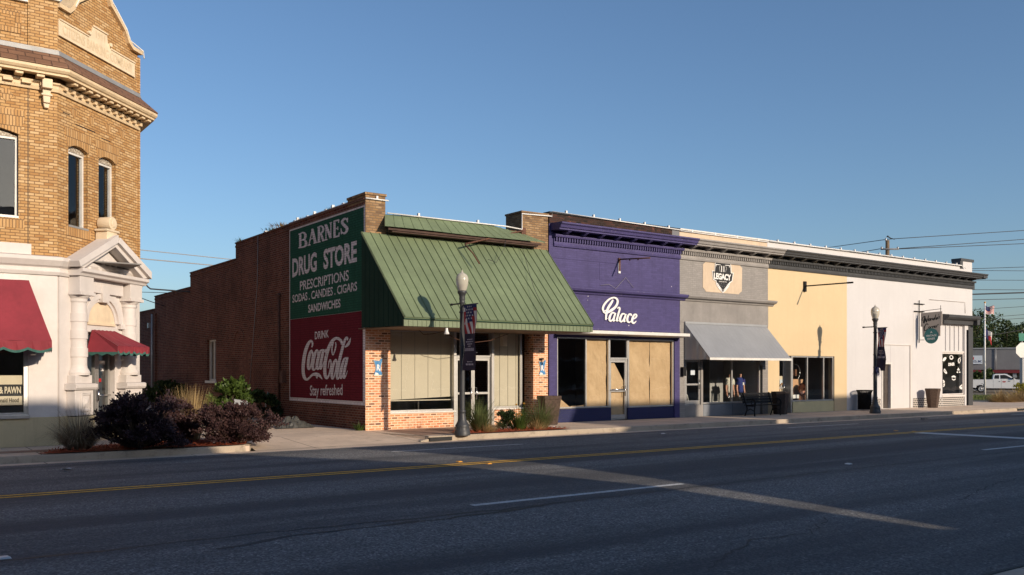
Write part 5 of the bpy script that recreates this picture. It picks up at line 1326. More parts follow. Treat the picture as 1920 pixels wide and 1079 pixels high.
m = MB(); m.tube([a_, b_], .03, 6); m.fb(FRONT, s_ - .075, s_ + .075, z_ - .24, z_ + .20, .0, .07); m.tube([b_, b_.lerp(a_, .12)], .04, 6); m.build("iron_arm", M['black_iron'], yel)
# ---------------------------------------------------------------- white corner diner
XW0, XW1 = 35.79, 46.71
whi = thing("white_diner", "white stucco corner diner with charcoal cornice and decorated window", "building", (XW0, 24.15, 0))
m = MB(); m.wall(FRONT, XW0, 46.12, 0, 6.78, [(38.55, 39.2, -.1, 2.10), (43.8, 45.95, -.1, 4.12)], 0, .3)
m.wall(FRONT, 46.12, XW1, 3.9, 6.78, [], 0, .3)
m.build("front_wall", M['white_wall'], whi)
m = MB(); m.fb(FRONT, 39.22, 40.84, .0, 3.0, -.02, .006); m.build("infill_panel", M['white_wall'], whi)
m = MB(); m.fb(FRONT, 40.84, 40.95, 0, 3.03, -.01, .05); m.fb(FRONT, 38.4, 40.84, 3.0, 3.03, -.01, .05); m.fb(FRONT, 41.2, 41.22, 3.2, 4.6, -.01, .006); m.fb(FRONT, 41.2, 43.7, 4.58, 4.6, -.01, .006); m.build("panel_trim", M['stone'], whi, .004)
m = MB(); m.frame(FRONT, 38.50, 39.28, .0, 2.16, .07, -.1, .035, .02); m.build("door_casing", M['white_frame'], whi, .006)
m = MB(); m.fb(FRONT, 38.57, 39.21, .02, 2.09, -.16, -.11)
for a, b in ((38.63, 38.86), (38.92, 39.15)):
    for z0, z1 in ((.2, .75), (.85, 1.45), (1.55, 1.95)): m.frame(FRONT, a, b, z0, z1, .025, -.11, -.10)
m.build("door", M['door_brown'], whi)
m = MB(); m.fb(FRONT, XW0, XW1, 6.79, 7.14, -.3, -.012); m.build("parapet", M['white_wall'], whi)
m = MB(); m.fb(FRONT, XW0, 45.6, 7.14, 7.20, -.34, .05); m.build("coping", M['white_frame'], whi, .008)
conduit(FRONT, [(XW0, 7.16), (45.5, 7.16), (45.9, 7.05)], whi, .95, .08)
m = MB(); m.fb(FRONT, 45.75, XW1, 7.14, 7.42, -.35, -.013); m.build("parapet_pier", M['white_wall'], whi)
m = MB(); m.fb(FRONT, 45.55, XW1 + .12, 7.42, 7.56, -.5, .03); m.fb(FRONT, 45.50, 45.75, 7.02, 7.42, -.45, .02); m.build("pier_cap", M['charcoal'], whi, .01)
row_cornice(whi, XW0, XW1, M['charcoal'], 0, .40)
m = MB(); m.box(XW1, XW1 + .40, 23.56, 44, 6.56, 6.78); m.box(XW1, XW1 + .15, 24.1, 44, 6.02, 6.4); m.build("cornice_return", M['charcoal'], whi)
m = MB(); m.box(XW1 - .25, XW1, 25.4, 45, 0, 7.1); m.box(XW0, XW1, 44.75, 45, 0, 6.4); m.box(XW0, XW1 - .25, 24.5, 44.75, 6.1, 6.2); m.box(XW0, XW0 + .2, 24.5, 44.75, 0, 6.5); m.build("outer_wall", M['white_wall'], whi)
m = MB(); m.run(FRONT, [(0, 4.14), (.14, 4.14), (.16, 4.34), (.30, 4.38), (.40, 4.46), (.42, 4.58), (.36, 4.60), (0, 4.64)], 43.7, 46.8); m.box(46.55, 46.82, 23.80, 26, 4.14, 4.62); m.build("entablature", M['charcoal'], whi, .01)
m = MB(); m.fb(FRONT, 43.8, 45.95, 2.78, 4.13, -.16, -.10)
for i in range(6): s = 43.82 + 2.1 * i / 5; m.fb(FRONT, s, s + .05, 2.8, 4.12, -.10, -.06)
m.build("transom_panel", M['white_wall'], whi, .004)
m = MB(); m.fb(FRONT, 43.76, 45.99, 2.70, 2.79, -.15, -.03); m.fb(FRONT, 43.76, 45.99, .46, .56, -.15, .02); m.build("window_rail", M['stone'], whi, .005)
ww = shop_win(FRONT, whi, 43.81, 45.94, .57, 2.70, -.10, 'stone', .06)
m = MB(); m.fb(FRONT, 43.81, 45.94, 0, .46, -.3, -.02); m.fb(FRONT, 41.15, 43.75, 0, .45, -.02, .008); m.fb(FRONT, 37.2, 38.42, 0, .5, -.02, .008); m.build("tile_base", M['tile_wall'], whi)
m = MB(); m.fb(FRONT, 46.30, 46.75, 0, 4.13, -.30, .02); m.fb(FRONT, 46.0, 46.18, 0, 4.13, -.5, -.12); m.build("corner_post", M['charcoal'], whi, .008)
m = MB(); m.box(36.2, 46.0, 28.6, 28.7, 0, 4.2); m.box(36.2, 46.6, 24.46, 28.6, -.05, .01); m.box(36.2, 46.6, 24.46, 28.6, 4.2, 4.25); m.box(46.02, 46.1, 24.5, 28.6, 0, 4.2); m.build("shop_interior", M['interior'], whi)
# window decals: pies, cakes and the word DINER
c6 = crop(8.986, 1760, 650)
dc = MB()
text_px(dc, FRONT, "DINER", (163, 330), (270, 322), (163, 278), -.09, c6, .05)
for ring in ([(215, 150, 10), (238, 175, 14), (235, 205, 14), (213, 212, 22), (192, 200, 14), (192, 165, 12), (215, 148, 10)], [(345, 285, 8), (330, 250, 14), (340, 205, 12), (358, 200, 10), (364, 240, 12), (345, 285, 8)], [(358, 195, 8), (368, 182, 6)], [(75, 245, 26), (100, 210, 44), (122, 185, 24)], [(100, 375, 12), (92, 420, 14), (132, 452, 20), (118, 410, 12), (100, 378, 8)], [(220, 515, 20), (255, 505, 30), (285, 520, 20)], [(225, 545, 14), (255, 565, 16), (285, 545, 12)], [(312, 395, 18), (352, 392, 24)], [(305, 432, 20), (328, 436, 26)], [(345, 432, 22), (365, 436, 18)], [(330, 360, 12), (332, 385, 18)], [(395, 645, 14), (360, 685, 26), (390, 705, 34), (402, 670, 12)], [(75, 565, 16), (92, 600, 22), (72, 605, 14)], [(78, 640, 12), (96, 630, 16), (88, 670, 14), (70, 665, 12)]): brush(dc, FRONT, ring, -.092, c6, 5)
dc.build("decal", M['white_letter'], ww, recalc=False)
m = MB(); m.box(44.3, 44.9, 26.0, 26.06, .9, 1.9); m.box(44.1, 45.2, 25.6, 26.2, .7, .78); m.build("booth", M['yellow_dull'], whi)
# small iron tie and pipes on the wall
m = MB(); s, z = FRONT.q(1722, 577); m.tube([FRONT.P(s, z + .35, .05), FRONT.P(s, 3.15, .05)], .02, 6); m.fb(FRONT, s - .42, s + .42, z + .15, z + .19, .02, .08); m.fb(FRONT, s - .42, s + .42, z - .22, z - .18, .02, .08); m.build("wall_tie", M['black_iron'], whi)
m = MB(); m.tube([FRONT.P(*FRONT.q(1742, 562), .03), FRONT.P(*FRONT.q(1808, 567), .03), FRONT.P(*FRONT.q(1809, 588), .03)], .014, 5); m.build("wall_conduit", M['stone'], whi)
# hanging sign at right angles to the wall
WS = Frame((41.62, 24.15), (0, -1), (-1, 0))
hs = thing("hanging_sign", "taupe hanging sign with black script and teal disc on white wall", "sign", WS.P(.6, 3.9, 0))
c4 = crop(14.38, 1715, 575)
bd = px_poly(WS, [(165, 180), (735, 130), (728, 505), (690, 520), (686, 795), (640, 800), (230, 820), (212, 815), (205, 548), (165, 545)], .02, c4)
m = MB(); m.prism(WS, bd, -.03, .02); m.build("board", M['sign_grey'], hs, .004)
ctr = WS.q(*c4(447, 795), .03); rad = .5 * abs(WS.q(*c4(640, 795), .03)[0] - WS.q(*c4(258, 795), .03)[0])
m = MB(); m.prism(WS, [(ctr[0] + rad * 1.0 * math.cos(k * math.pi / 20), ctr[1] + rad * 1.04 * math.sin(k * math.pi / 20)) for k in range(40)], .021, .04); m.build("disc", M['teal'], hs, .004)
m = MB()
for i, st in enumerate([[(215, 385, 26), (198, 350, 26), (232, 288, 22), (278, 276, 30), (262, 350, 44), (245, 450, 40), (300, 330, 28), (312, 400, 40), (326, 418, 20), (360, 310, 24), (378, 240, 20)], [(398, 318, 22), (370, 360, 28), (388, 394, 22), (424, 318, 24), (420, 384, 20)], [(440, 322, 24), (434, 384, 22), (452, 338, 16), (476, 320, 24), (478, 372, 20)], [(530, 308, 20), (500, 340, 26), (516, 366, 22), (546, 300, 20), (572, 218, 20), (546, 330, 22), (558, 356, 14)], [(602, 294, 20), (576, 330, 26), (592, 352, 20), (622, 290, 22), (620, 342, 16)], [(652, 212, 20), (645, 244, 12)], [(684, 262, 18), (650, 276, 20), (666, 306, 22), (642, 332, 14)],
    [(362, 505, 22), (346, 470, 24), (300, 488, 24), (260, 568, 30), (262, 640, 28), (302, 650, 22), (352, 598, 14)], [(392, 545, 18), (370, 580, 22), (396, 592, 20), (418, 555, 18), (396, 540, 14)], [(430, 545, 20), (428, 592, 20), (442, 550, 14), (468, 538, 20)], [(480, 530, 20), (478, 580, 18), (496, 540, 14), (516, 528, 20), (516, 576, 18)], [(530, 556, 14), (562, 535, 20), (546, 518, 18), (530, 550, 22), (552, 573, 18), (578, 558, 10)], [(590, 508, 20), (590, 562, 20), (602, 516, 16), (644, 478, 24)]]): brush(m, WS, st, .023 + .0003 * i, c4, 6)
m.build("script_lettering", M['ink'], hs, recalc=False)
m = MB(); text_px(m, WS, "A", (420, 720), (478, 716), (420, 668), .043, c4, .02); text_px(m, WS, "VINTAGE", (305, 822), (590, 800), (305, 770), .043, c4, .012); text_px(m, WS, "DINER", (345, 905), (550, 888), (345, 853), .043, c4, .015); m.build("disc_lettering", M['white_letter'], hs, recalc=False)
m = MB(); m.tube([WS.P(.02, 4.67, 0), WS.P(1.15, 4.74, 0)], .014, 6); m.tube([WS.P(.02, 3.28, 0), WS.P(.3, 3.28, 0)], .014, 6); m.tube([WS.P(1.12, 4.6, 0), WS.P(1.12, 4.9, 0)], .014, 6); m.build("hanger", M['black_iron'], hs)
# ================================================================ lamp posts with banners
def lamp_post(px, py, label, bw, seed, blabel, purple=False):
    x, y = at_ground(px, py)
    t = thing("lamp_post", label, "lamp post", (x, y, 0), "acorn globe lamp posts along the kerb")
    c = Vector((x, y, 0))
    m = MB(); m.lathe(c, [(.225, 0), (.225, .10), (.205, .13), (.19, .24), (.195, .27), (.175, .30), (.14, .36), (.11, .45), (.092, .58), (.088, .62), (.10, .64), (.10, .67), (.082, .70)], 20)
    for k in range(8): a = k * math.pi / 4; m.box(x + .198 * math.cos(a) - .008, x + .198 * math.cos(a) + .008, y + .198 * math.sin(a) - .008, y + .198 * math.sin(a) + .008, .12, .23)
    m.build("base", M['lamp_metal'], t)
    m = MB(); m.lathe(c, [(.078, .68), (.078, 1.5), (.062, 3.60), (.072, 3.62), (.082, 3.66), (.070, 3.70)], 18)
    for z in (1.9, 2.42, 3.35): m.lathe(c, [(.07, z), (.084, z + .015), (.084, z + .04), (.07, z + .055)], 18)
    m.build("pole", M['lamp_metal'], t)
    m = MB(); m.lathe(c, [(.068, 3.68), (.085, 3.74), (.078, 3.80), (.095, 3.86), (.125, 3.90), (.13, 3.95), (.11, 3.97), (.02, 3.97)], 18); m.build("fitter", M['lamp_metal'], t)
    m = MB(); m.lathe(c, [(.10, 3.94), (.128, 4.02), (.160, 4.12), (.176, 4.23), (.174, 4.30), (.155, 4.37), (.11, 4.425), (.055, 4.455), (.032, 4.48), (.028, 4.50), (.011, 4.535), (.001, 4.55)], 24); g = m.build("globe", M['globe'], t)
    m = MB(); m.lathe(c, [(.03, 3.97), (.045, 4.0), (.05, 4.12), (.03, 4.16), (.001, 4.17)], 12); m.build("bulb", M['white_letter'], g)
    zt = 3.62
    m = MB(); m.tube([(x, y, zt), (x, y + .55, zt)], .022, 8); m.tube([(x, y + .50, zt), (x, y + .58, zt)], .034, 8); m.build("banner_arm", M['lamp_metal'], t)
    m = MB(); m.tube([(x, y, zt - .05), (x, y - bw - .14, zt - .05)], .018, 8); m.tube([(x, y, zt - 1.36), (x, y - bw - .1, zt - 1.36)], .012, 8); m.lathe((x, y - bw - .14, zt - .05), [(.001, -.02), (.025, 0), (.001, .02)], 8); m.build("banner_arm", M['lamp_metal'], t)
    # cloth
    H = 1.78; Z0 = zt - .06
    def B(u, v, k=0.):                                                # u away from the pole, v down
        w = .04 * math.sin(v * 7 + u * 2 + seed) * (1 - abs(2 * v - 1)) + .02 * math.sin(u * 6 + v * 11)
        pinch = 1 - (.16 + .1 * (seed % 2)) * math.sin(math.pi * min(1, v / .78)) ** 2
        return Vector((x + w - .02 + k, y - .12 - bw * (.5 + (u - .5) * pinch) + .05 * v, Z0 - H * v))
    nb, mbv = 10, 34
    def patch(mb, f, k=0.):
        mb.add(f, [(0, 1, 2, 3)], True)
    cl = MB(); vs = [B(i / nb, j / mbv) for j in range(mbv + 1) for i in range(nb + 1)]
    cl.add(vs, [(j * (nb + 1) + i, j * (nb + 1) + i + 1, (j + 1) * (nb + 1) + i + 1, (j + 1) * (nb + 1) + i) for j in range(mbv) for i in range(nb)], True)
    ban = cl.build("banner", M['banner_dark'], t, recalc=False); ban["label"] = blabel
    # flag print: canton, stripes; lower half lines of small print
    k = -.006
    q = MB(); q.add([B(i / nb, .30 * j / 12 + .0, k) for j in range(13) for i in range(nb + 1)], [(j * (nb + 1) + i, j * (nb + 1) + i + 1, (j + 1) * (nb + 1) + i + 1, (j + 1) * (nb + 1) + i) for j in range(12) for i in range(nb)], True)
    q.build("flag_field", M['flag_blue'], ban, recalc=False)
    rd, wh = MB(), MB()
    n = 16
    def stripe(mb, ua, ub, va, vb, lean, kk):
        vs = []
        for i in range(n + 1):
            v = va + (vb - va) * i / n; d = lean * (i / n) ** 1.3
            vs += [B(min(1, max(0, ua + d)), v, kk), B(min(1, max(0, ub + d * 1.05)), v, kk)]
        mb.add(vs, [(2 * i, 2 * i + 1, 2 * i + 3, 2 * i + 2) for i in range(n)], True)
    for i in range(6):
        mb = (rd, wh)[i % 2]; ua = -.02 + i * .17
        va = .10 + .20 * math.sin(math.pi * min(1, i / 4.6)) * .9
        stripe(mb, ua, ua + .175, va, .44, .10, -.010 - .0005 * i)
    stripe(wh, .0, .10, .04, .30, .05, -.009); stripe(rd, .80, 1.0, .05, .40, .05, -.0095)
    rd.build("flag_stripe", M['flag_red'], ban, recalc=False); 
    rr = random.Random(seed)
    for r_ in range(5):
        for c_ in range(4 if r_ % 2 else 3):
            u0 = .22 + c_ * .17 + (.0 if r_ % 2 else .08); v0 = .03 + r_ * .045
            pts = []
            for p_ in range(10):
                a = math.pi * p_ / 5; rad = (1 if p_ % 2 == 0 else .42)
                pts.append(B(u0 + .055 * rad * math.sin(a), v0 + .017 * rad * -math.cos(a), -.013))
            wh.add(pts + [B(u0, v0, -.013)], [(p_, (p_ + 1) % 10, 10) for p_ in range(10)])
    wh.build("flag_stripe", M['flag_white'], ban, recalc=False)
    tx = MB()
    def pline(v, h, u0, u1, dash):
        u = u0
        while u < u1:
            w = dash * rr.uniform(.6, 1.4); e = min(u1, u + w)
            tx.add([B(u, v, -.009), B(e, v, -.009), B(e, v + h, -.009), B(u, v + h, -.009)], [(0, 1, 2, 3)]); u = e + .03
    for v, a, b in ((.52, .18, .80), (.555, .10, .88), (.59, .2, .82), (.625, .36, .66)): pline(v, .016, a, b, .07)
    pline(.66, .045, .08, .90, .07)
    if not purple: pline(.86, .016, .4, .72, .10); pline(.895, .026, .30, .82, .12)
    tx.build("print", M['banner_text'], ban, recalc=False)
    if not purple:
        m = MB(); m.add([B(0, .775, -.012), B(1, .775, -.012), B(1, .785, -.012), B(0, .785, -.012)], [(0, 1, 2, 3)]); m.build("seam", M['ink'], ban, recalc=False)
    else:
        m = MB(); r2 = random.Random(2)
        for i in range(26): m.blade((x - .06 + r2.uniform(-.05, .05), y - .14 + r2.uniform(-.06, .06), 1.93), (r2.uniform(-.4, .4), r2.uniform(-.5, .5), -.7), r2.uniform(.25, .5), .03, .5)
        m.build("ribbon_bow", M['flag_blue'], t, recalc=False)
        m = MB(); 
        for i in range(6): m.blade((x - .08, y - .2 + r2.uniform(-.06, .06), 1.9), (r2.uniform(-.2, .2), r2.uniform(-.4, .2), -.8), r2.uniform(.3, .5), .025, .4)
        m.build("ribbon_tail", M['flag_white'], t, recalc=False)
    return t
lamp_post(866.5, 816.5, "dark lamp post with flag banner in front of the green canopy store", .64, 4, "flag printed banner with dark lower half")
lamp_post(1641, 775.5, "dark lamp post with narrow flag banner and blue ribbon before the white diner", .40, 1, "narrow faded flag banner", True)

# ================================================================ planters, bench, bin
def planter(px, Y, top, bot, h, n, rot, mat, label):
    r = ray(px); x, y = r[0] / r[1] * Y, Y
    t = thing("planter", label, "planter", (x, y, 0), "tapered planters along the shop fronts")
    m = MB(); f = 1 / math.cos(math.pi / n)
    m.lathe((x, y, 0), [(bot * .9 * f, 0), (bot * f, .02), (top * f * .985, h - .12), (top * f * 1.03, h - .09), (top * f * 1.03, h), (top * f * .86, h), (top * f * .84, h - .10)], n, False, rot, rot + 2 * math.pi)
    m.build("pot", mat, t, .012)
    m = MB(); m.lathe((x, y, 0), [(.001, h - .1), (top * f * .84, h - .1)], n, False, rot, rot + 2 * math.pi); m.build("soil", M['earth'], t)
planter(1029.5, 23.45, .30, .215, .95, 4, R(33), M['planter'], "brown tapered square planter beside the orange brick pier")
planter(1463, 23.62, .31, .24, .93, 6, R(12), M['planter_dark'], "dark tapered planter at the end of the black bench")
planter(1749, 23.6, .30, .205, .93, 6, R(8), M['planter'], "brown six sided planter by the diner window")
bx, by = 28.0, 23.0
bench = thing("park_bench", "black slatted park bench with scrolled arms before the grey shop", "bench", (bx + .95, by, 0))
m = MB()
for i in range(4): m.box(bx, bx + 1.80, by + .02 + i * .115, by + .11 + i * .115, .42, .445)
m.build("seat", M['black_iron'], bench, .006)
m = MB()
for i in range(4):
    z = .50 + i * .105; yy = by + .50 + i * .035
    m.add([(bx, yy, z), (bx + 1.80, yy, z), (bx + 1.80, yy + .03, z + .09), (bx, yy + .03, z + .09), (bx, yy + .025, z - .005), (bx + 1.80, yy + .025, z - .005), (bx + 1.80, yy + .055, z + .085), (bx, yy + .055, z + .085)], [(0, 1, 2, 3), (4, 7, 6, 5), (0, 3, 7, 4), (1, 5, 6, 2), (0, 4, 5, 1), (3, 2, 6, 7)])
m.build("backrest", M['black_iron'], bench)
for xx in (bx + .12, bx + 1.68):
    m = MB()
    m.tube([(xx, by + .03, 0), (xx, by + .05, .2), (xx, by + .02, .40), (xx, by + .0, .52), (xx, by + .03, .64), (xx, by + .12, .67), (xx, by + .42, .64)], .024, 8)
    m.tube([(xx, by + .52, 0), (xx, by + .45, .15), (xx, by + .40, .30), (xx, by + .45, .42), (xx, by + .62, .92)], .024, 8)
    m.tube([(xx, by + .05, .40), (xx, by + .45, .40)], .022, 8); m.tube([(xx, by + .05, .2), (xx, by + .24, .28), (xx, by + .44, .2)], .018, 8)
    m.tube([(xx, by + .12 + .09 * math.cos(a * .6), .54 + .09 * math.sin(a * .6)) for a in range(11)], .014, 6)
    m.build("end_frame", M['black_iron'], bench)
x, y = 36.45, 23.70
binn = thing("trash_can", "black slatted steel trash can against the white wall", "trash can", (x, y, 0))
m = MB(); n = 30
for i in range(n):
    a = 2 * math.pi * i / n; ca, sa = math.cos(a), math.sin(a)
    m.tube([(x + .27 * ca, y + .27 * sa, .05), (x + .275 * ca, y + .275 * sa, .72), (x + .29 * ca, y + .29 * sa, .80), (x + .335 * ca, y + .335 * sa, .90)], .017, 4)
m.build("slat", M['black_iron'], binn)
m = MB()
for r_, z in ((.28, .06), (.285, .70), (.34, .905)): m.tube([(x + r_ * math.cos(2 * math.pi * i / 28), y + r_ * math.sin(2 * math.pi * i / 28), z) for i in range(29)], .02, 6)
m.build("ring", M['black_iron'], binn)
m = MB(); m.lathe((x, y, 0), [(.001, .04), (.25, .04), (.255, .78), (.24, .78), (.235, .3)], 24); m.build("liner", M['black_iron'], binn)

# ================================================================ shrubs and grasses
def rdir(rr):
    z = rr.uniform(-1, 1); a = rr.uniform(0, 6.283); s = math.sqrt(1 - z * z); return Vector((s * math.cos(a), s * math.sin(a), z))
def shrub(name, label, cat, c, rx, ry, h, n, mat, seed, leaf=(.05, .02), lobes=14, group=None, low=-.08, stems=True, qmax=.72):
    """many leaf sized faces set on twigs through a lumpy crown."""
    rr = random.Random(seed)
    t = thing(name, label, cat, c, group); c = Vector(c)
    L = []
    for i in range(lobes):
        a = 2 * math.pi * i / lobes * 2.4 + rr.uniform(-.4, .4); q = rr.uniform(.15, qmax)
        r_ = rr.uniform(.26, .42); zc = rr.uniform(low + .2, .82) * (1 - .25 * q)
        L.append((Vector((math.cos(a) * q * rx, math.sin(a) * q * ry, zc * h)), r_ * min(rx, h * .9)))
    m = MB(); tw = MB()
    per = n // (lobes * 26)
    for lc, lr in L:
        for k in range(26):
            d = rdir(rr); d.z = abs(d.z) * .8 + d.z * .2
            tip = lc + d * lr * rr.uniform(.75, 1.28)
            if tip.z < .03: tip.z = .03 + rr.uniform(0, .08)
            base = lc + d * lr * .25
            out = (tip - Vector((0, 0, h * .25))).normalized()
            for j in range(per):
                u = rr.random() ** .6
                p = base.lerp(tip, u) + Vector((rr.gauss(0, .03), rr.gauss(0, .03), rr.gauss(0, .025)))
                if p.z < .02: continue
                ld = (out + rdir(rr) * .9 + Vector((0, 0, .25))).normalized()
                m.leaf(c + p, ld, rdir(rr), leaf[0] * rr.uniform(.6, 1.4), leaf[1] * rr.uniform(.7, 1.3))
            if stems and k % 3 == 0: tw.tube([c + base * .2, c + base, c + tip * .99], .008, 4, .003, cap=False)
    m.build("foliage", mat, t, recalc=False)
    if stems: tw.build("stem", M['bark'], t, recalc=False)
    return t
def on_ray(px, Y):
    r = ray(px); return r[0] / r[1] * Y, Y
sx, sy = on_ray(258, 21.2)
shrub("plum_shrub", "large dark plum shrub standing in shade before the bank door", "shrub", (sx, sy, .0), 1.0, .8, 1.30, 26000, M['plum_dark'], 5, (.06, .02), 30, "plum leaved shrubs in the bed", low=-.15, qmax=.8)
sx, sy = on_ray(333, 22.5)
shrub("plum_shrub", "half lit plum shrub squeezed between the large dark one and straw grass", "shrub", (sx, sy, .0), .62, .5, 1.28, 12000, M['plum'], 6, (.05, .017), 18, "plum leaved shrubs in the bed")
sx, sy = on_ray(435, 21.42)
shrub("plum_shrub", "low wide sunlit plum shrub at the alley end of the bed", "shrub", (sx, sy, .0), 1.16, .7, 1.0, 40000, M['plum'], 9, (.05, .017), 36, "plum leaved shrubs in the bed", low=-.15, qmax=.78)
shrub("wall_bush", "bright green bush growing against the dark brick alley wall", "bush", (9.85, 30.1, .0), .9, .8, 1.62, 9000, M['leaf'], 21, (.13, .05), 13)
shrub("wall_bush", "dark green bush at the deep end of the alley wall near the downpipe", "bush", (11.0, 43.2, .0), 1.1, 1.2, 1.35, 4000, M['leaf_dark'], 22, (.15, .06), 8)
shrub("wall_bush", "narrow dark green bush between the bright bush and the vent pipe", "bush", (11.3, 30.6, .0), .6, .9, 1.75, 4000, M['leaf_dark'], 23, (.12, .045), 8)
def clump(name, label, cat, c, n, L, spread, mat, seed, w=.008, droop=.9, base=.10, group=None, extra=None):
    rr = random.Random(seed); t = thing(name, label, cat, c, group); c = Vector(c); m = MB()
    for i in range(n):
        a = rr.uniform(0, 6.283); q = rr.random() ** .6
        d = Vector((math.cos(a) * spread * q, math.sin(a) * spread * q, 1))
        m.blade(c + Vector((math.cos(a) * base * q, math.sin(a) * base * q, 0)), d, L * rr.uniform(.55, 1.15), w * rr.uniform(.6, 1.3), droop * rr.uniform(.3, 1.3), 6)
    m.build("blade", mat, t, recalc=False)
    if extra: extra(t, c, rr)
    return t
GR = "ornamental grass clumps"
sx, sy = on_ray(148, 21.6); clump("grass_clump", "grey arching grass clump at the shaded bank corner", "grass", (sx, sy, .02), 1300, 1.05, 1.0, M['grass_grey'], 1, .006, 1.3, .2, GR)
sx, sy = on_ray(358, 22.9); clump("grass_clump", "tall straw coloured grass between the plum shrubs", "grass", (sx, sy, .02), 700, 1.30, .38, M['straw'], 2, .007, .35, .2, GR)
sx, sy = on_ray(898, 21.65); clump("grass_clump", "tall green grass clump before the glass double doors", "grass", (sx, sy, .02), 620, 1.05, .8, M['grass_green'], 3, .007, .95, .15, GR)
sx, sy = on_ray(912, 21.45); clump("grass_clump", "low dry grass tuft at the foot of the near lamp post", "grass", (sx, sy, .02), 420, .42, 1.0, M['straw'], 8, .006, 1.0, .3, GR)
sx, sy = on_ray(1012, 21.75); clump("grass_clump", "green grass clump with tall seed stalk beside the brown planter", "grass", (sx, sy, .02), 560, 1.0, .85, M['grass_green'], 4, .007, .95, .22, GR)
sx, sy = on_ray(1005, 21.5); clump("grass_clump", "short dry tuft on the mulch below the planter", "grass", (sx, sy, .02), 360, .45, .9, M['straw'], 14, .006, .9, .32, GR)
def lilies(t, c, rr):
    m = MB(); s = MB()
    for i in range(7):
        p = c + Vector((rr.uniform(-.25, .3), rr.uniform(-.2, .2), rr.uniform(.42, .78))); s.tube([c + Vector((p.x - c.x, p.y - c.y, 0)) * .4, p], .006, 4)
        for k in range(6):
            a = k * 1.047; m.leaf(p, (math.cos(a) * .8, math.sin(a) * .8 - .25, .6), (0, 0, 1), .085, .022)
    m.build("flower", M['flower'], t, recalc=False); s.build("stalk", M['leaf'], t)
sx, sy = on_ray(972, 21.6); clump("lily_plant", "leafy lily plant with orange flowers in the kerb bed", "plant", (sx, sy, .02), 260, .70, .7, M['leaf'], 5, .013, .9, .2, None, lilies)
sx, sy = on_ray(948, 21.75); shrub("low_bush", "small dark green bush among the lilies in the kerb bed", "bush", (sx, sy, .02), .38, .3, .62, 2600, M['leaf_dark'], 31, (.06, .015), 8)
# weeds on the wall and at its foot
for i, (s, z, n, L, lab) in enumerate(((11.3, 6.9, 45, .24, "weed tuft on the highest step corner of the alley wall"), (6.9, 6.9, 160, .22, "thick weeds on the alley parapet beside the mural"), (7.9, 6.9, 90, .15, "thin weeds on the alley parapet halfway along the top step"), (5.0, 6.9, 60, .15, "weeds hanging over the top edge of the mural"), (2.6, 6.9, 40, .16, "tiny weed sprig on top of the mural wall"))):
    p = SIDE.P(s, z, -.12); clump("wall_weed", lab, "weed", tuple(p), n, L, 1.3, M['straw' if i % 2 else 'leaf'], 40 + i, .012, .9, .45 if i in (1, 2) else .15)
p = SIDE.P(.15, 0, .12); clump("wall_weed", "green weed at the foot of the mural corner", "weed", tuple(p), 90, .30, .9, M['leaf'], 51, .016, .8, .1)
# plastic sheet heap
rr = random.Random(8); px_, py_ = at_ground(560, 803)
t = thing("plastic_sheet", "crumpled grey plastic sheet lying at the foot of the mural wall", "plastic sheet", (px_, py_, 0))
m = MB(); nx, ny = 26, 20; vs = []
for j in range(ny + 1):
    for i in range(nx + 1):
        u, v = i / nx * 2 - 1, j / ny * 2 - 1; hgt = max(0, 1 - (abs(u) ** 1.6 + abs(v) ** 1.6)) ** .6 * (.26 - .14 * u)
        vs.append((px_ + u * .62 + v * .2 + rr.uniform(-.03, .03), py_ + .35 - v * .0 + v * .55 + rr.uniform(-.03, .03), .012 + hgt * (.6 + .6 * abs(math.sin(u * 5 + v * 3 + 1) * math.cos(v * 4 - u * 2.5)) + .25 * abs(math.sin(u * 13 - v * 9))) + rr.uniform(0, .012)))
m.add(vs, [(j * (nx + 1) + i, j * (nx + 1) + i + 1, (j + 1) * (nx + 1) + i + 1, (j + 1) * (nx + 1) + i) for j in range(ny) for i in range(nx)])
m.build("sheet", M['black_sheet'], t, recalc=False)
# small board on a stake behind the low shrub
x, y = on_ray(451, 23.1); t = thing("yard_sign", "small weathered grey board on stakes behind the low plum shrub", "sign", (x, y, 0))
bfr = Frame((x, y), (.96, .28), (.28, -.96)); m = MB(); m.prism(bfr, [(-.20, .66), (.20, .58), (.20, .98), (-.20, 1.04)], 0, .02); m.build("board", M['galv'], t)
m = MB(); m.tube([bfr.P(-.14, 0, -.01), bfr.P(-.14, .98, -.01)], .012, 5); m.tube([bfr.P(.14, 0, -.01), bfr.P(.14, .93, -.01)], .012, 5); m.build("stake", M['rust'], t)
# road studs and litter
def stud(px, py, mat, lab):
    x, y = at_ground(px, py, ROAD_Z + .01); t = thing("road_stud", lab, "road stud", (x, y, ROAD_Z), "raised road studs")
    m = MB(); m.add([(x - .06, y - .06, ROAD_Z + .004), (x + .06, y - .06, ROAD_Z + .004), (x + .06, y + .06, ROAD_Z + .004), (x - .06, y + .06, ROAD_Z + .004), (x - .03, y - .045, ROAD_Z + .024), (x + .03, y - .045, ROAD_Z + .024), (x + .03, y + .045, ROAD_Z + .024), (x - .03, y + .045, ROAD_Z + .024)], [(4, 5, 6, 7), (0, 1, 5, 4), (1, 2, 6, 5), (2, 3, 7, 6), (3, 0, 4, 7)]); m.build("stud", mat, t, .004)
stud(861, 866.5, M['stud_amber'], "amber road stud just behind the centre line in the lit band") if False else None
stud(861 + 0, 866, M['stud_amber'], "amber road stud behind the yellow line in the sunlit band")
stud(916, 869.5, M['stud_amber'], "amber road stud before the yellow line in the sunlit band")
stud(1680, 808, M['stud_amber'], "amber road stud behind the yellow line at the stop line")
stud(1714, 809.3, M['stud_amber'], "amber road stud before the yellow line beyond the stop line")
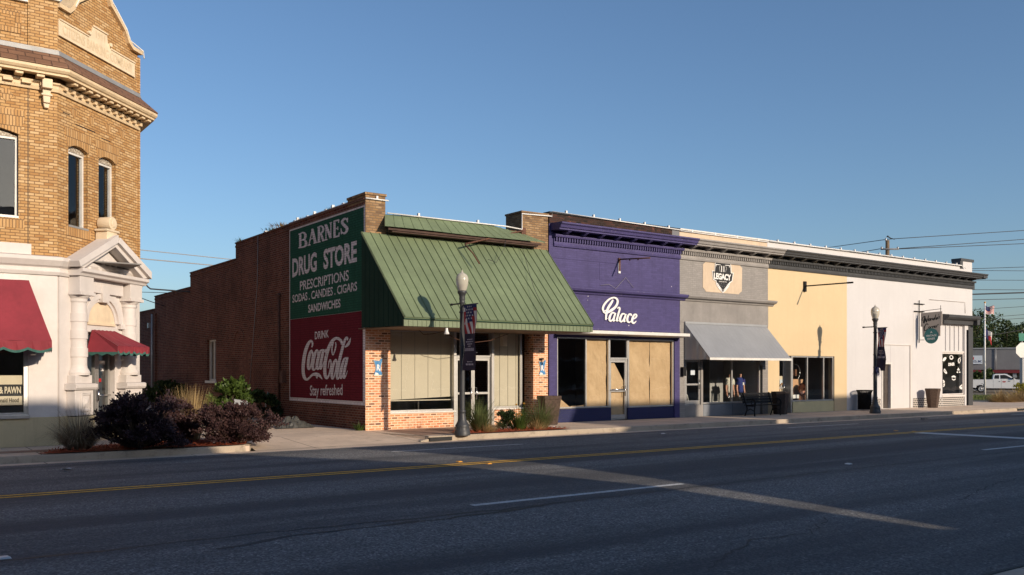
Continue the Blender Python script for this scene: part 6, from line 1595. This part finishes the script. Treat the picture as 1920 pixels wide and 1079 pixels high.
stud(1591, 870, M['stud_white'], "white road stud alone in the shaded near lane")
stud(8, 1046, M['stud_white'], "white road stud in the near lane below the bank's plum shrubs")
def litter(px, py, z, mat, lab, s=.1):
    x, y = at_ground(px, py, z); t = thing("litter", lab, "litter", (x, y, z)); r_ = random.Random(int(px)); m = MB()
    vs = [(x + (i % 4 - 1.5) * s * .5 + r_.uniform(-.02, .02), y + (i // 4 - 1) * s * .4 + r_.uniform(-.02, .02), z + .008 + r_.uniform(0, .05)) for i in range(12)]
    m.add(vs, [(j * 4 + i, j * 4 + i + 1, j * 4 + i + 5, j * 4 + i + 4) for j in range(2) for i in range(3)]); m.build("scrap", mat, t, recalc=False)
litter(127, 883, ROAD_Z + .004, M['flag_white'], "scrap of pale litter on the road before the bank", .14)
litter(1245, 816, ROAD_Z + .004, M['flag_white'], "tiny paper scrap on the road before the purple shop", .14)
litter(1733, 787, ROAD_Z + .004, M['ink'], "dark scrap on the far lane before the white diner", .22)
litter(1036, 803, .03, M['flag_white'], "crushed white cup at the mulch bed's tip before the square planter", .12)

# ================================================================ beyond the corner: lawn, truck, far building, trees, poles
Gz = -.415
lawn = []
for px, py in ((1700, 752.5), (2060, 752.5), (2060, 741), (1700, 741)):
    d = FPX * 2.0 / (py - HYP); r = ray(px); lawn.append((d * r[0], d * r[1], gz(d * r[0]) + .03))
m = MB(); rr = random.Random(4)
m.add(lawn, [(0, 1, 2, 3)])
A_, B_, C_, D_ = [Vector(p) for p in lawn]
for i in range(9000):
    u, v = rr.random(), rr.random(); p = A_.lerp(B_, u).lerp(D_.lerp(C_, u), v); m.leaf(p, (rr.uniform(-.4, .4), rr.uniform(-.4, .4), 1), rdir(rr), rr.uniform(.10, .25), .02)
o = m.build("lawn", M['grass_ground'], recalc=False); tag(o, "strip of mown grass beyond the diner corner", "grass", kind="stuff")
# side street
sheet("side_street", M['asphalt'], [(47.5, 27, -.15), (56, 24, -.15), (76, 58, -.38), (60, 66, -.36)], "asphalt side street beyond the diner", "road")
def tall_grass(px, py, n, L, lab, seed, mat='straw'):
    x, y = at_ground(px, py, -.12); clump("grass_clump", lab, "grass", (x, y, -.14), n, L, 1.15, M[mat], seed, .014, 1.1, .55, "ornamental grasses at the far corner")
tall_grass(1880, 758, 1100, .92, "wide tan grass mound behind the white capped pipe stub", 61)
tall_grass(1912, 757, 900, 1.05, "taller tan grass mound touching the yellow flowering bush", 62)
x, y = at_ground(1918, 752, -.14); t = shrub("yellow_bush", "yellow flowering bush beneath the stop sign", "bush", (x, y, -.15), .8, .6, 1.35, 3600, M['yellow_leaf'], 63, (.08, .03), 8)
x, y = at_ground(1886.5, 757, -.12); t = thing("hydrant_stub", "small white capped pipe stub in front of tan grass", "pipe", (x, y, -.12))
m = MB(); m.lathe((x, y, -.14), [(.07, 0), (.07, .35), (.10, .36), (.10, .42), (.05, .47), (.001, .48)], 12); m.tube([(x, y, .1), (x + .2, y, .12)], .05, 8); m.build("stub", M['white_pipe'], t)
sheet("corner_pavement", M['concrete'], [(46.5, 25.1, -.01), (46.5, 27.5, -.01), (49, 30, -.1), (53, 28, -.1), (54.5, 26.9, -.01), (54.4, 25.2, -.01)], "concrete corner pavement by the diner", "sidewalk")
# pickup truck
def vehicle(loc, head, name, label, cat, build):
    t = thing(name, label, cat, (0, 0, 0)); build(t); t.location = loc; t.rotation_euler = (0, 0, head); return t
XZ = Frame((0, 0), (1, 0), (0, -1))
def wheel(t, x, y, r_=.39, w=.26):
    sgn = -1 if y < 0 else 1
    m = MB(); n = 28
    prof = [(.24, -w / 2), (r_ - .05, -w / 2), (r_, -w / 2 + .04), (r_, w / 2 - .04), (r_ - .05, w / 2), (.24, w / 2)]
    vs = [Vector((x + a * math.cos(2 * math.pi * j / n), y + b, .39 + a * math.sin(2 * math.pi * j / n))) for a, b in prof for j in range(n)]
    m.add(vs, [(i * n + j, i * n + (j + 1) % n, (i + 1) * n + (j + 1) % n, (i + 1) * n + j) for i in range(len(prof) - 1) for j in range(n)], True)
    ty = m.build("wheel", M['rubber'], t)
    m = MB(); o = y + sgn * (w / 2 - .02)
    prof = [(.001, .03), (.07, .035), (.08, -.01), (.19, -.02), (.215, .02), (.24, .02), (.245, -.05)]
    vs = [Vector((x + a * math.cos(2 * math.pi * j / n), o + sgn * b, .39 + a * math.sin(2 * math.pi * j / n))) for a, b in prof for j in range(n)]
    m.add(vs, [(i * n + j, i * n + (j + 1) % n, (i + 1) * n + (j + 1) % n, (i + 1) * n + j) for i in range(len(prof) - 1) for j in range(n)], True)
    for k in range(6):
        a = k * 1.047; m.lathe((x + .135 * math.cos(a), o, .39 + .135 * math.sin(a)), [(.001, -.03), (.025, -.02), (.025, .02), (.001, .03)], 6)
    m.build("rim", M['bare_alu'], ty)
def arch_cut(cx, r_, z, n=10): return [(cx + r_ * math.cos(math.pi * i / n), z + r_ * math.sin(math.pi * i / n)) for i in range(n + 1)]
def truck(t):
    side = [(-2.88, .58), (-2.92, 1.0), (-2.90, 1.34), (-.78, 1.36), (1.18, 1.36), (1.6, 1.33), (2.6, 1.24), (2.82, 1.12), (2.86, .80), (2.84, .52), (2.45, .46)] + arch_cut(1.95, .47, .46) + [(1.4, .46), (-1.25, .46)] + arch_cut(-1.78, .47, .46) + [(-2.4, .50)]
    m = MB(); m.prism(XZ, side, -.98, .98); m.build("body", M['car_white'], t, .03)
    m = MB(); m.box(-2.82, -.86, -.84, .84, 1.30, 1.372); m.build("bed_floor", M['rubber'], t)
    cab = [(-.74, 1.36), (-.68, 1.80), (-.52, 1.90), (.30, 1.92), (.56, 1.86), (1.34, 1.36)]
    m = MB(); n = len(cab)
    vs = [(a, -.94 + (z - 1.36) * .32, z) for a, z in cab] + [(a, .94 - (z - 1.36) * .32, z) for a, z in cab]
    m.add(vs, [tuple(range(n)), tuple(range(n, 2 * n))] + [(i, (i + 1) % n, n + (i + 1) % n, n + i) for i in range(n)]); m.build("cab_roof", M['car_white'], t, .03)
    def pane(pts):
        for sg in (-1, 1):
            m = MB(); m.add([(a, sg * (.948 - (z - 1.36) * .32), z) for a, z in pts], [tuple(range(len(pts)))]); m.build("window", M['ink'], t, recalc=False)
    pane([(-.60, 1.42), (-.56, 1.78), (-.16, 1.80), (-.16, 1.42)]); pane([(-.06, 1.42), (-.06, 1.80), (.28, 1.82), (.50, 1.76), (1.05, 1.42)])
    m = MB(); m.add([(.62, -.72, 1.83), (.62, .72, 1.83), (1.32, .84, 1.40), (1.32, -.84, 1.40)], [(0, 1, 2, 3)]); m.build("windscreen", M['ink'], t, recalc=False)
    for sg in (-1, 1):
        m = MB()
        for xx in (-.70, .02, 1.14): m.box(xx, xx + .012, sg * .981 - .002, sg * .981 + .002, .52, 1.36)
        m.box(-2.9, -.78, sg * .981 - .002, sg * .981 + .002, 1.30, 1.312); m.build("door_gap", M['ink'], t)
        m = MB(); m.box(.62, .82, sg * .985 - .012, sg * .985 + .012, 1.12, 1.17); m.box(-.2, -.08, sg * .985 - .012, sg * .985 + .012, 1.12, 1.17); m.build("door_handle", M['ink'], t)
        m = MB(); m.box(1.0, 1.12, sg * 1.0 - .10, sg * 1.0 + .10, 1.36, 1.56); m.build("mirror", M['ink'], t, .02)
        m = MB(); m.box(-2.93, -2.82, sg * .93 - .06, sg * .93 + .06, .98, 1.28); m.build("tail_light", M['tail_red'], t, .01)
        m = MB(); m.box(2.74, 2.86, sg * .78 - .15, sg * .78 + .15, .88, 1.08); m.build("headlight", M['sign_white'], t, .02)
        m = MB(); m.box(.12, .42, sg * .982 - .003, sg * .982 + .003, 1.10, 1.18); m.box(.16, .38, sg * .982 - .003, sg * .982 + .003, 1.04, 1.08); m.build("door_mark", M['tail_red'], t)
    m = MB(); m.box(-3.05, -2.86, -.95, .95, .50, .70); m.build("rear_bumper", M['chrome'], t, .03)
    m = MB(); m.box(2.80, 2.94, -.97, .97, .45, .72); m.build("front_bumper", M['chrome'], t, .03)
    m = MB(); m.box(2.80, 2.875, -.6, .6, .80, 1.10); m.build("grille", M['ink'], t, .02)
    m = MB(); m.box(-2.6, 2.6, -.7, .7, .30, .52); m.build("chassis", M['rubber'], t)
    for a in (-1.78, 1.95):
        for b in (-.86, .86): wheel(t, a, b)
x, y, _ = at_depth(1876, 736, 92.0)
vehicle((x, y, -.405), math.atan2(-.88, .475), "pickup_truck", "white extended cab pickup truck parked beyond the diner corner", "pickup truck", truck)
def sedan(t):
    side = [(-2.2, .50), (-2.25, .95), (-2.1, 1.02), (1.0, 1.0), (2.1, .85), (2.2, .6), (2.15, .42)] + arch_cut(1.4, .38, .40) + arch_cut(-1.35, .38, .40)
    m = MB(); m.prism(XZ, side, -.88, .88); m.build("body", M['car_white'], t, .04)
    cab = [(-1.9, 1.0), (-1.2, 1.42), (-.2, 1.47), (.3, 1.42), (1.05, .99)]; n = len(cab)
    m = MB(); vs = [(a, -.84 + (z - 1) * .4, z) for a, z in cab] + [(a, .84 - (z - 1) * .4, z) for a, z in cab]; m.add(vs, [tuple(range(n)), tuple(range(n, 2 * n))] + [(i, (i + 1) % n, n + (i + 1) % n, n + i) for i in range(n)]); m.build("cabin", M['car_white'], t, .03)
    for sg in (-1, 1):
        m = MB(); m.add([(a, sg * (.850 - (z - 1) * .4), z) for a, z in ((-1.6, 1.05), (-1.1, 1.37), (.2, 1.37), (.8, 1.05))], [(0, 1, 2, 3)]); m.build("window", M['ink'], t, recalc=False)
        m = MB(); m.box(-2.27, -2.16, sg * .7 - .15, sg * .7 + .15, .78, .92); m.build("tail_light", M['tail_red'], t)
        m = MB(); m.box(2.02, 2.2, sg * .65 - .16, sg * .65 + .16, .66, .80); m.build("headlight", M['sign_white'], t)
    for a in (-1.35, 1.4):
        for b in (-.78, .78): wheel(t, a, b, .34, .2)
x, y, _ = at_depth(1800, 734, 97.0)
vehicle((x, y, -.43), math.atan2(-.88, .475), "parked_car", "white car parked behind the pickup truck, mostly hidden by the diner", "car", sedan)
# grey block building
fx, fy, _ = at_depth(1770, 735, 122.0); FAR = Frame((fx, fy), (.475, -.88), (-.88, -.475))
far = thing("grey_building", "low grey block building with dark red canopy behind the pickup truck", "building", (fx, fy, -.42))
m = MB(); m.fb(FAR, -4, 26, 2.0, 4.75, -14, 0); m.build("upper_wall", M['far_grey'], far)
m = MB(); m.fb(FAR, -4, 26, -.5, 2.0, -14, -.1); m.build("lower_wall", M['far_tan'], far)
m = MB(); m.fb(FAR, -4.1, 26.1, 4.75, 4.9, -14.1, .1); m.build("roof_edge", M['galv'], far)
m = MB(); m.fb(FAR, -4, 26, 1.55, 1.95, 0, 1.1); m.build("canopy", M['dark_red'], far)
for px in (1827, 1866, 1885, 1902):
    s = FAR.q(px, 690)[0]; m = MB(); m.fb(FAR, s - .22, s + .22, .95, 1.9, .3, .9); m.build("canopy_bracket", M['galv'], far)
for px in (1832, 1842): pass
m = MB(); s0 = FAR.q(1820, 690)[0]; m.fb(FAR, s0 + .2, s0 + 3.2, -.1, 1.5, -.12, -.06); m.build("window", M['ink'], far)
sa, za = FAR.q(1812, 683, .1); sb, zb = FAR.q(1842, 667, .1)
m = MB(); m.fb(FAR, sa, sb, za, zb, .02, .12); sg_ = m.build("fascia_sign", M['sign_white'], far)
m = MB(); text(m, FAR, "MFG. CO., INC", (sa + (sb - sa) * .12, za + .15), (sa + (sb - sa) * .95, za + .15), (sa + (sb - sa) * .12, za + .50), .13, .02); m.build("lettering", M['flag_blue'], sg_, recalc=False)
m = MB(); m.fb(FAR, sa + .2, sa + .9, zb - .55, zb - .2, .12, .13); m.build("emblem", M['tail_red'], sg_)
m = MB(); s = FAR.q(1867, 690)[0]; m.tube([FAR.P(s, 1.9, .1), FAR.P(s, 4.8, .1)], .05, 6); m.build("drain_pipe", M['galv'], far)
x, y, _ = at_depth(1840, 700, 103); shrub("round_bush", "round green brown bush before the grey building, behind the truck bed", "bush", (x, y, -.42), 2.6, 2.0, 2.5, 3200, M['leaf_far'], 71, (.32, .12), 10)
# flagpole with two flags
x, y, zt = at_depth(1846.5, 569, 78.0)
fp = thing("flagpole", "white flagpole flying two flags beyond the diner corner", "flagpole", (x, y, -.42))
m = MB(); m.tube([(x, y, -.42), (x, y, zt)], .09, 8, .055); m.build("pole", M['white_pipe'], fp)
m = MB(); m.lathe((x, y, zt), [(.001, -.02), (.08, .03), (.09, .08), (.001, .16)], 8); m.build("finial", M['stud_amber'], fp)
def flag(ztop, w, h, us, droop):
    """flag streaming along the picture's right, waved; stripes or plain bands."""
    rx, ry = SA, -CA
    def Pf(u, v):
        wv = .16 * math.sin(u * 7 + v * 1.5) * u
        return Vector((x + rx * (.05 + w * u * (1 - .35 * droop)) + .5 * wv, y + ry * (.05 + w * u * (1 - .35 * droop)) + wv, ztop - h * v - droop * u * w * .9 - .1 * math.sin(u * 6)))
    nu, nv = 16, 14 if us else 4
    r_, wmb, b = MB(), MB(), MB()
    for j in range(nv):
        for i in range(nu):
            q = [Pf(i / nu, j / nv), Pf((i + 1) / nu, j / nv), Pf((i + 1) / nu, (j + 1) / nv), Pf(i / nu, (j + 1) / nv)]
            if us: mb = b if (i < nu * .42 and j < 8) else ((r_, wmb)[j % 2])
            else: mb = b if i < nu * .36 else ((wmb, r_)[j // 2])
            mb.add(q, [(0, 1, 2, 3)], True)
    f = b.build("flag", M['flag_blue'], fp, recalc=False); r_.build("red_band", M['flag_red'], f, recalc=False); wmb.build("white_band", M['flag_white'], f, recalc=False)
flag(zt - .15, .95, .68, True, .25)
flag(zt - 1.95, 1.0, .85, False, 1.0)
# trees along the horizon
def tree(px, pytop, d, w, label, seed, n=5200):
    x, y, zt = at_depth(px, pytop, d); rr = random.Random(seed); g_ = -.45
    t = thing("tree", label, "tree", (x, y, g_), "roadside trees behind the grey building"); H = zt - g_; c = Vector((x, y, g_))
    tk = MB(); tk.tube([c, c + Vector((.1, 0, H * .25)), c + Vector((-.1, .1, H * .5)), c + Vector((0, 0, H * .8))], .26, 8, .07)
    L = []
    for i in range(16):
        a = rr.uniform(0, 6.28); q = rr.random() ** .5; z = rr.uniform(.28, .92)
        ww = w * (1.0 - .75 * max(0, z - .5) * 1.6)
        lc = Vector((math.cos(a) * q * ww, math.sin(a) * q * ww, z * H)); L.append((lc, rr.uniform(.10, .2) * H))
        tk.tube([c + Vector((0, 0, min(lc.z * .7, H * .75))), c + lc * .5 + Vector((0, 0, lc.z * .4)), c + lc], .09, 5, .02, cap=False)
    lf = MB(); per = n // (16 * 22)
    for lc, lr in L:
        for k in range(22):
            d_ = rdir(rr); cc = lc + d_ * lr * rr.uniform(.4, 1.15)
            for j in range(per):
                p = cc + Vector((rr.gauss(0, .16), rr.gauss(0, .16), rr.gauss(0, .13))) * (lr * .8)
                lf.leaf(c + p, rdir(rr), rdir(rr), rr.uniform(.22, .45), rr.uniform(.08, .15))
    tk.build("trunk", M['bark'], t, recalc=False); lf.build("crown", M['leaf_far'], t, recalc=False)
tree(1831, 583, 138, 3.4, "open crowned tree rising just behind the two flags", 81, 4200)
tree(1862, 588, 142, 3.6, "thin topped tree next to the lower flag", 82, 3600)
tree(1888, 602, 140, 4.2, "full tree in the middle of the far tree line", 83)
tree(1812, 596, 150, 4.5, "tree partly hidden by the diner's corner post", 84)
tree(1912, 611, 150, 4.6, "low broad tree directly behind the stop sign post", 85)
tree(1945, 606, 145, 5.0, "tree beyond the stop sign's street name blades", 86)
# far belt of woods round the town
rr = random.Random(77); m = MB()
for i in range(420):
    a = rr.uniform(0, 1)
    if a < .72: c = Vector((rr.uniform(-330, 330), 215 + rr.uniform(-15, 25), -.4))
    else: c = Vector((300 + rr.uniform(-20, 30), rr.uniform(-160, 230), -.4))
    H = rr.uniform(6, 11); w = rr.uniform(3.5, 6)
    for k in range(46):
        d_ = rdir(rr); q = rr.uniform(.5, 1.05)
        p = c + Vector((d_.x * w * q, d_.y * w * q, max(.3, H * .5 + d_.z * H * .5 * q)))
        m.leaf(p, rdir(rr), rdir(rr), rr.uniform(1.2, 2.4), rr.uniform(.5, .9))
o = m.build("far_woods", M['leaf_far'], recalc=False); tag(o, "distant belt of green woods along the horizon", "woods", kind="stuff")
# stop sign seen from behind with street name blades
x, y, _ = at_depth(1916, 716, 62); z0 = gz(x)
st = thing("stop_sign", "back of an octagonal stop sign under green street name blades", "sign", (x, y, z0))
m = MB(); m.box(x - .10, x + .10, y - .10, y + .10, z0, 3.0); m.box(x - .03, x + .03, y - .03, y + .03, 3.0, 4.45); m.build("post", M['bare_alu'], st, .01)
oc = Frame((x - .12, y + .0), (SA, -CA), (-CA, -SA)); zc = at_depth(1916, 657, 62)[2]
m = MB(); m.prism(oc, [(.12 + .56 * math.cos(R(22.5 + 45 * k)), zc + .56 * math.sin(R(22.5 + 45 * k))) for k in range(8)], .08, .10); m.build("plate", M['bare_alu'], st)
for zz, L_, ang in ((at_depth(1916, 636, 62)[2], .45, .2), (at_depth(1916, 629, 62)[2], .5, -.1)):
    m = MB(); fr = Frame((x, y), (math.cos(ang) * SA, -CA), (-CA, -SA)); m.fb(fr, -L_ * .5, L_, zz - .13, zz + .13, .04, .06); m.build("name_blade", M['sign_green'], st)
# utility pole, wires and a bird
ux, uy, uz = at_depth(1664, 451, 56.0)
up = thing("utility_pole", "wooden utility pole with short crossarm rising behind the white diner", "utility pole", (ux, uy, gz(ux)))
m = MB(); m.tube([(ux, uy, gz(ux)), (ux, uy, uz)], .17, 10, .115); m.build("pole", M['pole_wood'], up)
za = at_depth(1664, 468, 56)[2]
m = MB(); m.tube([(ux - SA * .55, uy + CA * .55 - .15, za), (ux + SA * .55, uy - CA * .55 - .15, za)], .055, 6); m.build("crossarm", M['far_grey'], up)
m = MB()
for k in (-.5, .5): m.lathe((ux + SA * k, uy - CA * k - .15, za), [(.06, .02), (.07, .08), (.04, .14), (.001, .16)], 8)
m.lathe((ux - SA * .1, uy + CA * .1, uz - .05), [(.05, 0), (.06, .12), (.03, .2), (.001, .22)], 8); m.build("insulator", M['galv'], up)
def wire(p0, p1, sag, label, r_=.02, mat='wire', loc=None):
    p0, p1 = Vector(p0), Vector(p1); m = MB()
    m.tube([p0.lerp(p1, i / 14) - Vector((0, 0, sag * 4 * (i / 14) * (1 - i / 14))) for i in range(15)], r_, 5)
    t = m.build("utility_wire", M[mat]); tag(t, label, "wire", "overhead utility wires"); return t
def wpx(a, b, da, db, sag, label, r_=.02, mat='wire', back=0., on=0.):
    p, q = Vector(at_depth(*a, da)), Vector(at_depth(*b, db)); d = q - p
    wire(p - d * back, q + d * on, sag, label, r_, mat)
wpx((1664, 449), (1990, 428), 56, 62, .0, "top wire from the pole tip on which the bird sits", .022, 'wire', 0, 2.5)
wpx((1678, 467), (1990, 442), 56, 62, .08, "upper crossarm wire over the diner's pier cap", .022, 'wire', 0, 2.5)
wpx((1678, 467.5), (1990, 453), 56, 62, .05, "lower crossarm wire over the diner's pier cap", .022, 'wire', 0, 2.5)
wpx((1664, 449), (1500, 472), 56, 75, .0, "top wire from the pole tip down behind the white parapet", .022, 'wire', 0, 1.5)
wpx((1650, 467), (1560, 482), 56, 75, .0, "crossarm wire passing down behind the white parapet", .022, 'wire', 0, 1.5)
for a, b, r_, lab in (((1790, 505), (1990, 498), .018, "thin wire just above the diner's cornice end"), ((1790, 507), (1990, 508), .016, "level thin wire beside the diner's pier cap"), ((1790, 525), (1990, 525.5), .016, "level thin wire beside the diner's cornice"), ((1790, 543), (1990, 543.5), .018, "thin wire just above the thick cable beside the diner"), ((1790, 553), (1990, 546), .045, "thick dark cable beside the diner's upper wall"), ((1790, 563), (1990, 558), .02, "wire just below the thick dark cable"), ((1790, 583), (1990, 570), .014, "faint wire crossing behind the top flag"), ((1790, 600), (1990, 584), .014, "faint wire sloping between the two flags"), ((1850, 601), (1990, 592), .014, "faint wire level with the top of the lower flag"), ((1880, 625), (1990, 606), .02, "dark wire sloping down behind the full tree")):
    wpx(a, b, 66, 66, .03, lab, r_ * 1.15, 'wire', .5, 2.5)
wpx((200, 462), (470, 490), 44, 50, .02, "upper pale wire between bank and alley wall", .022, 'wire_pale', .5, 2.5)
wpx((200, 479), (450, 502), 44, 50, .02, "lower pale wire between bank and alley wall", .028, 'wire_pale', .5, 2.5)
wpx((262, 548), (372, 551), 40, 46, .0, "thin dark wire low above the alley wall", .014, 'wire', .5, 1.5)
wpx((255, 554), (300, 570), 40, 44, .05, "short dark wire dropping behind the alley wall", .02, 'wire', .6, .8)
m = MB(); pts = [at_depth(a, b, 41) for a, b in ((200, 560), (235, 552), (255, 542), (259, 538), (264, 532), (272, 532), (277, 538), (282, 542), (300, 543.5), (350, 547), (420, 560))]; m.tube(pts, .035, 6); o = m.build("utility_wire", M['wire']); tag(o, "thick looped cable leaving the bank's rear corner", "wire", "overhead utility wires")
bx_, by_, bz = at_depth(1668.5, 446.5, 56.05)
m = MB(); ax = Vector((SA, -CA, 0)); c = Vector((bx_, by_, bz))
m.tube([c + ax * -.17 + Vector((0, 0, .08)), c + ax * -.12 + Vector((0, 0, .09)), c + ax * -.04 + Vector((0, 0, .03)), c + ax * .06 + Vector((0, 0, -.02)), c + ax * .14 + Vector((0, 0, -.05))], .055, 8, .02)
m.lathe(c + ax * -.13 + Vector((0, 0, .02)), [(.001, .02), (.045, .05), (.05, .085), (.03, .12), (.001, .13)], 8)
m.tube([c + ax * -.17 + Vector((0, 0, .09)), c + ax * -.24 + Vector((0, 0, .09))], .012, 5, .002)
m.tube([c + ax * .12 + Vector((0, 0, -.04)), c + ax * .30 + Vector((0, 0, -.10))], .03, 5, .015)
o = m.build("bird", M['ink']); tag(o, "small dark bird perched on the wire by the utility pole", "bird")
# ================================================================ the shops across the street (behind the viewer): they cast the street's shade
OP = Frame((0, -4), (1, 0), (0, 1))
def opp(name, label, poly, x0, x1, h, holes):
    t = thing(name, label, "building", (x0, -4, 0)); m = MB(); m.prism(OP, poly, -.25, 0); m.box(x0, x1, -15, -4.3, 0, h); w = m.build("wall", M['dark_brick'], t)
    for a, b, c, d in holes:
        q = MB(); q.frame(OP, a, b, c, d, .07, .0, .06); f = q.build("window", M['white_frame'], t); q = MB(); q.fq(OP, a + .05, b - .05, c + .05, d - .05, .03); q.build("pane", M['ink'], f)
TS = math.tan(R(SUN_EL)) * math.hypot(1, SUN_K)
def cast(pts): return [(x + SUN_K * (y + 4), z + TS * (y + 4)) for x, y, z in pts]      # outline whose shade falls through these points of the street
left_poly = [(-40, 0), (11.9, 0)] + cast([(10.35, 5.62, ROAD_Z), (10.43, 8.1, ROAD_Z), (10.49, 10.9, ROAD_Z), (9.66, 14.6, ROAD_Z), (9.40, 16, ROAD_Z), (7.15, 19.8, ROAD_Z), (4.3, 24.6, .6), (3.6, 23.7, 1.05)])
left_poly += [(-40, left_poly[-1][1] + .1)]
opp("opposite_building", "tall dark brick shop across the street with sloping gable end", left_poly, -40, 11.5, 5.2, [(x, x + 2.6, .6, 2.8) for x in (-9, -5, 1, 5)] + [(x, x + 1, 4.6, 6.4) for x in (-8, -5, -2, 1, 4, 7)])
HB, HT = cast([(0, 20.5, ROAD_Z)])[0][1], cast([(0, 24.15, .66)])[0][1]
HS = cast([(0, 24.0, 0)])[0][1]
right_poly = [(12.6, 0), (80, 0), (80, HB), (43.8, HB), (43.7, HT), (32.5, HT), (32.4, HS - .2), (32.35, HB + .05), (31.75, HB + .05), (31.8, HS), (31.85, HT), (25.7, HT), (25.0, HB + .55), (24.0, HB + .08)] + cast([(9.7, 20.45, ROAD_Z), (9.6, 20.3, ROAD_Z), (10.4, 18.8, ROAD_Z), (11.05, 16.3, ROAD_Z), (11.25, 14.8, ROAD_Z), (11.27, 11.64, ROAD_Z), (10.95, 7.98, ROAD_Z), (10.62, 5.9, ROAD_Z)])
opp("opposite_building", "long dark brick shop row across the street with raised parapet", right_poly, 17.5, 80, 6.2, [(x, x + 3.2, .5, 2.8) for x in range(16, 70, 5)] + [(x, x + 1.1, 4.2, 5.8) for x in range(16, 70, 4)])
t = thing("alley_gate", "unseen board gate added across the street to end the lit band on the road", "gate", (12.2, -4.2, 0))
m = MB(); m.fb(OP, 11.4, 13.0, 0, 3.12, -.45, -.35); m.build("board", M['brown_wood'], t)  # added out of view; its height sets where the lit band ends
# ================================================================ every separate piece its own object
def split_pieces(o):
    me = o.data; n = len(me.vertices); par = list(range(n))
    def find(a):
        while par[a] != a: par[a] = par[par[a]]; a = par[a]
        return a
    for e in me.edges:
        a, b = find(e.vertices[0]), find(e.vertices[1])
        if a != b: par[a] = b
    groups = {}
    for i in range(n): groups.setdefault(find(i), []).append(i)
    boxes = []
    for vs in groups.values():
        co = [me.vertices[i].co for i in vs]
        boxes.append([set(vs), [min(c[k] for c in co) - .012 for k in range(3)], [max(c[k] for c in co) + .012 for k in range(3)]])
    merged = True
    while merged:
        merged = False
        for i in range(len(boxes)):
            for j in range(i + 1, len(boxes)):
                a, b = boxes[i], boxes[j]
                if all(a[1][k] <= b[2][k] and b[1][k] <= a[2][k] for k in range(3)):
                    a[0] |= b[0]; a[1] = [min(a[1][k], b[1][k]) for k in range(3)]; a[2] = [max(a[2][k], b[2][k]) for k in range(3)]
                    boxes.pop(j); merged = True; break
            if merged: break
    if len(boxes) < 2: return
    base = o.name.split('.')[0]
    for q, (vs, lo, hi) in enumerate(boxes):
        bm = bmesh.new(); bm.from_mesh(me); bm.verts.ensure_lookup_table()
        bmesh.ops.delete(bm, geom=[v for v in bm.verts if v.index not in vs], context='VERTS')
        nm = bpy.data.meshes.new(base)
        for mt in me.materials: nm.materials.append(mt)
        bm.to_mesh(nm); bm.free()
        if q == 0: first = nm
        else:
            c = o.copy(); c.data = nm; c.name = base; COL.objects.link(c)
    o.data = first
for o in list(bpy.data.objects):
    if o.type == 'MESH' and o.parent and o.name.split('.')[0] in {"awning_side", "banner_arm", "canopy_side", "dentil", "door_gap", "door_handle", "door_post", "front_brick", "insulator", "leg", "modillion", "pedestal", "pedestal_base", "pipe_bracket", "shelf", "sill", "soldier_course", "tile_base", "window_rail", "star", "shirt_stripe", "hanger", "stall_riser", "ring", "expansion_joint"}:
        split_pieces(o)
# a thing of one piece needs no holder: its one mesh becomes the thing
for e in [o for o in bpy.data.objects if o.type == 'EMPTY' and o.parent is None]:
    ch = [k for k in bpy.data.objects if k.parent == e]
    if len(ch) == 1 and not [k for k in bpy.data.objects if k.parent == ch[0]]:
        c = ch[0]; props = {k: e[k] for k in ("label", "category", "group", "kind") if k in e}; nm = e.name.split('.')[0]
        c.parent = None; c.location = e.location; c.rotation_euler = e.rotation_euler
        for k, v in props.items(): c[k] = v
        bpy.data.objects.remove(e); c.name = nm
